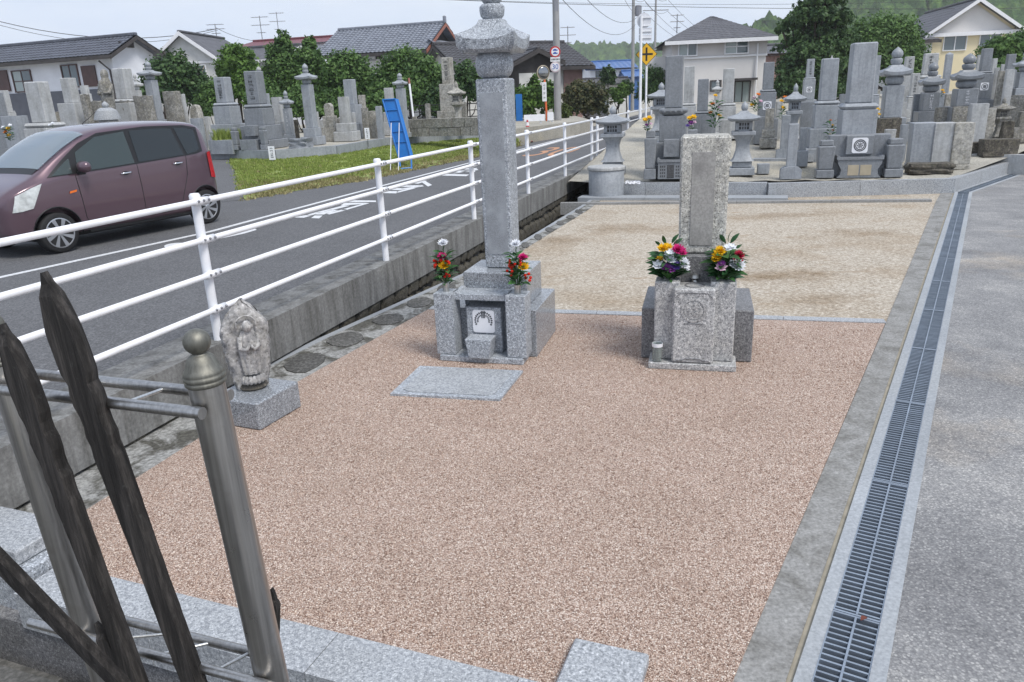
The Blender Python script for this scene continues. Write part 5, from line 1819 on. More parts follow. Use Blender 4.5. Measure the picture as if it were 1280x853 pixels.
pillar('pale streaked pillar stone standing before the beige house wall', 909.5, 86, 129, 16.5, 21, 'far_grey')
gorinto('tiny distant five ringed stone against the beige house wall', 896, 100, 117, 126, 8, 14, 27, 'far_grey')
pillar('narrow slate pillar stone with round white crest left of the dark tree', 959.5, 78, 112, 15, 20.5, 'far_slate', cr=('ring', 0), tiers=2, flare=1.05)
lantern('stone lantern with wide hipped roof left of the broad worn tomb', 766, 132, 226, 41, 16.6, 'far_blue')
lantern('stone lantern with sagging wide roof right of the broad worn tomb', 926, 127, 226, 41, 16.0, 'far_blue')
lantern('smaller stone lantern in front of the dark tree trunk', 990.5, 104, 170, 27, 18.6, 'far_blue')
lantern('half hidden stone lantern behind the tall slate tomb on its left', 826, 103, 150, 36, 21.0, 'far_blue')
dr = thing('stone_drum', 'round grey stone drum with a flat lid at the left kerb corner', 'stone drum', G(758, 246, .0))
MB().lathe([(.345, 0), (.36, .02), (.36, .53), (.35, .545)], 32).build('drum', M['far_blue'], dr, 'auto')
MB().lathe([(.37, .546), (.385, .56), (.385, .60), (.37, .62), (.30, .628)], 32).build('lid', M['far_grey'], dr, 'auto')
def tablet(label, cx, ty, my, wpx, by, basepx, Y, mat='far_blue'):
    P = D(cx, by, Y)
    g = gz(P.y)
    sc = mpp(cx, by, Y)
    o = thing('stone_tablet', label, 'stone tablet', (P.x, P.y, g), RZR, 'standing tablets')
    W, BW = wpx * sc / 1.1, basepx * sc / 1.1
    zt, zm = D(cx, ty, Y).z - g, max(D(cx, my, Y).z - g, .12)
    MB().cbox(W, W * .45, zm * .6, zt, .012).build('slab', M[mat], o)
    n = 10
    pr = [(-BW / 2, 0), (BW / 2, 0), (BW / 2, zm * .7)] + [(BW / 2 * math.cos(math.pi * j / n), zm * .7 + zm * .3 * math.sin(math.pi * j / n)) for j in range(1, n)] + [(-BW / 2, zm * .7)]
    MB().prism(pr, -BW * .33, -W * .225 - .002).build('front_clamp', M[mat], o)
    MB().prism(pr, W * .225 + .002, BW * .33).build('rear_clamp', M[mat], o)
    return o
tablet('front standing tablet in a rounded clamp base near the kerb', 987, 155, 208, 13, 230, 27, 15.2)
tablet('rear standing tablet in a rounded clamp base behind the front one', 979, 144, 186, 11, 201, 20, 17.6)
rough('small beige tablet stone in front of the white crest tomb', 961, 136, 162, 12, 19.2, 'far_beige', base=18, amp=.01, dep=.5)
o, W, zm, zt, g0, P0 = pillar('tall pale blue pillar tomb with a thick rounded cushion left of the largest tomb', 1033.5, 73.5, 126, 23, 17.4, 'far_blue', tiers=3)
far_flowers('dry yellow branch flowers leaning by the pale blue pillar tomb', 1037, 178, 16.2, [(-2, 26, 2, 'orange'), (1, 20, 2, 'yellow'), (2, 14, 2, 'orange'), (-1, 9, 2, 'yellow')], .42, n=22)
pillar('small crested stone with dark lettering behind the lantern', 1012, 74, 97, 10.5, 25, 'far_blue', cr=('ring', 0), tiers=2, insc='insc_dark')
lantern('distant lantern finial peeping over the pale blue pillar tomb', 1036.5, 69, 110, 17, 24, 'far_grey')
o, W, zm, zt, g0, P0 = pillar('largest pillar tomb with thick cushion, white round crest and beige doors', 1073, 54, 129, 34, 15.6, 'far_blue', tiers=3, flare=.95)
altar_set(o, W, -.62, 'far_slate', .80, .34, 'star', True, M['door_beige'], (.62, .34, .72), True, 0)
MB().box(-.56, .56, -.52, -.25, .0, .80, .015).build('shoulder_block', M['far_slate'], o)
pillar('pillar stone behind the largest tomb on its right edge', 1091, 70, 118, 11, 19, 'far_blue')
pillar('slim post stone left of the largest tomb, near the lantern', 1002.5, 160, 188, 10, 16.6, 'far_blue', cushion=False, tiers=1)
gorinto('five ringed tomb with broad roof stone between dark tree and yellow house', 1113, 59, 107, 147, 25, 35, 19.5, 'far_blue')
rough('thin beige post stone beside the largest tomb', 1095, 112, 132, 7, 19.4, 'far_beige', amp=.01)
pillar('grey pillar stone behind the broad roofed five ringed tomb', 1135, 71, 92, 12, 26, 'far_grey', insc='insc_dark')
pillar('lower grey pillar stone right of the broad roofed five ringed tomb', 1141.5, 92, 120, 11, 22.5, 'far_grey', insc='insc_dark')
gorinto('five ringed tomb with white lettering and yellow flowers', 1160, 78, 116, 139, 22, 28, 20.5, 'far_slate', insc='insc_white')
pillar('wide grey slab stone under the yellow house wall', 1161, 67, 94, 20, 25, 'far_grey', insc='insc_dark', dep=.5)
pillar('tall thin pillar stone with cap below the yellow house window', 1180.5, 66, 117, 9, 23.5, 'far_blue', top='point')
gorinto('five ringed tomb with white lettering on the right terrace', 1204, 67, 111, 133, 28, 34, 18.8, 'far_slate', insc='insc_white')
pillar('tall slate pillar with small white crest in front of the dark hedge', 1230.5, 61, 89, 13, 22.5, 'far_slate', cr=('ring', 0), tiers=2, flare=1.1)
pillar('narrow grey pillar left of the tall slate pillar by the hedge', 1221, 69, 98, 6, 24.5, 'far_grey', cushion=False)
pillar('narrow grey pillar right of the tall slate pillar by the hedge', 1240, 73.5, 100, 6, 24, 'far_grey', cushion=False)
rough('short grey stone on the far right terrace beside two beige stones', 1243.5, 85, 106, 6, 22.5, 'far_grey', amp=.01)
rough('left of two pale beige stones on the right terrace', 1250, 89, 108, 9, 22, 'far_beige', amp=.012)
rough('right of two pale beige stones on the right terrace', 1260, 87, 108, 11, 21.5, 'far_grey', amp=.012)
pillar('dark slate pillar under the hedge at far right', 1261.5, 68, 88, 11, 25, 'far_slate', cushion=False)
rough('small grey stone left of the dark slate pillar at far right', 1252.5, 81, 92, 5, 26, 'far_grey')
gorinto('five ringed tomb cut by the right edge of the picture', 1277, 63, 90, 110, 15, 24, 21.5, 'far_blue')
def slabs3():
    for i, (cx, wp, mat, lab) in enumerate(((1147, 27, 'far_blue', 'left of three adjoining grey slab stones behind the rough rock'), (1172, 24, 'far_grey', 'middle of three adjoining grey slab stones behind the rough rock'), (1195.5, 23, 'far_beige', 'brownish right one of three adjoining slab stones behind the rough rock'))):
        P = D(cx, 212, 15.9 - i * .12)
        sc = mpp(cx, 212, P.y)
        g = gz(P.y)
        o = thing('gravestone', lab, 'gravestone', (P.x, P.y, g), RZR, 'adjoining slab stones')
        W = wp * sc * .97
        zt = D(cx, 153.5, P.y).z - g
        MB().cbox(W, .34, .10, zt, .012).build('slab', M[mat], o)
        MB().cbox(W, .44, 0, .098, .012).build('foot', M[mat], o)
slabs3()
rough('rough dark rock block lying before the adjoining slabs', 1160, 204, 222, 53, 15.15, 'far_brown', k=1.0, amp=.05, name='rock_block', cat='rock', dep=.45)
rough('left of two square beige stones behind the adjoining slabs', 1176.5, 134.5, 156, 19, 19.0, 'far_old', amp=.012)
rough('right of two square beige stones behind the adjoining slabs', 1196, 133.5, 156, 20, 18.6, 'far_old', amp=.012)
rough('large pale grey stone leaning by the dark plinth on the right', 1217.5, 130, 178, 23, 17.6, 'far_grey', amp=.012, dep=.6)
rough('lichen speckled beige stone between pale grey stone and small lantern', 1233, 136, 176, 12, 17.9, 'far_beige', amp=.012)
lantern('low stone lantern with slanting roof on the dark plinth', 1248, 122, 174, 24, 18.2, 'far_old')
rough('blackened boulder on the dark plinth at far right', 1257, 152, 174, 15, 17.6, 'far_brown', amp=.07)
rough('long dark stained plinth block at far right', 1246, 174, 196, 42, 16.9, 'far_brown', k=1.0, amp=.02, name='plinth_block', cat='stone block', dep=.5)
rough('short reddish stone block left of the dark plinth', 1215, 178, 192, 20, 17.3, 'far_brown', k=1.0, amp=.02, name='plinth_block', cat='stone block')
rough('stone at the right frame edge with white bird shaped flowers', 1276, 140, 178, 18, 18.5, 'far_old', amp=.03)
rough('small grey marker stone beside the right frame edge', 1266, 160, 185, 9, 17.8, 'far_old', amp=.03)
rough('low brown stained block below the broad roofed five ringed tomb', 1108, 148, 162, 34, 18.6, 'far_brown', k=1.1, amp=.02, name='plinth_block', cat='stone block')
rough('small blue grey post between largest tomb and slab stones', 1127, 156, 190, 10, 16.7, 'far_blue', amp=.01)
rough('mossy low stone behind the largest tomb right shoulder', 1110, 162, 190, 14, 17.2, 'far_grey', amp=.02)
kerb_line('terrace_ledge', 'rough stone terrace ledge at the far right edge of the picture', [D(1262, 132, 20.6), D(1330, 126, 19.6)], .5, .3, 1.55, 1.4, M['far_old'])
far_flowers('tall dry reddish flowers between the two lanterns', 893, 160, 16.6, [(-1, 38, 3, 'yellow'), (-4, 28, 3, 'orange'), (3, 24, 3, 'pale'), (-6, 18, 3, 'orange'), (5, 14, 3, 'yellow')], .55, n=50)
far_flowers('faded pink flower spray behind the sagging lantern roof', 944, 140, 18.5, [(-3, 16, 3, 'pale'), (2, 20, 3, 'orange'), (5, 12, 3, 'pale'), (-5, 8, 3, 'yellow')], .32, n=30)
far_flowers('yellow flower spray left of the small lantern', 977, 150, 19.2, [(-2, 22, 3, 'yellow'), (2, 26, 3, 'orange'), (0, 14, 3, 'yellow')], .3, n=26)
far_flowers('small yellow flowers on the lettered five ringed tomb', 1176, 122, 20.0, [(0, 8, 2.5, 'yellow'), (2, 5, 2, 'yellow')], .15, n=12)
far_flowers('small yellow flowers right of the largest tomb', 1095, 150, 16.4, [(0, 12, 3, 'yellow'), (2, 6, 2.5, 'yellow'), (-2, 4, 2.5, 'yellow')], .22, n=18)
gv_ = MB()
for k in range(60):
    p = G(random.uniform(782, 800), random.uniform(226, 230), .28)
    off_ = MB().lathe(ball_prof(.02, -.012, .012, .2, 4), 6)
    gv_.add([(x + p.x, y + p.y, z_ + .28) for x, y, z_ in off_.v], off_.f)
tag(gv_.build('white_pebbles', M['white_plate'], kind='stuff'), 'small heap of white pebbles beside the lantern base', 'pebbles')

for lab, cx, ty, by, w, Y, mt in (
        ('low square slate base behind the bouquet right of the lotus tomb', 884, 143, 178, 22, 17.6, 'far_slate'),
        ('low grey block behind the sagging lantern roof on its left', 906, 150, 180, 18, 18.4, 'far_grey'),
        ('broad slate base block below the narrow crested pillar', 953, 146, 182, 26, 19.9, 'far_slate'),
        ('low stone block between the right lantern and the front tablet', 953, 205, 226, 17, 16.0, 'far_blue'),
        ('flat paving block behind the front tablet base', 1004, 192, 205, 26, 17.2, 'far_blue'),
        ('short grey post left of the small lantern', 972, 128, 165, 9, 20.5, 'far_grey'),
        ('square slate block right of the small lantern', 1007, 128, 160, 18, 20.8, 'far_slate'),
        ('short pale stone in the gap right of the largest tomb shoulder', 1124, 128, 160, 12, 20.6, 'far_grey'),
        ('short slate stone left of the white lettered flower tomb', 1143, 118, 150, 10, 20.9, 'far_slate'),
        ('small beige stone right of the white lettered flower tomb', 1183, 118, 142, 9, 20.2, 'far_beige'),
        ('dark narrow stone between the pale blue pillar and largest tomb', 1050, 118, 160, 9, 18.6, 'far_slate')):
    rough(lab, cx, ty, by, w, Y, mt, amp=.008)
# ---------------- cemetery across the road
L = dict(left=True)
pillar('blue grey pillar stone at the left frame edge', 3, 116, 145, 13, 24, 'far_slate', **L)
pillar('light grey pillar stone beside the left frame edge', 11, 113, 139, 10, 26, 'far_grey', **L)
pillar('large wide grey slab tomb above the car bonnet', 56, 102, 153.5, 33, 20.5, 'far_grey', dep=.7, **L)
rough('low wide grey block behind the car bonnet', 22, 145, 165, 32, 21.5, 'far_blue', amp=.012, **L)
pillar('grey pillar tomb on a broad brown base left of the standing statue', 91, 97.5, 129, 19, 24, 'far_grey', tiers=1, cushion=False, flare=1.1, **L)
rough('short grey stone right of the pillar tomb on brown base', 107, 107, 117.5, 11, 27, 'far_grey', base=13, **L)
rough('narrow lichened column stone above the car roof', 112, 118, 150, 12, 23.5, 'far_old', **L)
rough('wide lichened block stone above the car roof', 127, 126.5, 150, 19, 24.5, 'far_old', **L)
pillar('large slate pillar tomb right of the standing statue', 158.5, 85.6, 124, 24, 24, 'far_grey', tiers=2, **L)
gorinto('slim grey five ringed stone right of the large slate pillar', 173.5, 92, 113, 124, 9, 13, 28, 'far_grey', True)
gorinto('tall blue pillar tomb with roof cap above the car rear', 197, 76, 100, 150, 15, 22, 24.5, 'far_blue', True, tiers=1)
rough('left lichened block above the car roof beside the roof capped pillar', 163, 125.5, 150, 18, 23.8, 'far_old', **L)
rough('broad pale lichened block directly left of the roof capped pillar', 184, 120, 150, 25, 23.2, 'far_old', **L)
rough('wide speckled block directly right of the roof capped pillar', 220, 114.5, 150, 23, 23.8, 'far_old', **L)
rough('narrow grey stone right of the wide speckled block', 232, 118, 150, 9, 24.6, 'far_grey', **L)
rough('short rounded beige stone above the car tail', 247, 131, 150, 17, 24.4, 'far_beige', top='round', **L)
rough('grey square stone right behind the car tail', 250, 148, 176, 17, 22.6, 'far_blue', amp=.01, **L)
cap = thing('stone_lantern', 'white domed lantern cap peeping over the car roof', 'stone lantern', (*D(135, 150, 21.8).xy, LEFT_Z), RZL)
hz_ = D(135, 149, 21.8).z - LEFT_Z
MB().lathe([(.14, 0), (.11, hz_ * .5), (.16, hz_ - .35)], 12).build('shaft', M['far_grey'], cap)
MB().cbox(.34, .34, hz_ - .349, hz_ - .02, .01).build('fire_box', M['far_grey'], cap)
MB().lathe([(.34, hz_ - .019), (.33, hz_ + .06), (.27, hz_ + .22), (.14, hz_ + .30)], 20).build('cap', M['granite_light'], cap, 'auto')
MB().lathe(jewel_prof(.09, hz_ + .301, hz_ + .47), 14).build('jewel', M['granite_light'], cap, True)
# standing stone figure
P = D(139, 145, 23); gj = LEFT_Z
jz2 = thing('stone_statue', 'weathered standing stone statue between grey pillars left of the tiled roof corner', 'statue', (P.x, P.y, gj), RZL)
H = D(136, 86, 23).z - gj
fm = MB()
def stat(u, v):
    a = 2 * math.pi * u
    t = v
    w = lerp_tab([(0, .24), (.08, .22), (.3, .20), (.55, .23), (.72, .25), (.80, .20), (.835, .095), (.87, .12), (.93, .125), (.98, .08), (1, .01)], t)
    dth = w * (.75 if t < .82 else .95)
    f = 1 + .05 * math.sin(6 * a + 8 * t)
    return (w * .78 * f * math.cos(a), dth * f * math.sin(a) + (.05 * t if t > .8 else 0), .75 + (H - .75) * t)
fm.grid(stat, 24, 34)
for s in (-1, 1):
    fm.tube([(s * .17, 0, .75 + (H - .75) * .74), (s * .19, -.08, .75 + (H - .75) * .58), (s * .07, -.22, .75 + (H - .75) * .60)], [.07, .06, .045], 8)
fm.build('figure', M['far_old'], jz2, True)
MB().cbox(.6, .55, .38, .749, .02).build('upper_base', M['far_old'], jz2)
MB().cbox(.8, .75, 0, .379, .02).build('lower_base', M['far_old'], jz2)

o, W, zm, zt, g0, P0 = pillar('grey pillar tomb with cushion behind the grass planter', 282, 96.6, 128.6, 22, 23.8, 'far_blue', tiers=3, insc='insc_dark', **L)
altar_set(o, W, -W * 1.1, 'far_blue', .3, .3, None, False, None, (.32, .16, .5), True)
o, W, zm, zt, g0, P0 = pillar('large slate pillar tomb with carved round crest and vase posts', 322, 89, 130.6, 25, 22.8, 'far_slate', tiers=3, insc='insc_dark', **L)
altar_set(o, W, -W * 1.45, 'far_slate', .52, .28, 'carved', False, None, (.46, .2, .62), False)
MB().lathe(jewel_prof(.07, zt + .001, zt + .14), 12, .0, .3).build('rear_finial', M['far_grey'], o, True)
pillar('thin grey stone right behind the large slate pillar tomb', 337, 117, 150, 8, 25.5, 'far_blue', cushion=False, **L)
rough('dark lettered stone between slate pillar tomb and small five ringed stone', 349.5, 121.5, 152, 15, 25.2, 'far_grey', base=18, amp=.01, **L)
gorinto('small five ringed pillar stone between slate tomb and tall roofed pillar', 363, 113, 135.5, 168, 11, 14.5, 24.6, 'far_blue', True, insc='insc_white')
gorinto('tall roofed pillar tomb before the hedge, left of the rounded beige stone', 390, 79, 105.6, 160, 15, 22, 23.6, 'far_blue', True)
rough('low rough boulder at the kerb before the tall roofed pillar', 377, 173, 187, 26, 22.3, 'far_slate', amp=.07, name='boulder', cat='boulder', k=1.05, left=True)
rough('thin dark post stone left of the tall roofed pillar', 372, 150, 170, 6, 24, 'far_brown', **L)
rough('round topped beige stone on a lichened base', 412, 129, 145, 13, 25.5, 'far_beige', base=18, top='round', amp=.01, **L)
o = rough('pale rectangular lettered stone on a rough rock base', 432.5, 121, 154, 16, 25.0, 'far_grey', base=26, amp=.008, **L)
pillar('tall blue grey pillar behind the pale lettered stone', 439.5, 99.4, 131, 17, 26.8, 'far_blue', tiers=2, cushion=False, **L)
rough('lettered beige stone right of the tall blue grey pillar', 453.5, 119, 136, 10, 28, 'far_beige', base=13, **L)
rough('squat lichened stone in the middle of the hedge row', 458, 135, 160, 10, 26.2, 'far_old', **L)
rough('pale short stone left of the blue board', 467.5, 139, 161, 11, 26.4, 'far_beige', **L)
rough('grey blue stone touching the left side of the blue board', 476, 133, 164, 10, 26.0, 'far_blue', **L)
pillar('pale pillar stone behind the top of the blue board', 488, 110, 140, 13, 28, 'far_grey', cushion=False, **L)
gorinto('slender roof capped pillar tomb right of the blue board', 505, 91, 110.7, 166, 13, 16, 25.8, 'far_blue', True, tiers=1)
pillar('tall beige pillar tomb on stacked blocks left of the tall monument', 560.5, 72, 105, 17, 28.5, 'far_beige', tiers=2, cushion=False, insc='insc_dark', **L)
lantern('old beige stone lantern beside the tall monument shaft', 573, 101, 158, 20, 27.2, 'far_beige', True, thick=.75)
rough('lichened corner post of the old stone wall, left one', 536, 130, 153, 8, 27.6, 'far_old', **L)
rough('lichened corner post of the old stone wall, right one', 581, 128, 148, 8, 27.8, 'far_old', **L)
for i, (cx, ty, w, mat, lab) in enumerate(((300, 140, 9, 'far_grey', 'small grey stone between the two large left tombs'), (262, 146, 8, 'far_grey', 'small grey stone left of the grass planter'), (424, 148, 8, 'far_old', 'small lichened stone beside the round topped stone'), (404, 150, 8, 'far_grey', 'small grey stone at the foot of the tall roofed pillar'), (74, 140, 10, 'far_old', 'small lichened stone right of the wide slab tomb'), (30, 150, 12, 'far_grey', 'small grey stone under the left eaves behind the bonnet'), (520, 146, 7, 'far_old', 'small lichened stone right of the slender roof capped pillar'), (398, 140, 6, 'far_grey', 'thin grey stone right behind the tall roofed pillar'), (443, 141, 8, 'far_grey', 'small grey stone behind the rough rock base'))):
    rough(lab, cx, ty, ty + 25, w, 26.5 - .4 * (i % 3), mat, **L)
# old stone wall with coursed blocks
wl_ = thing('stone_wall', 'old lichened dry stone wall left of the tall monument across the road', 'wall', (0, 0, 0))
a, b = D(512, 168, 26.2), D(604, 172, 25.0)
a.z = b.z = 0
d = (b - a).normalized(); nn = Vector((-d.y, d.x, 0)); Lw = (b - a).length
for row in range(2):
    t = -.0 - .2 * row
    while t < Lw:
        w = random.uniform(.3, .55)
        p, q_ = a + d * (t + .008), a + d * (t + w - .008)
        zz = LEFT_Z + row * .28
        oo = random.uniform(-.02, .02)
        MB().slab([p + nn * oo, q_ + nn * oo, q_ + nn * .5, p + nn * .5], zz, zz + .27 + random.uniform(-.01, .01)).build('stone', M['far_old'], wl_)
        t += w
pb = thing('grass_planter', 'low kerbed planter with green grass behind the car tail', 'planter', (0, 0, 0))
a, b = D(262, 182, 22.6), D(290, 182, 22.2)
MB().slab([(a.x, a.y), (b.x, b.y), (b.x + .25, b.y + 1), (a.x + .25, a.y + 1)], LEFT_Z - .1, LEFT_Z + .28).build('kerb', M['far_blue'], pb)
blades([(a.x + .1 + random.random() * .75, a.y + .1 + random.random() * .8, LEFT_Z + .27) for _ in range(60)], 900, .28, M['grass'], 'grass', '', pb, .04)
far_flowers('orange and yellow bouquet at the left edge behind the bonnet', 13, 176, 19.6, [(-2, 10, 3, 'orange'), (2, 14, 3, 'yellow'), (-4, 16, 2.5, 'white'), (1, 6, 3, 'yellow'), (5, 18, 2.5, 'white')], .32)
far_flowers('white lily on the wide slab tomb cushion', 66, 160, 19.6, [(-2, 3, 2.5, 'white'), (2, 5, 2.5, 'white')], .12, n=8)
# ladder-back small white tags on stakes
def stake_tag(label, cx, ty, my, by, wpx, Y, g):
    P = D(cx, by, Y); sc = mpp(cx, by, Y)
    o = thing('notice_plate', label, 'notice plate', (P.x, P.y, g), 0)
    zt, zm = D(cx, ty, Y).z - g, D(cx, my, Y).z - g
    W = wpx * sc
    MB().tube([(0, 0, -.05), (0, 0, zt - .02)], .012, 8).build('stake', M['bolt'], o)
    pl = MB().box(-W / 2, W / 2, -.025, -.013, zm, zt, .003).build('plate', M['white_plate'], o)
    inscription(pl, 0, -.0265, zm + .03, zt - .03, W * .5, M['insc_dark'], 5, int(cx))
stake_tag('small white lettered notice plate on a stake before the kerb', 342, 183, 200, 207, 8, 21.0, .62)
stake_tag('small white notice plate on a dark stake by the rough rock base', 460.5, 160, 174, 182, 6, 24.4, .75)
# ================================================================== HOUSES, TREES, POLES, HILLS
def m_tile(name, c, rough=.45):
    q = NM(name)
    n = q.noise(q.co(), 2.0, 5, .7)
    n2 = q.noise(q.co(), 14, 3, .6)
    col = q.ramp(n, [(.3, tuple(x * .7 for x in c[:3]) + (1,)), (.7, tuple(x * 1.25 for x in c[:3]) + (1,))])
    col = q.mix(col, q.ramp(n2, [(.3, (.8, .8, .8, 1)), (.7, (1.2, 1.2, 1.2, 1))]), 1.0, 'MULTIPLY')
    return q.set(col, rough)
M['tile_blue'] = m_tile('blue_grey_roof_tile', (.085, .092, .115, 1))
M['tile_light'] = m_tile('silver_grey_roof_tile', (.20, .215, .25, 1))
M['tile_dark'] = m_tile('dark_grey_roof_tile', (.065, .063, .068, 1))
M['slate_roof'] = m_tile('plain_grey_roof', (.095, .095, .105, 1), .6)
M['red_roof'] = m_tile('red_metal_roof', (.15, .035, .045, 1))
M['blue_roof'] = m_tile('blue_metal_roof', (.05, .13, .33, 1), .4)
M['wall_white'] = simple('white_plaster', (.66, .68, .73, 1), .85, var=.07, scale=1.2)
M['wall_cream'] = simple('pale_board_wall', (.56, .56, .54, 1), .85, var=.12, scale=1.5)
M['wall_beige'] = simple('beige_render', (.57, .54, .52, 1), .85, var=.05, scale=1.2)
M['wall_beige2'] = simple('pale_beige_render', (.68, .66, .64, 1), .85, var=.04, scale=1.2)
M['wall_yellow'] = simple('pale_yellow_render', (.74, .64, .42, 1), .85, var=.05, scale=1.2)
M['wall_pink'] = simple('weathered_reddish_wall', (.26, .165, .15, 1), .85, var=.25, scale=1.5)
M['wall_dark'] = simple('dark_timber_wall', (.05, .045, .045, 1), .8, var=.3, scale=3)
M['wall_slate'] = simple('slate_blue_base_wall', (.085, .092, .115, 1), .8, var=.15, scale=2)
M['shutter'] = simple('dark_brown_shutter', (.065, .030, .028, 1), .5, var=.2, scale=3)
M['trim_white'] = simple('white_trim', (.75, .75, .76, 1), .5, var=.05)
M['red_trim'] = simple('red_brown_bargeboard', (.30, .12, .085, 1), .6, var=.15)
M['pane'] = NM('window_glass').set((.10, .13, .14, 1), .05, 0, .9)
M['pane_pale'] = NM('curtained_window_glass').set((.30, .35, .34, 1), .08, 0, .8)

class Fac:
    """vertical plane through P along unit vector ex (pointing right in the picture)"""
    def __init__(s, P, ex):
        s.P = Vector((P.x, P.y, 0)); s.ex = Vector((ex.x, ex.y, 0)).normalized()
        s.ey = Vector((-s.ex.y, s.ex.x, 0))
    def uv(s, px, py):
        d = ray(px, py)
        c = Vector((0, 0, CAM_Z))
        t = (s.P - c).dot(s.ey) / Vector((d.x, d.y, 0)).dot(s.ey)
        p = c + d * t
        return ((p - s.P).dot(s.ex), p.z)
def roof_slope(a, b, c, d, mat, name, parent, pitch=.3, amp=.03, rows=None):
    """a-b eave, d-c ridge; tile columns run from ridge to eave"""
    a, b, c, d = map(Vector, (a, b, c, d))
    L = max((b - a).length, (c - d).length); S = ((d - a).length + (c - b).length) / 2
    nrm = (b - a).cross(d - a).normalized()
    if nrm.z < 0:
        nrm = -nrm
    cols = max(2, int(L / pitch)); rw = rows or max(2, int(S / pitch))
    nu, sub = cols * 4, 2
    vs, fs = [], []
    us = [i / nu for i in range(nu + 1)]
    vv = []
    for j in range(rw):
        vv += [(j / rw, 1.0), ((j + .96) / rw, .0)]
    vv.append((1.0, .0))
    for (v, st) in vv:
        for i, u in enumerate(us):
            p = a.lerp(b, u).lerp(d.lerp(c, u), v)
            vs.append(p + nrm * (amp * (.5 + .5 * math.cos(2 * math.pi * i / 4)) + amp * .9 * st))
    n1 = nu + 1
    for j in range(len(vv) - 1):
        for i in range(nu):
            fs.append((j * n1 + i, j * n1 + i + 1, (j + 1) * n1 + i + 1, (j + 1) * n1 + i))
    base = len(vs)
    vs += [p - nrm * .12 for p in (a, b, c, d)]
    fs.append((base, base + 1, base + 2, base + 3))
    return MB().add(vs, fs).build(name, mat, parent)
def window(parent, x0, x1, z0, z1, y=0.0, frame='trim_white', pane='pane', cols=2, axis='x', bars=0):
    fr = MB()
    t = .06
    def bx(a0, a1, b0, b1, y0, y1):
        if axis == 'x':
            fr.box(a0, a1, y0, y1, b0, b1)
        else:
            fr.box(y + .08 - (y1 - y), y + .08 - (y0 - y), a0, a1, b0, b1)
    bx(x0 - t, x1 + t, z1, z1 + t, y - .08, y + .02); bx(x0 - t, x1 + t, z0 - t, z0, y - .10, y + .02)
    bx(x0 - t, x0, z0, z1, y - .08, y + .02); bx(x1, x1 + t, z0, z1, y - .08, y + .02)
    for k in range(1, cols):
        xx = x0 + (x1 - x0) * k / cols
        bx(xx - .03, xx + .03, z0, z1, y - .06, y + .02)
    for k in range(1, bars + 1):
        zz = z0 + (z1 - z0) * k / (bars + 1)
        bx(x0, x1, zz - .025, zz + .025, y - .055, y + .02)
    w = fr.build('window', M[frame], parent)
    for k in range(cols):
        a0, a1 = x0 + (x1 - x0) * k / cols + .03, x0 + (x1 - x0) * (k + 1) / cols - .03
        pm = M[pane if isinstance(pane, str) else pane[k % len(pane)]]
        if axis == 'x':
            MB().box(a0, a1, y - .035, y - .02, z0 + .005, z1 - .005).build('pane', pm, w)
        else:
            MB().box(y + .10 - .0, y + .115, a0, a1, z0 + .005, z1 - .005).build('pane', pm, w)
    return w
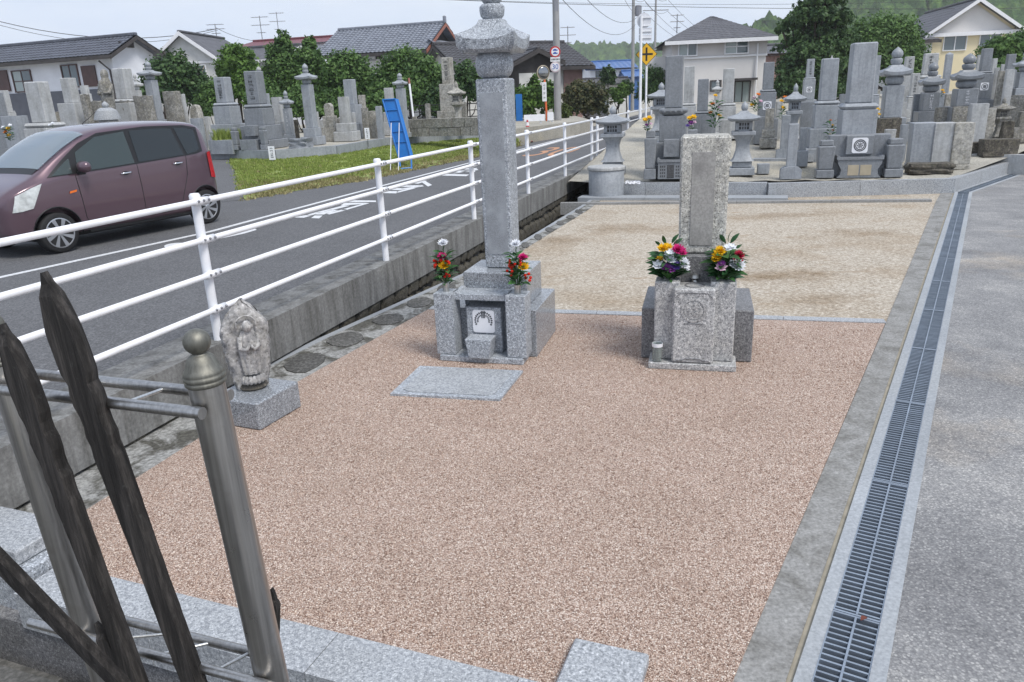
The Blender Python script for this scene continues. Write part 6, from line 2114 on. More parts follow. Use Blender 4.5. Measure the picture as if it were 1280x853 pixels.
def house(label, F, x0, x1, dep, zg, ze, zr, wall, roof, ridge='x', over=.5, pitch=.35, amp=.03, trim=None, name='house', gable_wall=None, hip=0.0):
    """gabled (or hipped) block in the facade's frame; returns the thing; local y runs away from the camera"""
    o = thing(name, label, 'house', F.P + Vector((0, 0, zg)), math.atan2(F.ex.y, F.ex.x))
    ze -= zg; zr -= zg                       # ze: height of the eave edge
    half = (dep if ridge == 'x' else x1 - x0) / 2
    ze = ze + over * (zr - ze) / (half + over)
    wm = M[wall]
    w = MB()
    if ridge == 'x':
        ym = dep / 2
        w.add([(x0, 0, 0), (x1, 0, 0), (x1, 0, ze), (x0, 0, ze)], [(0, 1, 2, 3)])
        w.add([(x0, dep, 0), (x1, dep, 0), (x1, dep, ze), (x0, dep, ze)], [(3, 2, 1, 0)])
        for xx in (x0, x1):
            if hip:
                w.add([(xx, 0, 0), (xx, dep, 0), (xx, dep, ze), (xx, 0, ze)], [(0, 1, 2, 3)])
            else:
                w.add([(xx, 0, 0), (xx, dep, 0), (xx, dep, ze), (xx, ym, zr - .05), (xx, 0, ze)], [(0, 1, 2, 3, 4)])
    else:
        xm = (x0 + x1) / 2
        for yy in (0, dep):
            w.add([(x0, yy, 0), (x1, yy, 0), (x1, yy, ze), (xm, yy, zr - .05), (x0, yy, ze)], [(0, 1, 2, 3, 4)])
        for xx in (x0, x1):
            w.add([(xx, 0, 0), (xx, dep, 0), (xx, dep, ze), (xx, 0, ze)], [(0, 1, 2, 3)])
    w.build('wall', wm, o)
    rm = M[roof]
    if ridge == 'x':
        ym = dep / 2; k = over * (zr - ze) / ym
        hx = hip * (x1 - x0) / 2
        roof_slope((x0 - over, -over, ze - k), (x1 + over, -over, ze - k), (x1 + (0 if hip else over) - hx, ym, zr), (x0 - (0 if hip else over) + hx, ym, zr), rm, 'roof', o, pitch, amp)
        roof_slope((x1 + over, dep + over, ze - k), (x0 - over, dep + over, ze - k), (x0 - (0 if hip else over) + hx, ym, zr), (x1 + (0 if hip else over) - hx, ym, zr), rm, 'roof', o, pitch * 2, amp)
        if hip:
            roof_slope((x1 + over, -over, ze - k), (x1 + over, dep + over, ze - k), (x1 - hx, ym + .01, zr), (x1 - hx, ym - .01, zr), rm, 'roof', o, pitch, amp)
            roof_slope((x0 - over, dep + over, ze - k), (x0 - over, -over, ze - k), (x0 + hx, ym - .01, zr), (x0 + hx, ym + .01, zr), rm, 'roof', o, pitch, amp)
        MB().box(x0 - over + hx * 1.02 - .0, x1 + over - hx * 1.02, ym - .12, ym + .12, zr - .02, zr + .16, .04).build('ridge', rm, o) if hip < .9 else None
        if trim:
            MB().box(x0 - over, x1 + over, -over - .06, -over - .005, ze - k - .20, ze - k + .0).build('gutter', M['wall_dark' if trim == 'red_trim' else trim], o)
            if not hip:
                for xx in (x0 - over, x1 + over):
                    for yy, y2 in ((-over, ym), (dep + over, ym)):
                        MB().add([(xx - .03, yy, ze - k - .22), (xx + .03, yy, ze - k - .22), (xx + .03, y2, zr - .22), (xx - .03, y2, zr - .22), (xx - .03, yy, ze - k - .02), (xx + .03, yy, ze - k - .02), (xx + .03, y2, zr - .02), (xx - .03, y2, zr - .02)], [(0, 1, 2, 3), (4, 5, 6, 7), (0, 4, 7, 3), (1, 5, 6, 2), (0, 1, 5, 4)]).build('bargeboard', M[trim], o)
    else:
        xm = (x0 + x1) / 2; k = over * (zr - ze) / (xm - x0)
        roof_slope((x1 + over, -over, ze - k), (x1 + over, dep + over, ze - k), (xm, dep + over, zr), (xm, -over, zr), rm, 'roof', o, pitch, amp)
        roof_slope((x0 - over, dep + over, ze - k), (x0 - over, -over, ze - k), (xm, -over, zr), (xm, dep + over, zr), rm, 'roof', o, pitch, amp)
        MB().box(xm - .12, xm + .12, -over, dep + over, zr - .02, zr + .12, .03).build('ridge', rm, o)
        if trim:
            for sx in (-1, 1):
                xe = xm + sx * ((x1 - x0) / 2 + over)
                MB().add([(xe, -over - .06, ze - k - .22), (xe, -over - .06, ze - k + .02), (xm, -over - .06, zr + .04), (xm, -over - .06, zr - .22), (xe, -over - .005, ze - k - .22), (xe, -over - .005, ze - k + .02), (xm, -over - .005, zr + .04), (xm, -over - .005, zr - .22)], [(0, 1, 2, 3), (4, 5, 6, 7), (0, 3, 7, 4), (1, 2, 6, 5), (0, 1, 5, 4)]).build('bargeboard', M[trim], o)
    return o
GZ = .15
def wrect(F, px0, py0, px1, py1):
    a, b = F.uv(px0, py0), F.uv(px1, py1)
    return min(a[0], b[0]), max(a[0], b[0]), min(a[1], b[1]) - GZ, max(a[1], b[1]) - GZ

# --- white tiled house, far left
P1 = D(138, 66, 45); P0 = G(0, 77, P1.z)
F = Fac(P1, P1 - P0)
g2 = Fac(P1, F.ey)
sf, _ = g2.uv(186, 72)
_, za = g2.uv(158, 46)
dep1 = max(3.0, min(11, sf))
print('H1 depth', sf)
h1 = house('white plastered house with blue grey tiled roof and brown shutters at far left', F, -13, 0, dep1, GZ, P1.z - .15, P1.z + (za - P1.z) * 1.0 + .05, 'wall_white', 'tile_blue', 'x', .55, .30, .04, 'wall_dark')
x0, x1, z0, z1 = wrect(F, -8, 89, 15, 114)
MB().box(x0, x1, -.10, -.02, z0, z1).build('shutter', M['shutter'], h1)
x0, x1, z0, z1 = wrect(F, 15.5, 90, 43, 113.5)
window(h1, x0, x1, z0, z1, 0, 'shutter', ['pane_pale', 'pane'], 2, bars=1)
x0, x1, z0, z1 = wrect(F, 77, 83, 101, 108)
window(h1, x0, x1, z0, z1, 0, 'shutter', 'pane', 2)
x0, x1, z0, z1 = wrect(F, 102, 83, 124, 108)
MB().box(x0, x1, -.10, -.02, z0, z1).build('shutter', M['shutter'], h1)
x0, x1, z0, z1 = wrect(F, -30, 120, 138, 160)
MB().box(-13.01, .01, -.06, -.002, 0.0, z1).build('lower_wall', M['wall_slate'], h1)
s0, zz0 = g2.uv(157, 56)
MB().box(.01, .10, s0 - .5, s0 + .5, zz0 - GZ - .15, zz0 - GZ + .15).build('gable_vent', M['wall_dark'], h1)
MB().tube([(-.6, -.35, P1.z - .4 - GZ), (-.2, -.08, P1.z - .9 - GZ), (-.12, -.08, .2)], .05, 8).build('downpipe', M['wall_dark'], h1)
# --- pale boarded gable house with creeper
P1 = D(192, 74, 53.6); P2 = D(272, 74, 53.2)
F = Fac(P1, P2 - P1)
xe, zee = F.uv(272, 74); _, za = F.uv(219, 41)
h2 = house('pale boarded gable house with white bargeboards and lattice window', F, 0, xe, 6, GZ, zee - .1, za, 'wall_cream', 'slate_roof', 'y', .35, .5, .012, 'trim_white')
x0, x1, z0, z1 = wrect(F, 236, 83, 259, 99)
wn = window(h2, x0, x1, z0, z1, 0, 'trim_white', 'pane', 2)
lat = MB()
for k in range(2):
    xa, xb = x0 + (x1 - x0) * k / 2, x0 + (x1 - x0) * (k + 1) / 2
    for a_, b_ in ((xa, xb), (xb, xa)):
        lat.tube([(a_, -.06, z0), ((a_ + b_) / 2, -.06, (z0 + z1) / 2), (b_, -.06, z1)], .025, 5)
lat.build('lattice', M['leaf_yellow'] if False else M['door_beige'], wn)
_, zb_ = F.uv(230, 79)
MB().box(-.02, xe + .02, -.08, -.002, zb_ - GZ - .06, zb_ - GZ + .06).build('band', M['trim_white'], h2)
# --- small grey roof and long red roof between trees
P1 = D(293, 75, 60); F = Fac(P1, D(345, 73, 59) - P1)
xe, zee = F.uv(345, 74); _, zr_ = F.uv(318, 56)
house('low house with plain grey roof behind the bright green tree', F, 0, xe, 6, GZ, zee, zr_, 'wall_white', 'slate_roof', 'x', .4, .5, .012, 'trim_white')
P1 = D(298, 57, 72); F = Fac(P1, D(404, 52, 70) - P1)
xe, zee = F.uv(404, 53); _, zr_ = F.uv(350, 46.5)
house('long low house with dull red metal roof behind the hedge trees', F, 0, xe, 6, GZ, zee, zr_, 'wall_white', 'red_roof', 'x', .3, .4, .01)
# --- long traditional tiled house
P1 = D(408, 69, 55); P2 = G(527, 61.5, P1.z)
F = Fac(P1, P2 - P1)
xe = (P2 - P1).length
_, zr_ = F.uv(470, 35)
h4 = house('long traditional house with silver grey tiled roof and red brown gable', F, 0, xe, 6.0, GZ, P1.z - .1, D(465, 36, 57.5).z, 'wall_dark', 'tile_light', 'x', .6, .30, .05, 'red_trim')
for a_, b_ in ((455, 470), (478, 520)):
    x0, x1, z0, z1 = wrect(F, a_, 70, b_, 76)
    MB().box(x0, x1, -.05, -.002, z0, z1).build('plaster_panel', M['wall_white'], h4)
x0, x1, z0, z1 = wrect(F, 408, 78, 520, 95)
MB().box(.3, xe - .3, -.05, -.002, .2, z1).build('plaster_panel', M['wall_cream'], h4)
zsk = P1.z - GZ + .25
roof_slope((xe + 2.2, -.4, zsk - .75), (xe + 2.2, 6.6, zsk - .75), (xe + .3, 6.0, zsk + .35), (xe + .3, .2, zsk + .35), M['tile_light'], 'skirt_roof', h4, .3, .05)
MB().box(xe + .42, xe + .62, 2.88, 3.12, D(465, 36, 57.5).z - GZ, D(465, 36, 57.5).z - GZ + .45, .05).build('ridge_ornament', M['tile_light'], h4)
# --- roofs behind the tall monument
P1 = D(548, 80, 58); F = Fac(P1, D(612, 77, 57) - P1)
xe, zee = F.uv(612, 78); _, zr_ = F.uv(580, 56)
house('dark tiled house behind the head of the tall monument', F, 0, xe + 1, 7, GZ, zee, zr_, 'wall_white', 'tile_dark', 'x', .5, .3, .04, 'trim_white')
P1 = D(556, 95, 49); F = Fac(P1, D(588, 92, 49) - P1)
xe, zee = F.uv(588, 88); _, zr_ = F.uv(575, 70)
house('small tiled annex with red brown gable left of the monument sphere', F, 0, xe, 5, GZ, zee, zr_, 'wall_cream', 'tile_light', 'y', .3, .3, .04, 'red_trim')
# --- dark tiled house behind the pole, with reddish wall
P1 = D(640, 92, 46.5); P2 = D(727, 88, 48.2)
F = Fac(P1, P2 - P1)
xe, zee = F.uv(727, 83); _, zr_ = F.uv(680, 58)
h6 = house('dark tiled house with reddish end wall behind the concrete pole', F, -3, xe, 7, GZ, zee, zr_ + .4, 'wall_cream', 'tile_dark', 'x', .6, .3, .04, 'wall_dark')
x0, x1, z0, z1 = wrect(F, 704, 87, 727, 150)
MB().box(x0, x1 + .03, -.06, -.002, 0, z1).build('reddish_wall', M['wall_pink'], h6)
MB().box(xe - .002, xe + .05, -.0, 7, 0, z1).build('reddish_wall', M['wall_pink'], h6)
P1 = D(648, 78, 44.6); F2 = Fac(P1, D(692, 76, 45.2) - P1)
xw, zw = F2.uv(692, 78); _, za = F2.uv(667, 62)
h6b = house('projecting dark tiled gable in front of the house behind the pole', F2, 0, xw, 3, GZ, zw, za, 'wall_dark', 'tile_dark', 'y', .5, .3, .04, 'wall_dark')
x0, x1, z0, z1 = wrect(F2, 648, 92, 692, 140)
MB().box(.0, xw, -.08, -.002, 0, z1).build('white_wall', M['wall_cream'], h6b)
# --- blue roofed factory
P1 = D(738, 86, 92); F = Fac(P1, D(791, 84, 92) - P1)
xe, zee = F.uv(791, 85); _, zr_ = F.uv(765, 77)
h7 = house('long white building with bright blue metal roof in the distance', F, 0, xe, 9, GZ, zee, D(765, 77, 96.5).z, 'wall_white', 'blue_roof', 'x', .6, .6, .03)
for a_ in (745, 758, 775):
    x0, x1, z0, z1 = wrect(F, a_, 90, a_ + 7, 97)
    window(h7, x0, x1, z0, z1, 0, 'wall_slate', 'pane', 2)
P1 = D(783, 103, 80); F = Fac(P1, D(802, 102, 80) - P1)
xe, zee = F.uv(802, 96); _, zr_ = F.uv(792, 88)
house('small blue metal shed beside the distant pole', F, 0, xe, 5, GZ, zee, zr_, 'blue_roof', 'blue_roof', 'x', .2, .5, .02)
P1 = D(728, 105, 72); F = Fac(P1, D(786, 104, 72) - P1)
xe, zee = F.uv(786, 104); _, zr_ = F.uv(757, 98)
house('low grey tiled roof house beyond the ball topiary', F, 0, xe, 6, GZ, zee, zr_, 'wall_cream', 'tile_dark', 'x', .4, .35, .03)
# --- beige two storey house
P1 = D(841, 60, 46); P2 = D(958, 56, 45.4)
F = Fac(P1, P2 - P1)
xe, _ = F.uv(958, 60)
_, zee = F.uv(900, 49.5); _, zr_ = F.uv(895, 21)
h8 = house('beige rendered two storey house with grey hipped roof', F, 0, xe, 7, GZ, zee, zr_ + .3, 'wall_beige2', 'slate_roof', 'x', .5, .4, .02, 'trim_white', hip=.97)
_, zb_ = F.uv(900, 69.5)
MB().box(-.03, xe + .03, -.07, -.002, zb_ - GZ, zee - GZ - .1).build('upper_wall', M['wall_beige'], h8)
MB().box(-.05, xe + .05, -.11, -.002, zb_ - GZ - .12, zb_ - GZ - .01).build('band', M['trim_white'], h8)
for px0, py0, px1, py1, pn in ((849, 55, 870, 69, ['pane_pale', 'pane']), (907, 51, 934, 66, ['pane_pale', 'pane'])):
    x0, x1, z0, z1 = wrect(F, px0, py0, px1, py1)
    window(h8, x0, x1, z0, z1, -.08, 'trim_white', pn, 2, bars=1 if px0 > 900 else 0)
x0, x1, z0, z1 = wrect(F, 919, 103, 936, 124)
w_ = window(h8, x0, x1, 0.3, z1, -.0, 'wall_dark', 'pane_pale', 2)
MB().box(x0 - .3, x1 + .3, -.7, -.0, z1 + .08, z1 + .2).build('porch_roof', M['wall_dark'], h8)
x0, x1, z0, z1 = wrect(F, 889, 102, 900, 113)
window(h8, x0, x1, z0, z1, 0, 'wall_dark', 'pane', 1)
MB().box(-1.3, -.02, 1.5, 4, zee - GZ - 2.3, zee - GZ - .7).build('balcony', M['wall_beige2'], h8)
MB().tube([(xe - .5, -.12, zee - GZ - .3), (xe - .5, -.12, .2)], .05, 8).build('downpipe', M['trim_white'], h8)
# --- brown corrugated shed
P1 = D(957, 80, 53); F = Fac(P1, D(1000, 79, 53) - P1)
xe, zee = F.uv(1005, 66)
_, zr_ = F.uv(980, 62)
h9 = house('brown corrugated shed right of the beige house', F, 0, xe, 6, GZ, zee, zr_ + .4, 'wall_pink', 'slate_roof', 'x', .3, .5, .012)
rb = MB()
for k in range(int(xe / .28)):
    rb.box(k * .28, k * .28 + .10, -.05, -.002, 0, zee - GZ - .05)
rb.build('ribs', M['wall_pink'], h9)
# --- yellow gable house
P1 = D(1164, 50, 58); P2 = G(1268, 44.5, P1.z)
F = Fac(P1, D(1268, 46, 57) - P1)
xe, zee = F.uv(1268, 39)
_, za = F.uv(1222, -1)
h10 = house('pale yellow house with white gable and grey roof at upper right', F, 0, xe, 10, GZ, zee, za, 'wall_yellow', 'slate_roof', 'y', .6, .4, .02, 'trim_white')
_, zb_ = F.uv(1215, 40)
xm = xe / 2
MB().prism([(.1, zb_ - GZ), (xe - .1, zb_ - GZ), (xm, za - GZ - .35)], -.05, -.002).build('gable_panel', M['wall_beige2'], h10)
MB().box(-.5, xe + .5, -.35, -.052, zb_ - GZ - .25, zb_ - GZ).build('eave_band', M['trim_white'], h10)
for px0, py0, px1, py1 in ((1181, 45.5, 1206, 62), (1226, 43.5, 1249, 57)):
    x0, x1, z0, z1 = wrect(F, px0, py0, px1, py1)
    window(h10, x0, x1, z0, z1, 0, 'trim_white', 'pane', 2)
P1 = D(1140, 56, 57); F2 = Fac(P1, D(1167, 54, 57) - P1)
xw, zw = F2.uv(1166, 50); _, za2 = F2.uv(1155, 40)
house('low dark roofed wing left of the yellow house', F2, 0, xw, 6, GZ, zw, za2, 'wall_cream', 'slate_roof', 'x', .4, .4, .02, 'wall_dark')

# ------------------------------------------------------------------ trees and shrubs
def foliage(name, parent, blobs, n, size, mat, seed, clump=.35, aspect=.6):
    """leaf sized faces gathered in clumps through the crown's volume; blobs: centre, radii"""
    r = np.random.default_rng(seed)
    vol = np.array([b[1][0] * b[1][1] * b[1][2] for b in blobs]) ** .75
    k = r.choice(len(blobs), n // 16 + 1, p=vol / vol.sum())
    C = np.array([b[0] for b in blobs])[k]; R_ = np.array([b[1] for b in blobs])[k]
    d = r.normal(size=(len(k), 3)); d /= np.linalg.norm(d, axis=1)[:, None]
    d[:, 2] = np.where(d[:, 2] < -.55, -d[:, 2], d[:, 2])
    rad = np.clip(r.normal(.84, .23, len(k)), .2, 1.32)
    cl = C + d * R_ * rad[:, None]
    tint_c = np.clip(.5 + .25 * r.normal(size=len(k)), 0, 1)
    m_ = 16
    cs = clump * np.minimum(R_.min(axis=1), 2.2)[:, None]
    P = np.repeat(cl, m_, 0) + r.normal(size=(len(k) * m_, 3)) * np.repeat(cs, m_, 0) * .55
    N = len(P)
    nr = np.repeat(d, m_, 0) + r.normal(size=(N, 3)) * .75 + np.array([0, 0, .35]); nr /= np.linalg.norm(nr, axis=1)[:, None]
    t = np.cross(nr, r.normal(size=(N, 3))); t /= np.linalg.norm(t, axis=1)[:, None]
    b = np.cross(nr, t)
    s = size * r.uniform(.55, 1.3, N)[:, None]
    V = np.stack([P - t * s, P - b * s * aspect, P + t * s, P + b * s * aspect], 1).reshape(-1, 3)
    me = bpy.data.meshes.new(name)
    me.vertices.add(len(V)); me.vertices.foreach_set('co', V.ravel())
    me.loops.add(4 * N); me.loops.foreach_set('vertex_index', np.arange(4 * N))
    me.polygons.add(N); me.polygons.foreach_set('loop_start', np.arange(0, 4 * N, 4)); me.polygons.foreach_set('loop_total', np.full(N, 4))
    me.update(); me.validate()
    at = me.attributes.new('tint', 'FLOAT', 'POINT')
    tv = np.clip(np.repeat(tint_c, m_) + r.normal(0, .13, N), 0, 1)
    at.data.foreach_set('value', np.repeat(tv, 4))
    me.materials.append(M[mat])
    return link_mesh(name, me, parent)
def tree(label, blobs_px, Y, mat, n, size, seed, ground=None, name='tree', cat='tree', clump=.35, depth=.8, trunk=None, group=None):
    """blobs in photo pixels (x, y, rx, ry) standing at distance Y"""
    cx = sum(b[0] for b in blobs_px) / len(blobs_px)
    base = D(cx, 140, Y)
    g = .2 if ground is None else ground
    o = thing(name, label, cat, (base.x, base.y, g), 0, group)
    rnd = random.Random(seed)
    bl_ = []
    for (x, y, rx, ry) in blobs_px:
        p = D(x, y, Y + rnd.uniform(-.6, .6)) - Vector((base.x, base.y, g))
        s = mpp(x, y, Y)
        bl_.append(((p.x, p.y, p.z), (rx * s, rx * s * depth, ry * s)))
    foliage('crown', o, bl_, n, size, mat, seed, clump)
    tr_ = MB()
    zt = max(b[0][2] for b in bl_)
    r0 = trunk or max(.06, min(.25, zt * .028))
    tp = max(bl_, key=lambda b: b[0][2])[0]
    tr_.tube([(0, 0, -.2), (rnd.uniform(-.1, .1), 0, zt * .3), (tp[0] * .5, tp[1] * .5, zt * .6), (tp[0], tp[1], zt)], [r0 * 1.25, r0, r0 * .7, r0 * .25], 9)
    for b in bl_:
        h = max(.1, b[0][2] * .55)
        tr_.tube([(tp[0] * .2, tp[1] * .2, h * .7), ((b[0][0] + tp[0] * .2) / 2, b[0][1] / 2, h), b[0]], [r0 * .5, r0 * .35, r0 * .15], 6)
    tr_.build('trunk', M['bark'], o, True)
    return o
GH = 'trees of the hedge across the road'
tree('dark shrub mass below the pale boarded gable house', [(205, 108, 22, 26), (222, 95, 18, 22), (240, 112, 22, 22), (258, 125, 16, 18), (190, 120, 12, 18)], 38, 'leaf_dark', 15000, .10, 1, group=GH)
tree('rounded bright green tree left of the large slate tomb', [(298, 88, 19, 26), (288, 105, 16, 30), (310, 112, 16, 26), (296, 75, 11, 13)], 36, 'leaf_bright', 15000, .085, 2, group=GH)
tree('tall dark pointed conifer behind the roofed pillar', [(355, 55, 9, 14), (352, 75, 17, 18), (360, 100, 26, 28), (340, 115, 20, 25)], 38, 'leaf_hedge', 16000, .085, 3, group=GH)
tree('second pointed conifer right of the tallest conifer', [(388, 62, 9, 14), (385, 80, 18, 16), (390, 105, 24, 26), (405, 120, 18, 20)], 38.5, 'leaf_hedge', 14000, .085, 4, group=GH)
tree('bushy green tree in front of the long tiled house', [(430, 92, 22, 20), (445, 108, 24, 26), (420, 118, 20, 22), (460, 122, 18, 22)], 37, 'leaf_hedge', 16000, .085, 5, group=GH)
tree('bushy dark tree below the red brown gable', [(505, 86, 22, 20), (490, 108, 22, 24), (525, 100, 24, 24), (540, 112, 18, 26), (512, 122, 24, 20)], 36, 'leaf_hedge', 19000, .085, 6, group=GH)
tree('dark bush behind the beige pillar tomb and lantern', [(585, 108, 18, 24), (600, 112, 14, 20), (562, 118, 14, 22)], 35, 'leaf_dark', 8000, .085, 7, group=GH)
tree('tall leafy weeds growing below the traffic mirror', [(655, 132, 14, 18), (668, 122, 9, 22), (686, 126, 10, 22), (640, 128, 12, 16)], 40, 'leaf_bright', 8000, .10, 8, name='shrub', cat='shrub')
tree('large clipped reddish green hedge shrub beside the road bend', [(731, 128, 24, 21), (720, 122, 14, 14), (745, 130, 14, 17)], 44, 'leaf_red', 14000, .085, 9, name='shrub', cat='shrub', clump=.2)
tree('yellow green grass tuft shrub at the foot of the concrete pole', [(706, 142, 8, 9)], 40, 'leaf_yellow', 1600, .07, 10, name='shrub', cat='shrub')
tree('ball clipped topiary tree against the blue roofed building', [(760, 99, 9, 12)], 55, 'leaf_dark', 5000, .08, 11, clump=.15, name='topiary_tree', cat='tree')
tree('small cloud pruned pine right of the topiary ball', [(772, 118, 10, 6), (765, 115, 7, 4), (778, 110, 6, 5), (773, 126, 6, 6)], 52, 'leaf_bright', 3500, .08, 12, name='topiary_tree', cat='tree')
tree('dark round bush left of the distant pole', [(783, 112, 8, 9)], 58, 'leaf_dark', 2600, .09, 13, name='shrub', cat='shrub')
tree('green bush behind the yellow diamond sign', [(818, 108, 14, 20), (806, 118, 10, 14), (828, 115, 9, 15)], 48, 'leaf_hedge', 7000, .09, 14, name='shrub', cat='shrub')
tree('tall dark evergreen tree between beige house and cemetery', [(1012, -8, 15, 8), (1032, 2, 22, 9), (1003, 10, 14, 7), (1020, 22, 30, 10), (990, 32, 18, 7), (1048, 24, 16, 9), (978, 38, 10, 5), (1030, 42, 30, 12), (1002, 52, 22, 9), (984, 60, 14, 7), (1050, 56, 22, 14), (1018, 70, 34, 16), (990, 84, 18, 12), (1040, 84, 30, 16), (1005, 104, 32, 18), (1038, 112, 30, 18), (982, 112, 16, 14)], 40, 'leaf_dark', 46000, .085, 15, clump=.30, trunk=.3)
tree('broad green tree left of the yellow house', [(1095, 55, 34, 26), (1120, 50, 26, 22), (1140, 70, 20, 20), (1080, 80, 28, 24), (1110, 90, 34, 22), (1145, 92, 14, 16)], 44, 'leaf_hedge', 36000, .095, 16, clump=.26, trunk=.25)
tree('yellow green spreading tree at the right frame edge', [(1262, 60, 22, 12), (1245, 70, 20, 12), (1275, 78, 20, 16), (1258, 84, 24, 12), (1282, 55, 16, 14)], 33, 'leaf_hedge', 20000, .08, 17, name='tree')
tree('thin creeper climbing the pale boarded gable', [(205, 65, 8, 6), (222, 68, 8, 5), (198, 72, 5, 6)], 53.5, 'leaf_dark', 260, .10, 18, name='creeper', cat='creeper')

for i, (x, y, rx, ry, mt, lab) in enumerate(((332, 128, 20, 18, 'leaf_hedge', 'low hedge bush between the bright tree and the tall conifer'), (376, 132, 20, 18, 'leaf_hedge', 'low hedge bush behind the roofed pillar tomb'), (478, 128, 16, 20, 'leaf_hedge', 'low hedge bush behind the blue board'), (548, 130, 18, 20, 'leaf_dark', 'low dark bush behind the old stone wall'), (415, 134, 18, 16, 'leaf_hedge', 'low hedge bush behind the round topped stone'), (268, 130, 16, 20, 'leaf_hedge', 'low hedge bush behind the grass planter'), (175, 132, 16, 16, 'leaf_dark', 'low dark bush under the tiled gable corner'))):
    tree(lab, [(x, y, rx, ry), (x - 8, y + 6, rx * .7, ry * .7), (x + 9, y + 5, rx * .7, ry * .7)], 34.5 + .3 * i, mt, 6500, .08, 40 + i, name='hedge_bush', cat='bush', group=GH)
# ------------------------------------------------------------------ hills
def hill(name, ridge, Y, dep, mat, seed, lump):
    r = np.random.default_rng(seed)
    pts = [D(x, y, Y) for x, y in ridge]
    xs_ = [p.x for p in pts]; zs = [p.z for p in pts]
    nx, ny = 170, 34
    mb = MB()
    ph = r.uniform(0, 6, 12)
    X = np.linspace(xs_[0], xs_[-1], nx)
    Z = np.interp(X, xs_, zs)
    lumps = r.normal(0, 1, (ny, nx))
    for j in range(ny):
        t = j / (ny - 1)
        for i in range(nx):
            prof = math.sin(min(1, t / .62) * math.pi / 2) ** .8 if t <= .62 else 1 - .25 * (t - .62) / .38
            y = Y - dep * .62 + dep * t
            z = Z[i] * prof * (1 + .06 * math.sin(X[i] * .02 + ph[0] + t * 3) * t) + lumps[j, i] * lump * min(1, t * 4)
            mb.v.append((X[i] * (1 + (t - .62) * dep / Y * .3) + r.normal(0, lump * .5), y + r.normal(0, lump * .5), max(z, -.5)))
    mb.f = [(j * nx + i, j * nx + i + 1, (j + 1) * nx + i + 1, (j + 1) * nx + i) for j in range(ny - 1) for i in range(nx - 1)]
    return struct(name, mb, mat, True)
def m_forest():
    q = NM('forest_cover')
    co = q.co(world=True)
    n = q.noise(co, .16, 6, .75)
    n2 = q.noise(co, .02, 3, .5)
    c = q.ramp(n, [(.32, (.018, .042, .016, 1)), (.5, (.055, .11, .030, 1)), (.68, (.14, .22, .055, 1))])
    c = q.mix(c, (.12, .18, .05, 1), q.ramp(n2, [(.55, (0, 0, 0, 1)), (.72, (.5, .5, .5, 1))]))
    q.bump(n, 1.0, 3.0)
    return q.set(c, .95, spec=.05)
M['forest'] = m_forest()
hill('near_hill', [(835, 75), (870, 62), (905, 40), (945, 29), (985, 25), (1010, 12), (1040, -2), (1075, -18), (1130, -36), (1200, -48), (1290, -52), (1400, -46), (1550, -20)], 340, 150, M['forest'], 3, 1.5)
hill('far_hill', [(420, 92), (520, 78), (600, 64), (660, 60), (730, 61), (800, 60), (860, 56), (930, 58), (1000, 62)], 620, 220, M['forest'], 5, 2.0)

# ------------------------------------------------------------------ poles, signs, wires
M['pole_conc'] = simple('concrete_pole', (.30, .30, .30, 1), .85, var=.12, scale=2)
M['wire'] = simple('black_wire', (.03, .03, .035, 1), .6)
M['sign_red'] = simple('red_sign_paint', (.48, .03, .035, 1), .4, var=.05)
M['sign_blue'] = simple('blue_sign_paint', (.02, .08, .38, 1), .4, var=.05)
M['sign_yellow'] = simple('yellow_sign_paint', (.70, .40, .015, 1), .4, var=.05)
M['sign_black'] = simple('black_sign_paint', (.01, .01, .01, 1), .5)
M['sign_back'] = simple('grey_sign_back', (.62, .63, .66, 1), .45, .1, var=.06)
M['orange_pole'] = simple('orange_pole_paint', (.62, .12, .03, 1), .45, var=.1)
M['blue_board'] = simple('blue_panel_paint', (.012, .16, .50, 1), .45, var=.08)
def upole(label, px, Y, r, top, arms, g=.2):
    b = D(px, 130, Y)
    o = thing('utility_pole', label, 'utility pole', (b.x, b.y, g), 0)
    MB().tube([(0, 0, -.3), (0, 0, top)], [r, r * .72], 14).build('shaft', M['pole_conc'], o, 'auto')
    for z_, w, a in arms:
        MB().box(-w / 2, w / 2, -.05, .05, z_, z_ + .09, M=Matrix.Rotation(a, 4, 'Z')).build('cross_arm', M['bolt'], o)
        for t in (-.42, -.15, .2, .44):
            v = Matrix.Rotation(a, 4, 'Z') @ Vector((t * w, 0, z_ + .09))
            MB().lathe([(.04, 0), (.05, .06), (.03, .12)], 8, v.x, v.y).build('insulator', M['trim_white'], o) if False else off(MB().lathe([(.04, 0), (.05, .06), (.03, .12)], 8), v.x, v.y, v.z).build('insulator', M['trim_white'], o)
    return o, b
pa, pab = upole('thick concrete utility pole carrying round road signs', 697, 37, .175, 12, [(6.9, 2.0, .5), (9.5, 2, .5)])
pbo, pbb = upole('thin distant utility pole left of the yellow sign', 790.5, 74, .17, 12.5, [(11.2, 2.2, .2), (9.8, 1.6, .2)])
MB().lathe([(.28, 0), (.30, .1), (.30, .8), (.2, .9)], 14).build('transformer', M['bolt'], pbo).location = (.45, 0, 8.3)
pco, pcb = upole('far thin utility pole with two cross arms right of the yellow sign', 817.5, 98, .16, 13.5, [(12.2, 3.2, .1), (10.9, 3.2, .1)])
MB().box(-.1, .1, -.15, .15, 5.4, 6.0, .02).build('junction_box', M['bolt'], pa)
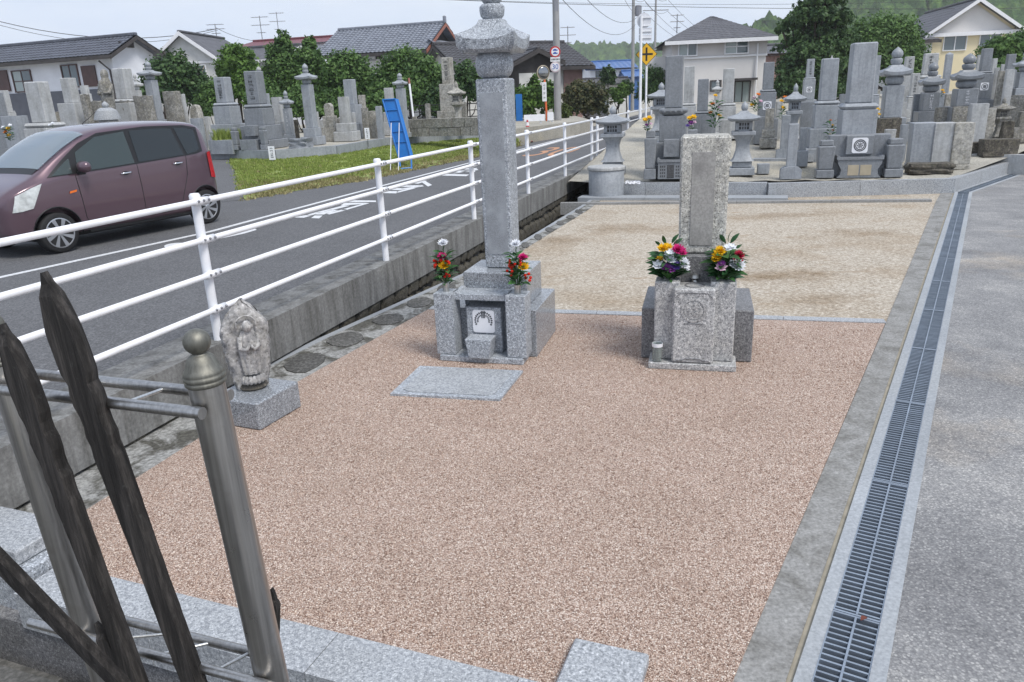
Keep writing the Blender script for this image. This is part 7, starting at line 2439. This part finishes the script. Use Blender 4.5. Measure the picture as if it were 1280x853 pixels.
# round signs on the concrete pole (they face the road, towards the camera)
def disc(mb, r, y, cx, cz, n=28, th=.012):
    pts = [(cx + r * math.cos(2 * math.pi * k / n), cz + r * math.sin(2 * math.pi * k / n)) for k in range(n)]
    return mb.prism(pts, y - th, y)
sg1 = thing('road_sign', 'round red bordered vehicle sign with plate on the concrete pole', 'road sign', (0, 0, 0))
c = D(694, 65, 36.75); s_ = mpp(694, 65, 36.75)
disc(MB(), 6.6 * s_, c.y, c.x, c.z).build('red_disc', M['sign_red'], sg1)
disc(MB(), 4.9 * s_, c.y - .013, c.x, c.z).build('white_disc', M['trim_white'], sg1)
ic = MB()
for dz in (.075, -.06):
    ic.box(c.x - .11, c.x + .11, c.y - .030, c.y - .026, c.z + dz - .03, c.z + dz + .02)
    ic.box(c.x - .07, c.x + .04, c.y - .030, c.y - .026, c.z + dz + .02, c.z + dz + .05)
ic.build('vehicle_symbol', M['sign_blue'], sg1)
c2 = D(694, 74.5, 36.75)
pl = MB().box(c2.x - 6 * s_, c2.x + 6 * s_, c2.y - .012, c2.y, c2.z - 2.6 * s_, c2.z + 2.6 * s_, .003).build('plate', M['trim_white'], sg1)
ins = MB()
for k in range(6):
    ins.box(c2.x - .17 + .065 * k, c2.x - .13 + .065 * k, c2.y - .016, c2.y - .0125, c2.z - .04, c2.z + .04)
ins.build('plate_lettering', M['sign_black'], pl)
sg2 = thing('road_sign', 'faded round 30 speed sign below the white plate on the pole', 'road sign', (0, 0, 0))
c = D(694, 84, 36.75)
disc(MB(), 6.4 * s_, c.y, c.x, c.z).build('rim', simple('faded_sign_rim', (.60, .50, .52, 1), .5), sg2)
disc(MB(), 5.0 * s_, c.y - .013, c.x, c.z).build('white_disc', M['trim_white'], sg2)
text_obj('30', .30, M['sign_blue'], 'number', sg2, Matrix.Translation((c.x, c.y - .030, c.z)) @ Matrix.Rotation(math.pi / 2, 4, 'X'))
# traffic mirror
mc = D(679, 91, 36.5); ms_ = mpp(679, 91, 36.5)
mr = thing('traffic_mirror', 'round orange rimmed convex traffic mirror on an orange post', 'traffic mirror', (mc.x + .05, mc.y, .2))
MB().tube([(.10, .06, -.2), (0, .06, mc.z - .2 - .2)], .05, 10).build('post', M['orange_pole'], mr, True)
hd_ = MB().lathe([(8.6 * ms_, -.03), (8.8 * ms_, 0), (8.4 * ms_, .03)], 28)
Mx = Matrix.Translation((-.05, .0, mc.z - .2)) @ Matrix.Rotation(math.radians(22), 4, 'Z') @ Matrix.Rotation(math.pi / 2, 4, 'X')
hd_.v = [tuple(Mx @ Vector(v)) for v in hd_.v]
hd_.build('rim', M['door_beige'], mr, 'auto')
gl_ = MB().lathe([(8.0 * ms_, .031), (6 * ms_, .055), (3 * ms_, .07), (.005, .075)], 28)
gl_.v = [tuple(Mx @ Vector(v)) for v in gl_.v]
gl_.build('mirror_glass', simple('mirror_dark_reflection', (.30, .31, .32, 1), .08, 1.0, var=.03), mr, True)  # grey glass colour stands in for dark roof reflections
zp = D(680, 115, 36.5).z - .2
pl = MB().box(-.02 - .10, -.02 + .10, -.03, -.005, zp - .42, zp + .42, .004).build('plate', M['trim_white'], mr)
inscription(pl, -.02, -.032, zp - .36, zp + .36, .11, M['insc_dark'], 4, 5)
# yellow diamond sign and the white sign seen from behind
YD = 26.6
dc = D(808, 68, YD); ds = mpp(808, 68, YD)
dm = thing('road_sign', 'yellow diamond crossroads sign with black cross on a white pole', 'road sign', (dc.x, dc.y, ROAD_Z))
zc_ = dc.z - ROAD_Z
R_ = 13.6 * ds
MB().tube([(.02, .05, -.1), (.02, .05, zc_)], .035, 12).build('post', M['white_paint'], dm, 'auto')
MB().prism([(0, zc_ - R_), (R_, zc_), (0, zc_ + R_), (-R_, zc_)], -.012, 0).build('black_border', M['sign_black'], dm)
r_ = R_ * .94
MB().prism([(0, zc_ - r_), (r_, zc_), (0, zc_ + r_), (-r_, zc_)], -.016, -.0125).build('yellow_panel', M['sign_yellow'], dm)
cr_ = MB().box(-R_ * .085, R_ * .085, -.020, -.0165, zc_ - R_ * .58, zc_ + R_ * .58)
cr_.box(-R_ * .58, -R_ * .086, -.020, -.0165, zc_ - R_ * .085, zc_ + R_ * .085)
cr_.box(R_ * .086, R_ * .58, -.020, -.0165, zc_ - R_ * .085, zc_ + R_ * .085)
cr_.build('cross_symbol', M['sign_black'], dm)
wc = D(801.5, 30, YD - .35)
ws_ = thing('road_sign', 'white pole with round grey sign and plates seen from behind', 'road sign', (wc.x, wc.y, ROAD_Z))
MB().tube([(0, 0, -.1), (0, 0, D(801, 20, YD - .35).z - ROAD_Z)], .045, 12).build('post', M['white_paint'], ws_, 'auto')
zz = D(805, 27, YD).z - ROAD_Z
disc(MB(), 8.8 * ds, .07, .10, zz).build('disc_back', M['sign_back'], ws_)
for y0, y1 in ((36, 43.5), (44.5, 52)):
    a_, b_ = D(805, y0, YD).z - ROAD_Z, D(805, y1, YD).z - ROAD_Z
    MB().box(-.06, .36, .05, .062, b_, a_).build('plate_back', M['sign_back'], ws_)
for y in (23, 33, 40, 48):
    z1 = D(805, y, YD).z - ROAD_Z
    MB().box(-.05, .34, .02, .048, z1 - .02, z1 + .02).build('bracket', M['white_paint'], ws_)
# wires
def wire(p, q_, sag, r=.012, n=14, lab=None):
    pts = []
    for k in range(n + 1):
        t = k / n
        v = p.lerp(q_, t)
        v.z -= sag * 4 * t * (1 - t)
        pts.append(v)
    o = MB().tube(pts, r, 5).build('overhead_wire', M['wire'])
    return tag(o, lab or 'thin dark overhead wire running between the three utility poles', 'wire', 'overhead wires')
ta = Vector((pab.x, pab.y, 0)); tb = Vector((pbb.x, pbb.y, 0)); tcv = Vector((pcb.x, pcb.y, 0))
for dz, dx in ((9.6, -.8), (9.6, .8), (7.0, .6), (10.8, 0), (6.2, .2)):
    wire(ta + Vector((dx, 0, dz)), tb + Vector((dx, 0, dz + 1.6)), 1.2, .014)
for dz, dx in ((12.3, -1.4), (12.3, 1.4), (11.0, 1.4), (11.0, -1.4)):
    wire(tb + Vector((dx * .6, 0, dz - 1)), tcv + Vector((dx, 0, dz)), .7, .018)
    wire(tcv + Vector((dx, 0, dz)), D(905 + dx * 12, 62, 130), 1.0, .02)
wire(D(540, -1, 60), D(1300, 10, 60), .3, .018, lab='long level wire crossing the top of the picture above the beige house')
wire(D(470, -4, 58), D(1300, -3, 62), .5, .012, lab='topmost level wire at the upper picture edge')
wire(D(-20, 22, 70), D(272, 36, 75), 1.2, .03, lab='upper wire above the white tiled house at far left')
wire(D(-20, 26, 70), D(272, 38, 75), 1.4, .02, lab='lower wire above the white tiled house at far left')
wire(D(270, 35, 75), D(330, 52, 80), .3, .02, lab='short wire right of the branching antenna')
# antennas on the roofs
def antenna(label, px, ty, by, Y, w):
    b, t_ = D(px, by, Y), D(px, ty, Y)
    o = thing('tv_antenna', label, 'antenna', b, 0)
    h = t_.z - b.z
    MB().tube([(0, 0, 0), (0, 0, h)], .03, 6).build('mast', M['bolt'], o)
    for z_, ww in ((h * .95, w), (h * .62, w * 1.1), (h * .30, w * .5)):
        MB().tube([(-ww / 2, 0, z_), (ww / 2, 0, z_)], .022, 5).build('boom', M['bolt'], o)
        for k in range(5):
            x = -ww / 2 + ww * k / 4
            MB().tube([(x, -.25, z_), (x, .25, z_)], .012, 4).build('element', M['bolt'], o)
antenna('left tv antenna above the red metal roof', 328, 20, 50, 62, 1.2)
antenna('right tv antenna above the red metal roof', 349, 15, 46, 70, 1.2)
antenna('tv antenna beside the concrete pole', 710, 33, 62, 52, .9)
antenna('tv antenna left of the beige house roof', 846, 18, 42, 49, .7)
antenna('branching antenna above the pale boarded house roof', 271, 30, 47, 62, 1.2)
# ------------------------------------------------------------------ roadside things across the road
bb_ = thing('blue_board', 'tall leaning bright blue board propped on thin legs at the grass bank', 'sign board', G(507, 212, ROAD_Z))
b0 = G(507, 212, ROAD_Z)
TL, TR, BR, BL = D(478.5, 125, 21.3), D(494.5, 124, 21.2), D(514, 198, 20.75), D(499, 199, 20.85)
def lp(p): return p - b0
vs = [lp(p) for p in (TL, TR, BR, BL)] + [lp(p) + Vector((.06, .10, 0)) for p in (TL, TR, BR, BL)]
MB().add(vs, [(0, 1, 2, 3), (7, 6, 5, 4), (0, 4, 5, 1), (1, 5, 6, 2), (2, 6, 7, 3), (3, 7, 4, 0)]).build('panel', M['blue_board'], bb_)
rim = MB()
for a_, b_ in ((TL, TR), (TR, BR), (BR, BL), (BL, TL)):
    rim.tube([lp(a_) - Vector((0, .02, 0)), lp(b_) - Vector((0, .02, 0))], .022, 6)
for t in (.18, .36, .54, .72):
    rim.tube([lp(TL.lerp(BL, t)) - Vector((0, .02, 0)), lp(TR.lerp(BR, t)) - Vector((0, .02, 0))], .012, 5)
rim.build('frame', M['blue_board'], bb_)
for a_, b_ in ((BR, G(514.5, 212.5, ROAD_Z)), (BL, G(501, 213, ROAD_Z))):
    MB().tube([lp(a_), lp(b_)], .022, 6).build('leg', M['blue_board'], bb_)
MB().tube([lp(G(501, 211, ROAD_Z + .06)), lp(G(514, 210, ROAD_Z + .06))], .018, 6).build('foot_bar', M['blue_board'], bb_)
for px, y0, y1 in ((488, 154, 216), (498, 154, 215)):
    MB().tube([lp(D(px + 1, y0, 21.0)), lp(G(px, y1, ROAD_Z))], .012, 6).build('prop_leg', M['sign_back'], bb_)
b2 = G(650, 167, ROAD_Z)
o = thing('blue_board', 'narrow upright blue board just right of the tall monument', 'sign board', b2)
zt = D(648, 118, b2.y).z - ROAD_Z
MB().box(-.16, .16, -.03, .03, .1, zt, .01).build('panel', M['blue_board'], o)
for s in (-1, 1):
    MB().tube([(s * .14, 0, 0), (s * .14, 0, .12)], .02, 6).build('leg', M['blue_board'], o)
    MB().tube([(s * .14, .02, zt * .7), (s * .14, .5, 0)], .015, 6).build('prop_leg', M['sign_back'], o)
cb = G(660, 178, ROAD_Z)
o = thing('traffic_cone', 'red and white traffic cone beside the narrow blue board', 'traffic cone', cb)
MB().box(-.20, .20, -.20, .20, 0, .035, .01).build('base', M['tyre'], o)
zt = D(658.5, 150, cb.y).z - ROAD_Z
zt = min(zt, .85)
for i, (t0, t1, mt) in enumerate(((0.04, .35, 'sign_red'), (.35, .55, 'trim_white'), (.55, .75, 'sign_red'), (.75, .9, 'trim_white'), (.9, 1.0, 'sign_red'))):
    r = lambda t: .16 * (1 - t) + .03
    MB().lathe([(r(t0), zt * t0), (r(t1), zt * t1)], 16).build('band', M[mt], o, 'auto')
for lab, px0, px1, py0, py1, Y in (('long white barrier board behind the traffic cone', 655, 681, 144, 152.5, 34), ('short white barrier board right of the long one', 684.5, 692, 141, 151, 35)):
    a_, b_ = D(px0, py1, Y), D(px1, py1, Y)
    o = thing('barrier_board', lab, 'barrier', (a_.x, a_.y, .25))
    w = b_.x - a_.x; z0 = a_.z - .25; z1 = D(px0, py0, Y).z - .25
    MB().box(0, w, -.03, .03, z0, z1, .01).build('board', M['white_paint'], o)
    for t in (.12, .8):
        MB().tube([(w * t, .06, -.1), (w * t, .06, z1 - .03)], .045, 8).build('post', M['white_paint'], o)
# rusty white pole and dark railing behind the old wall
a_, b_ = D(518, 152, 27.5), D(511, 98, 27.9)
o = thing('leaning_pole', 'thin white pole with rusty tip leaning by the slender roof capped tomb', 'pole', (a_.x, a_.y, LEFT_Z))
v0, v1 = Vector((0, 0, 0)), Vector((b_.x - a_.x, b_.y - a_.y, b_.z - LEFT_Z))
MB().tube([v0, v0.lerp(v1, .9)], .035, 8).build('shaft', M['white_paint'], o)
MB().tube([v0.lerp(v1, .9), v1], .036, 8).build('rusty_tip', M['red_trim'], o)
a_, b_ = D(512, 140, 29.5), D(600, 138, 29.0)
o = thing('metal_railing', 'dark metal railing behind the old stone wall', 'railing', (0, 0, 0))
for k in range(8):
    p = a_.lerp(b_, k / 7)
    MB().tube([(p.x, p.y, LEFT_Z), (p.x, p.y, D(555, 130, 29.2).z)], .025, 6).build('post', M['black_trim'], o)
for y in (131, 139, 147):
    z_ = D(555, y, 29.2).z
    MB().tube([(a_.x, a_.y, z_), (b_.x, b_.y, z_)], .02, 6).build('rail', M['black_trim'], o)
# the far grey car by the hedge
car2 = make_car('distant grey car parked beside the reddish hedge', M['car_grey'], False)
c = D(757, 138, 50)
car2.location = (c.x - .6, c.y, .28)
car2.rotation_euler = (0, 0, math.radians(80))

# ------------------------------------------------------------------ air
q = NM('hazy_air')
q.t.nodes.remove(q.b)
pv = q.n('ShaderNodeVolumePrincipled')
pv.inputs['Color'].default_value = (.93, .965, 1.0, 1)
pv.inputs['Density'].default_value = .00042
pv.inputs['Anisotropy'].default_value = .2
q.l(pv.outputs[0], q.t.nodes['Material Output'].inputs['Volume'])
hzb = MB().box(-1000, 1000, -80, 1000, -2.0, 125).build('haze', q.m)
hzb['kind'] = 'stuff'
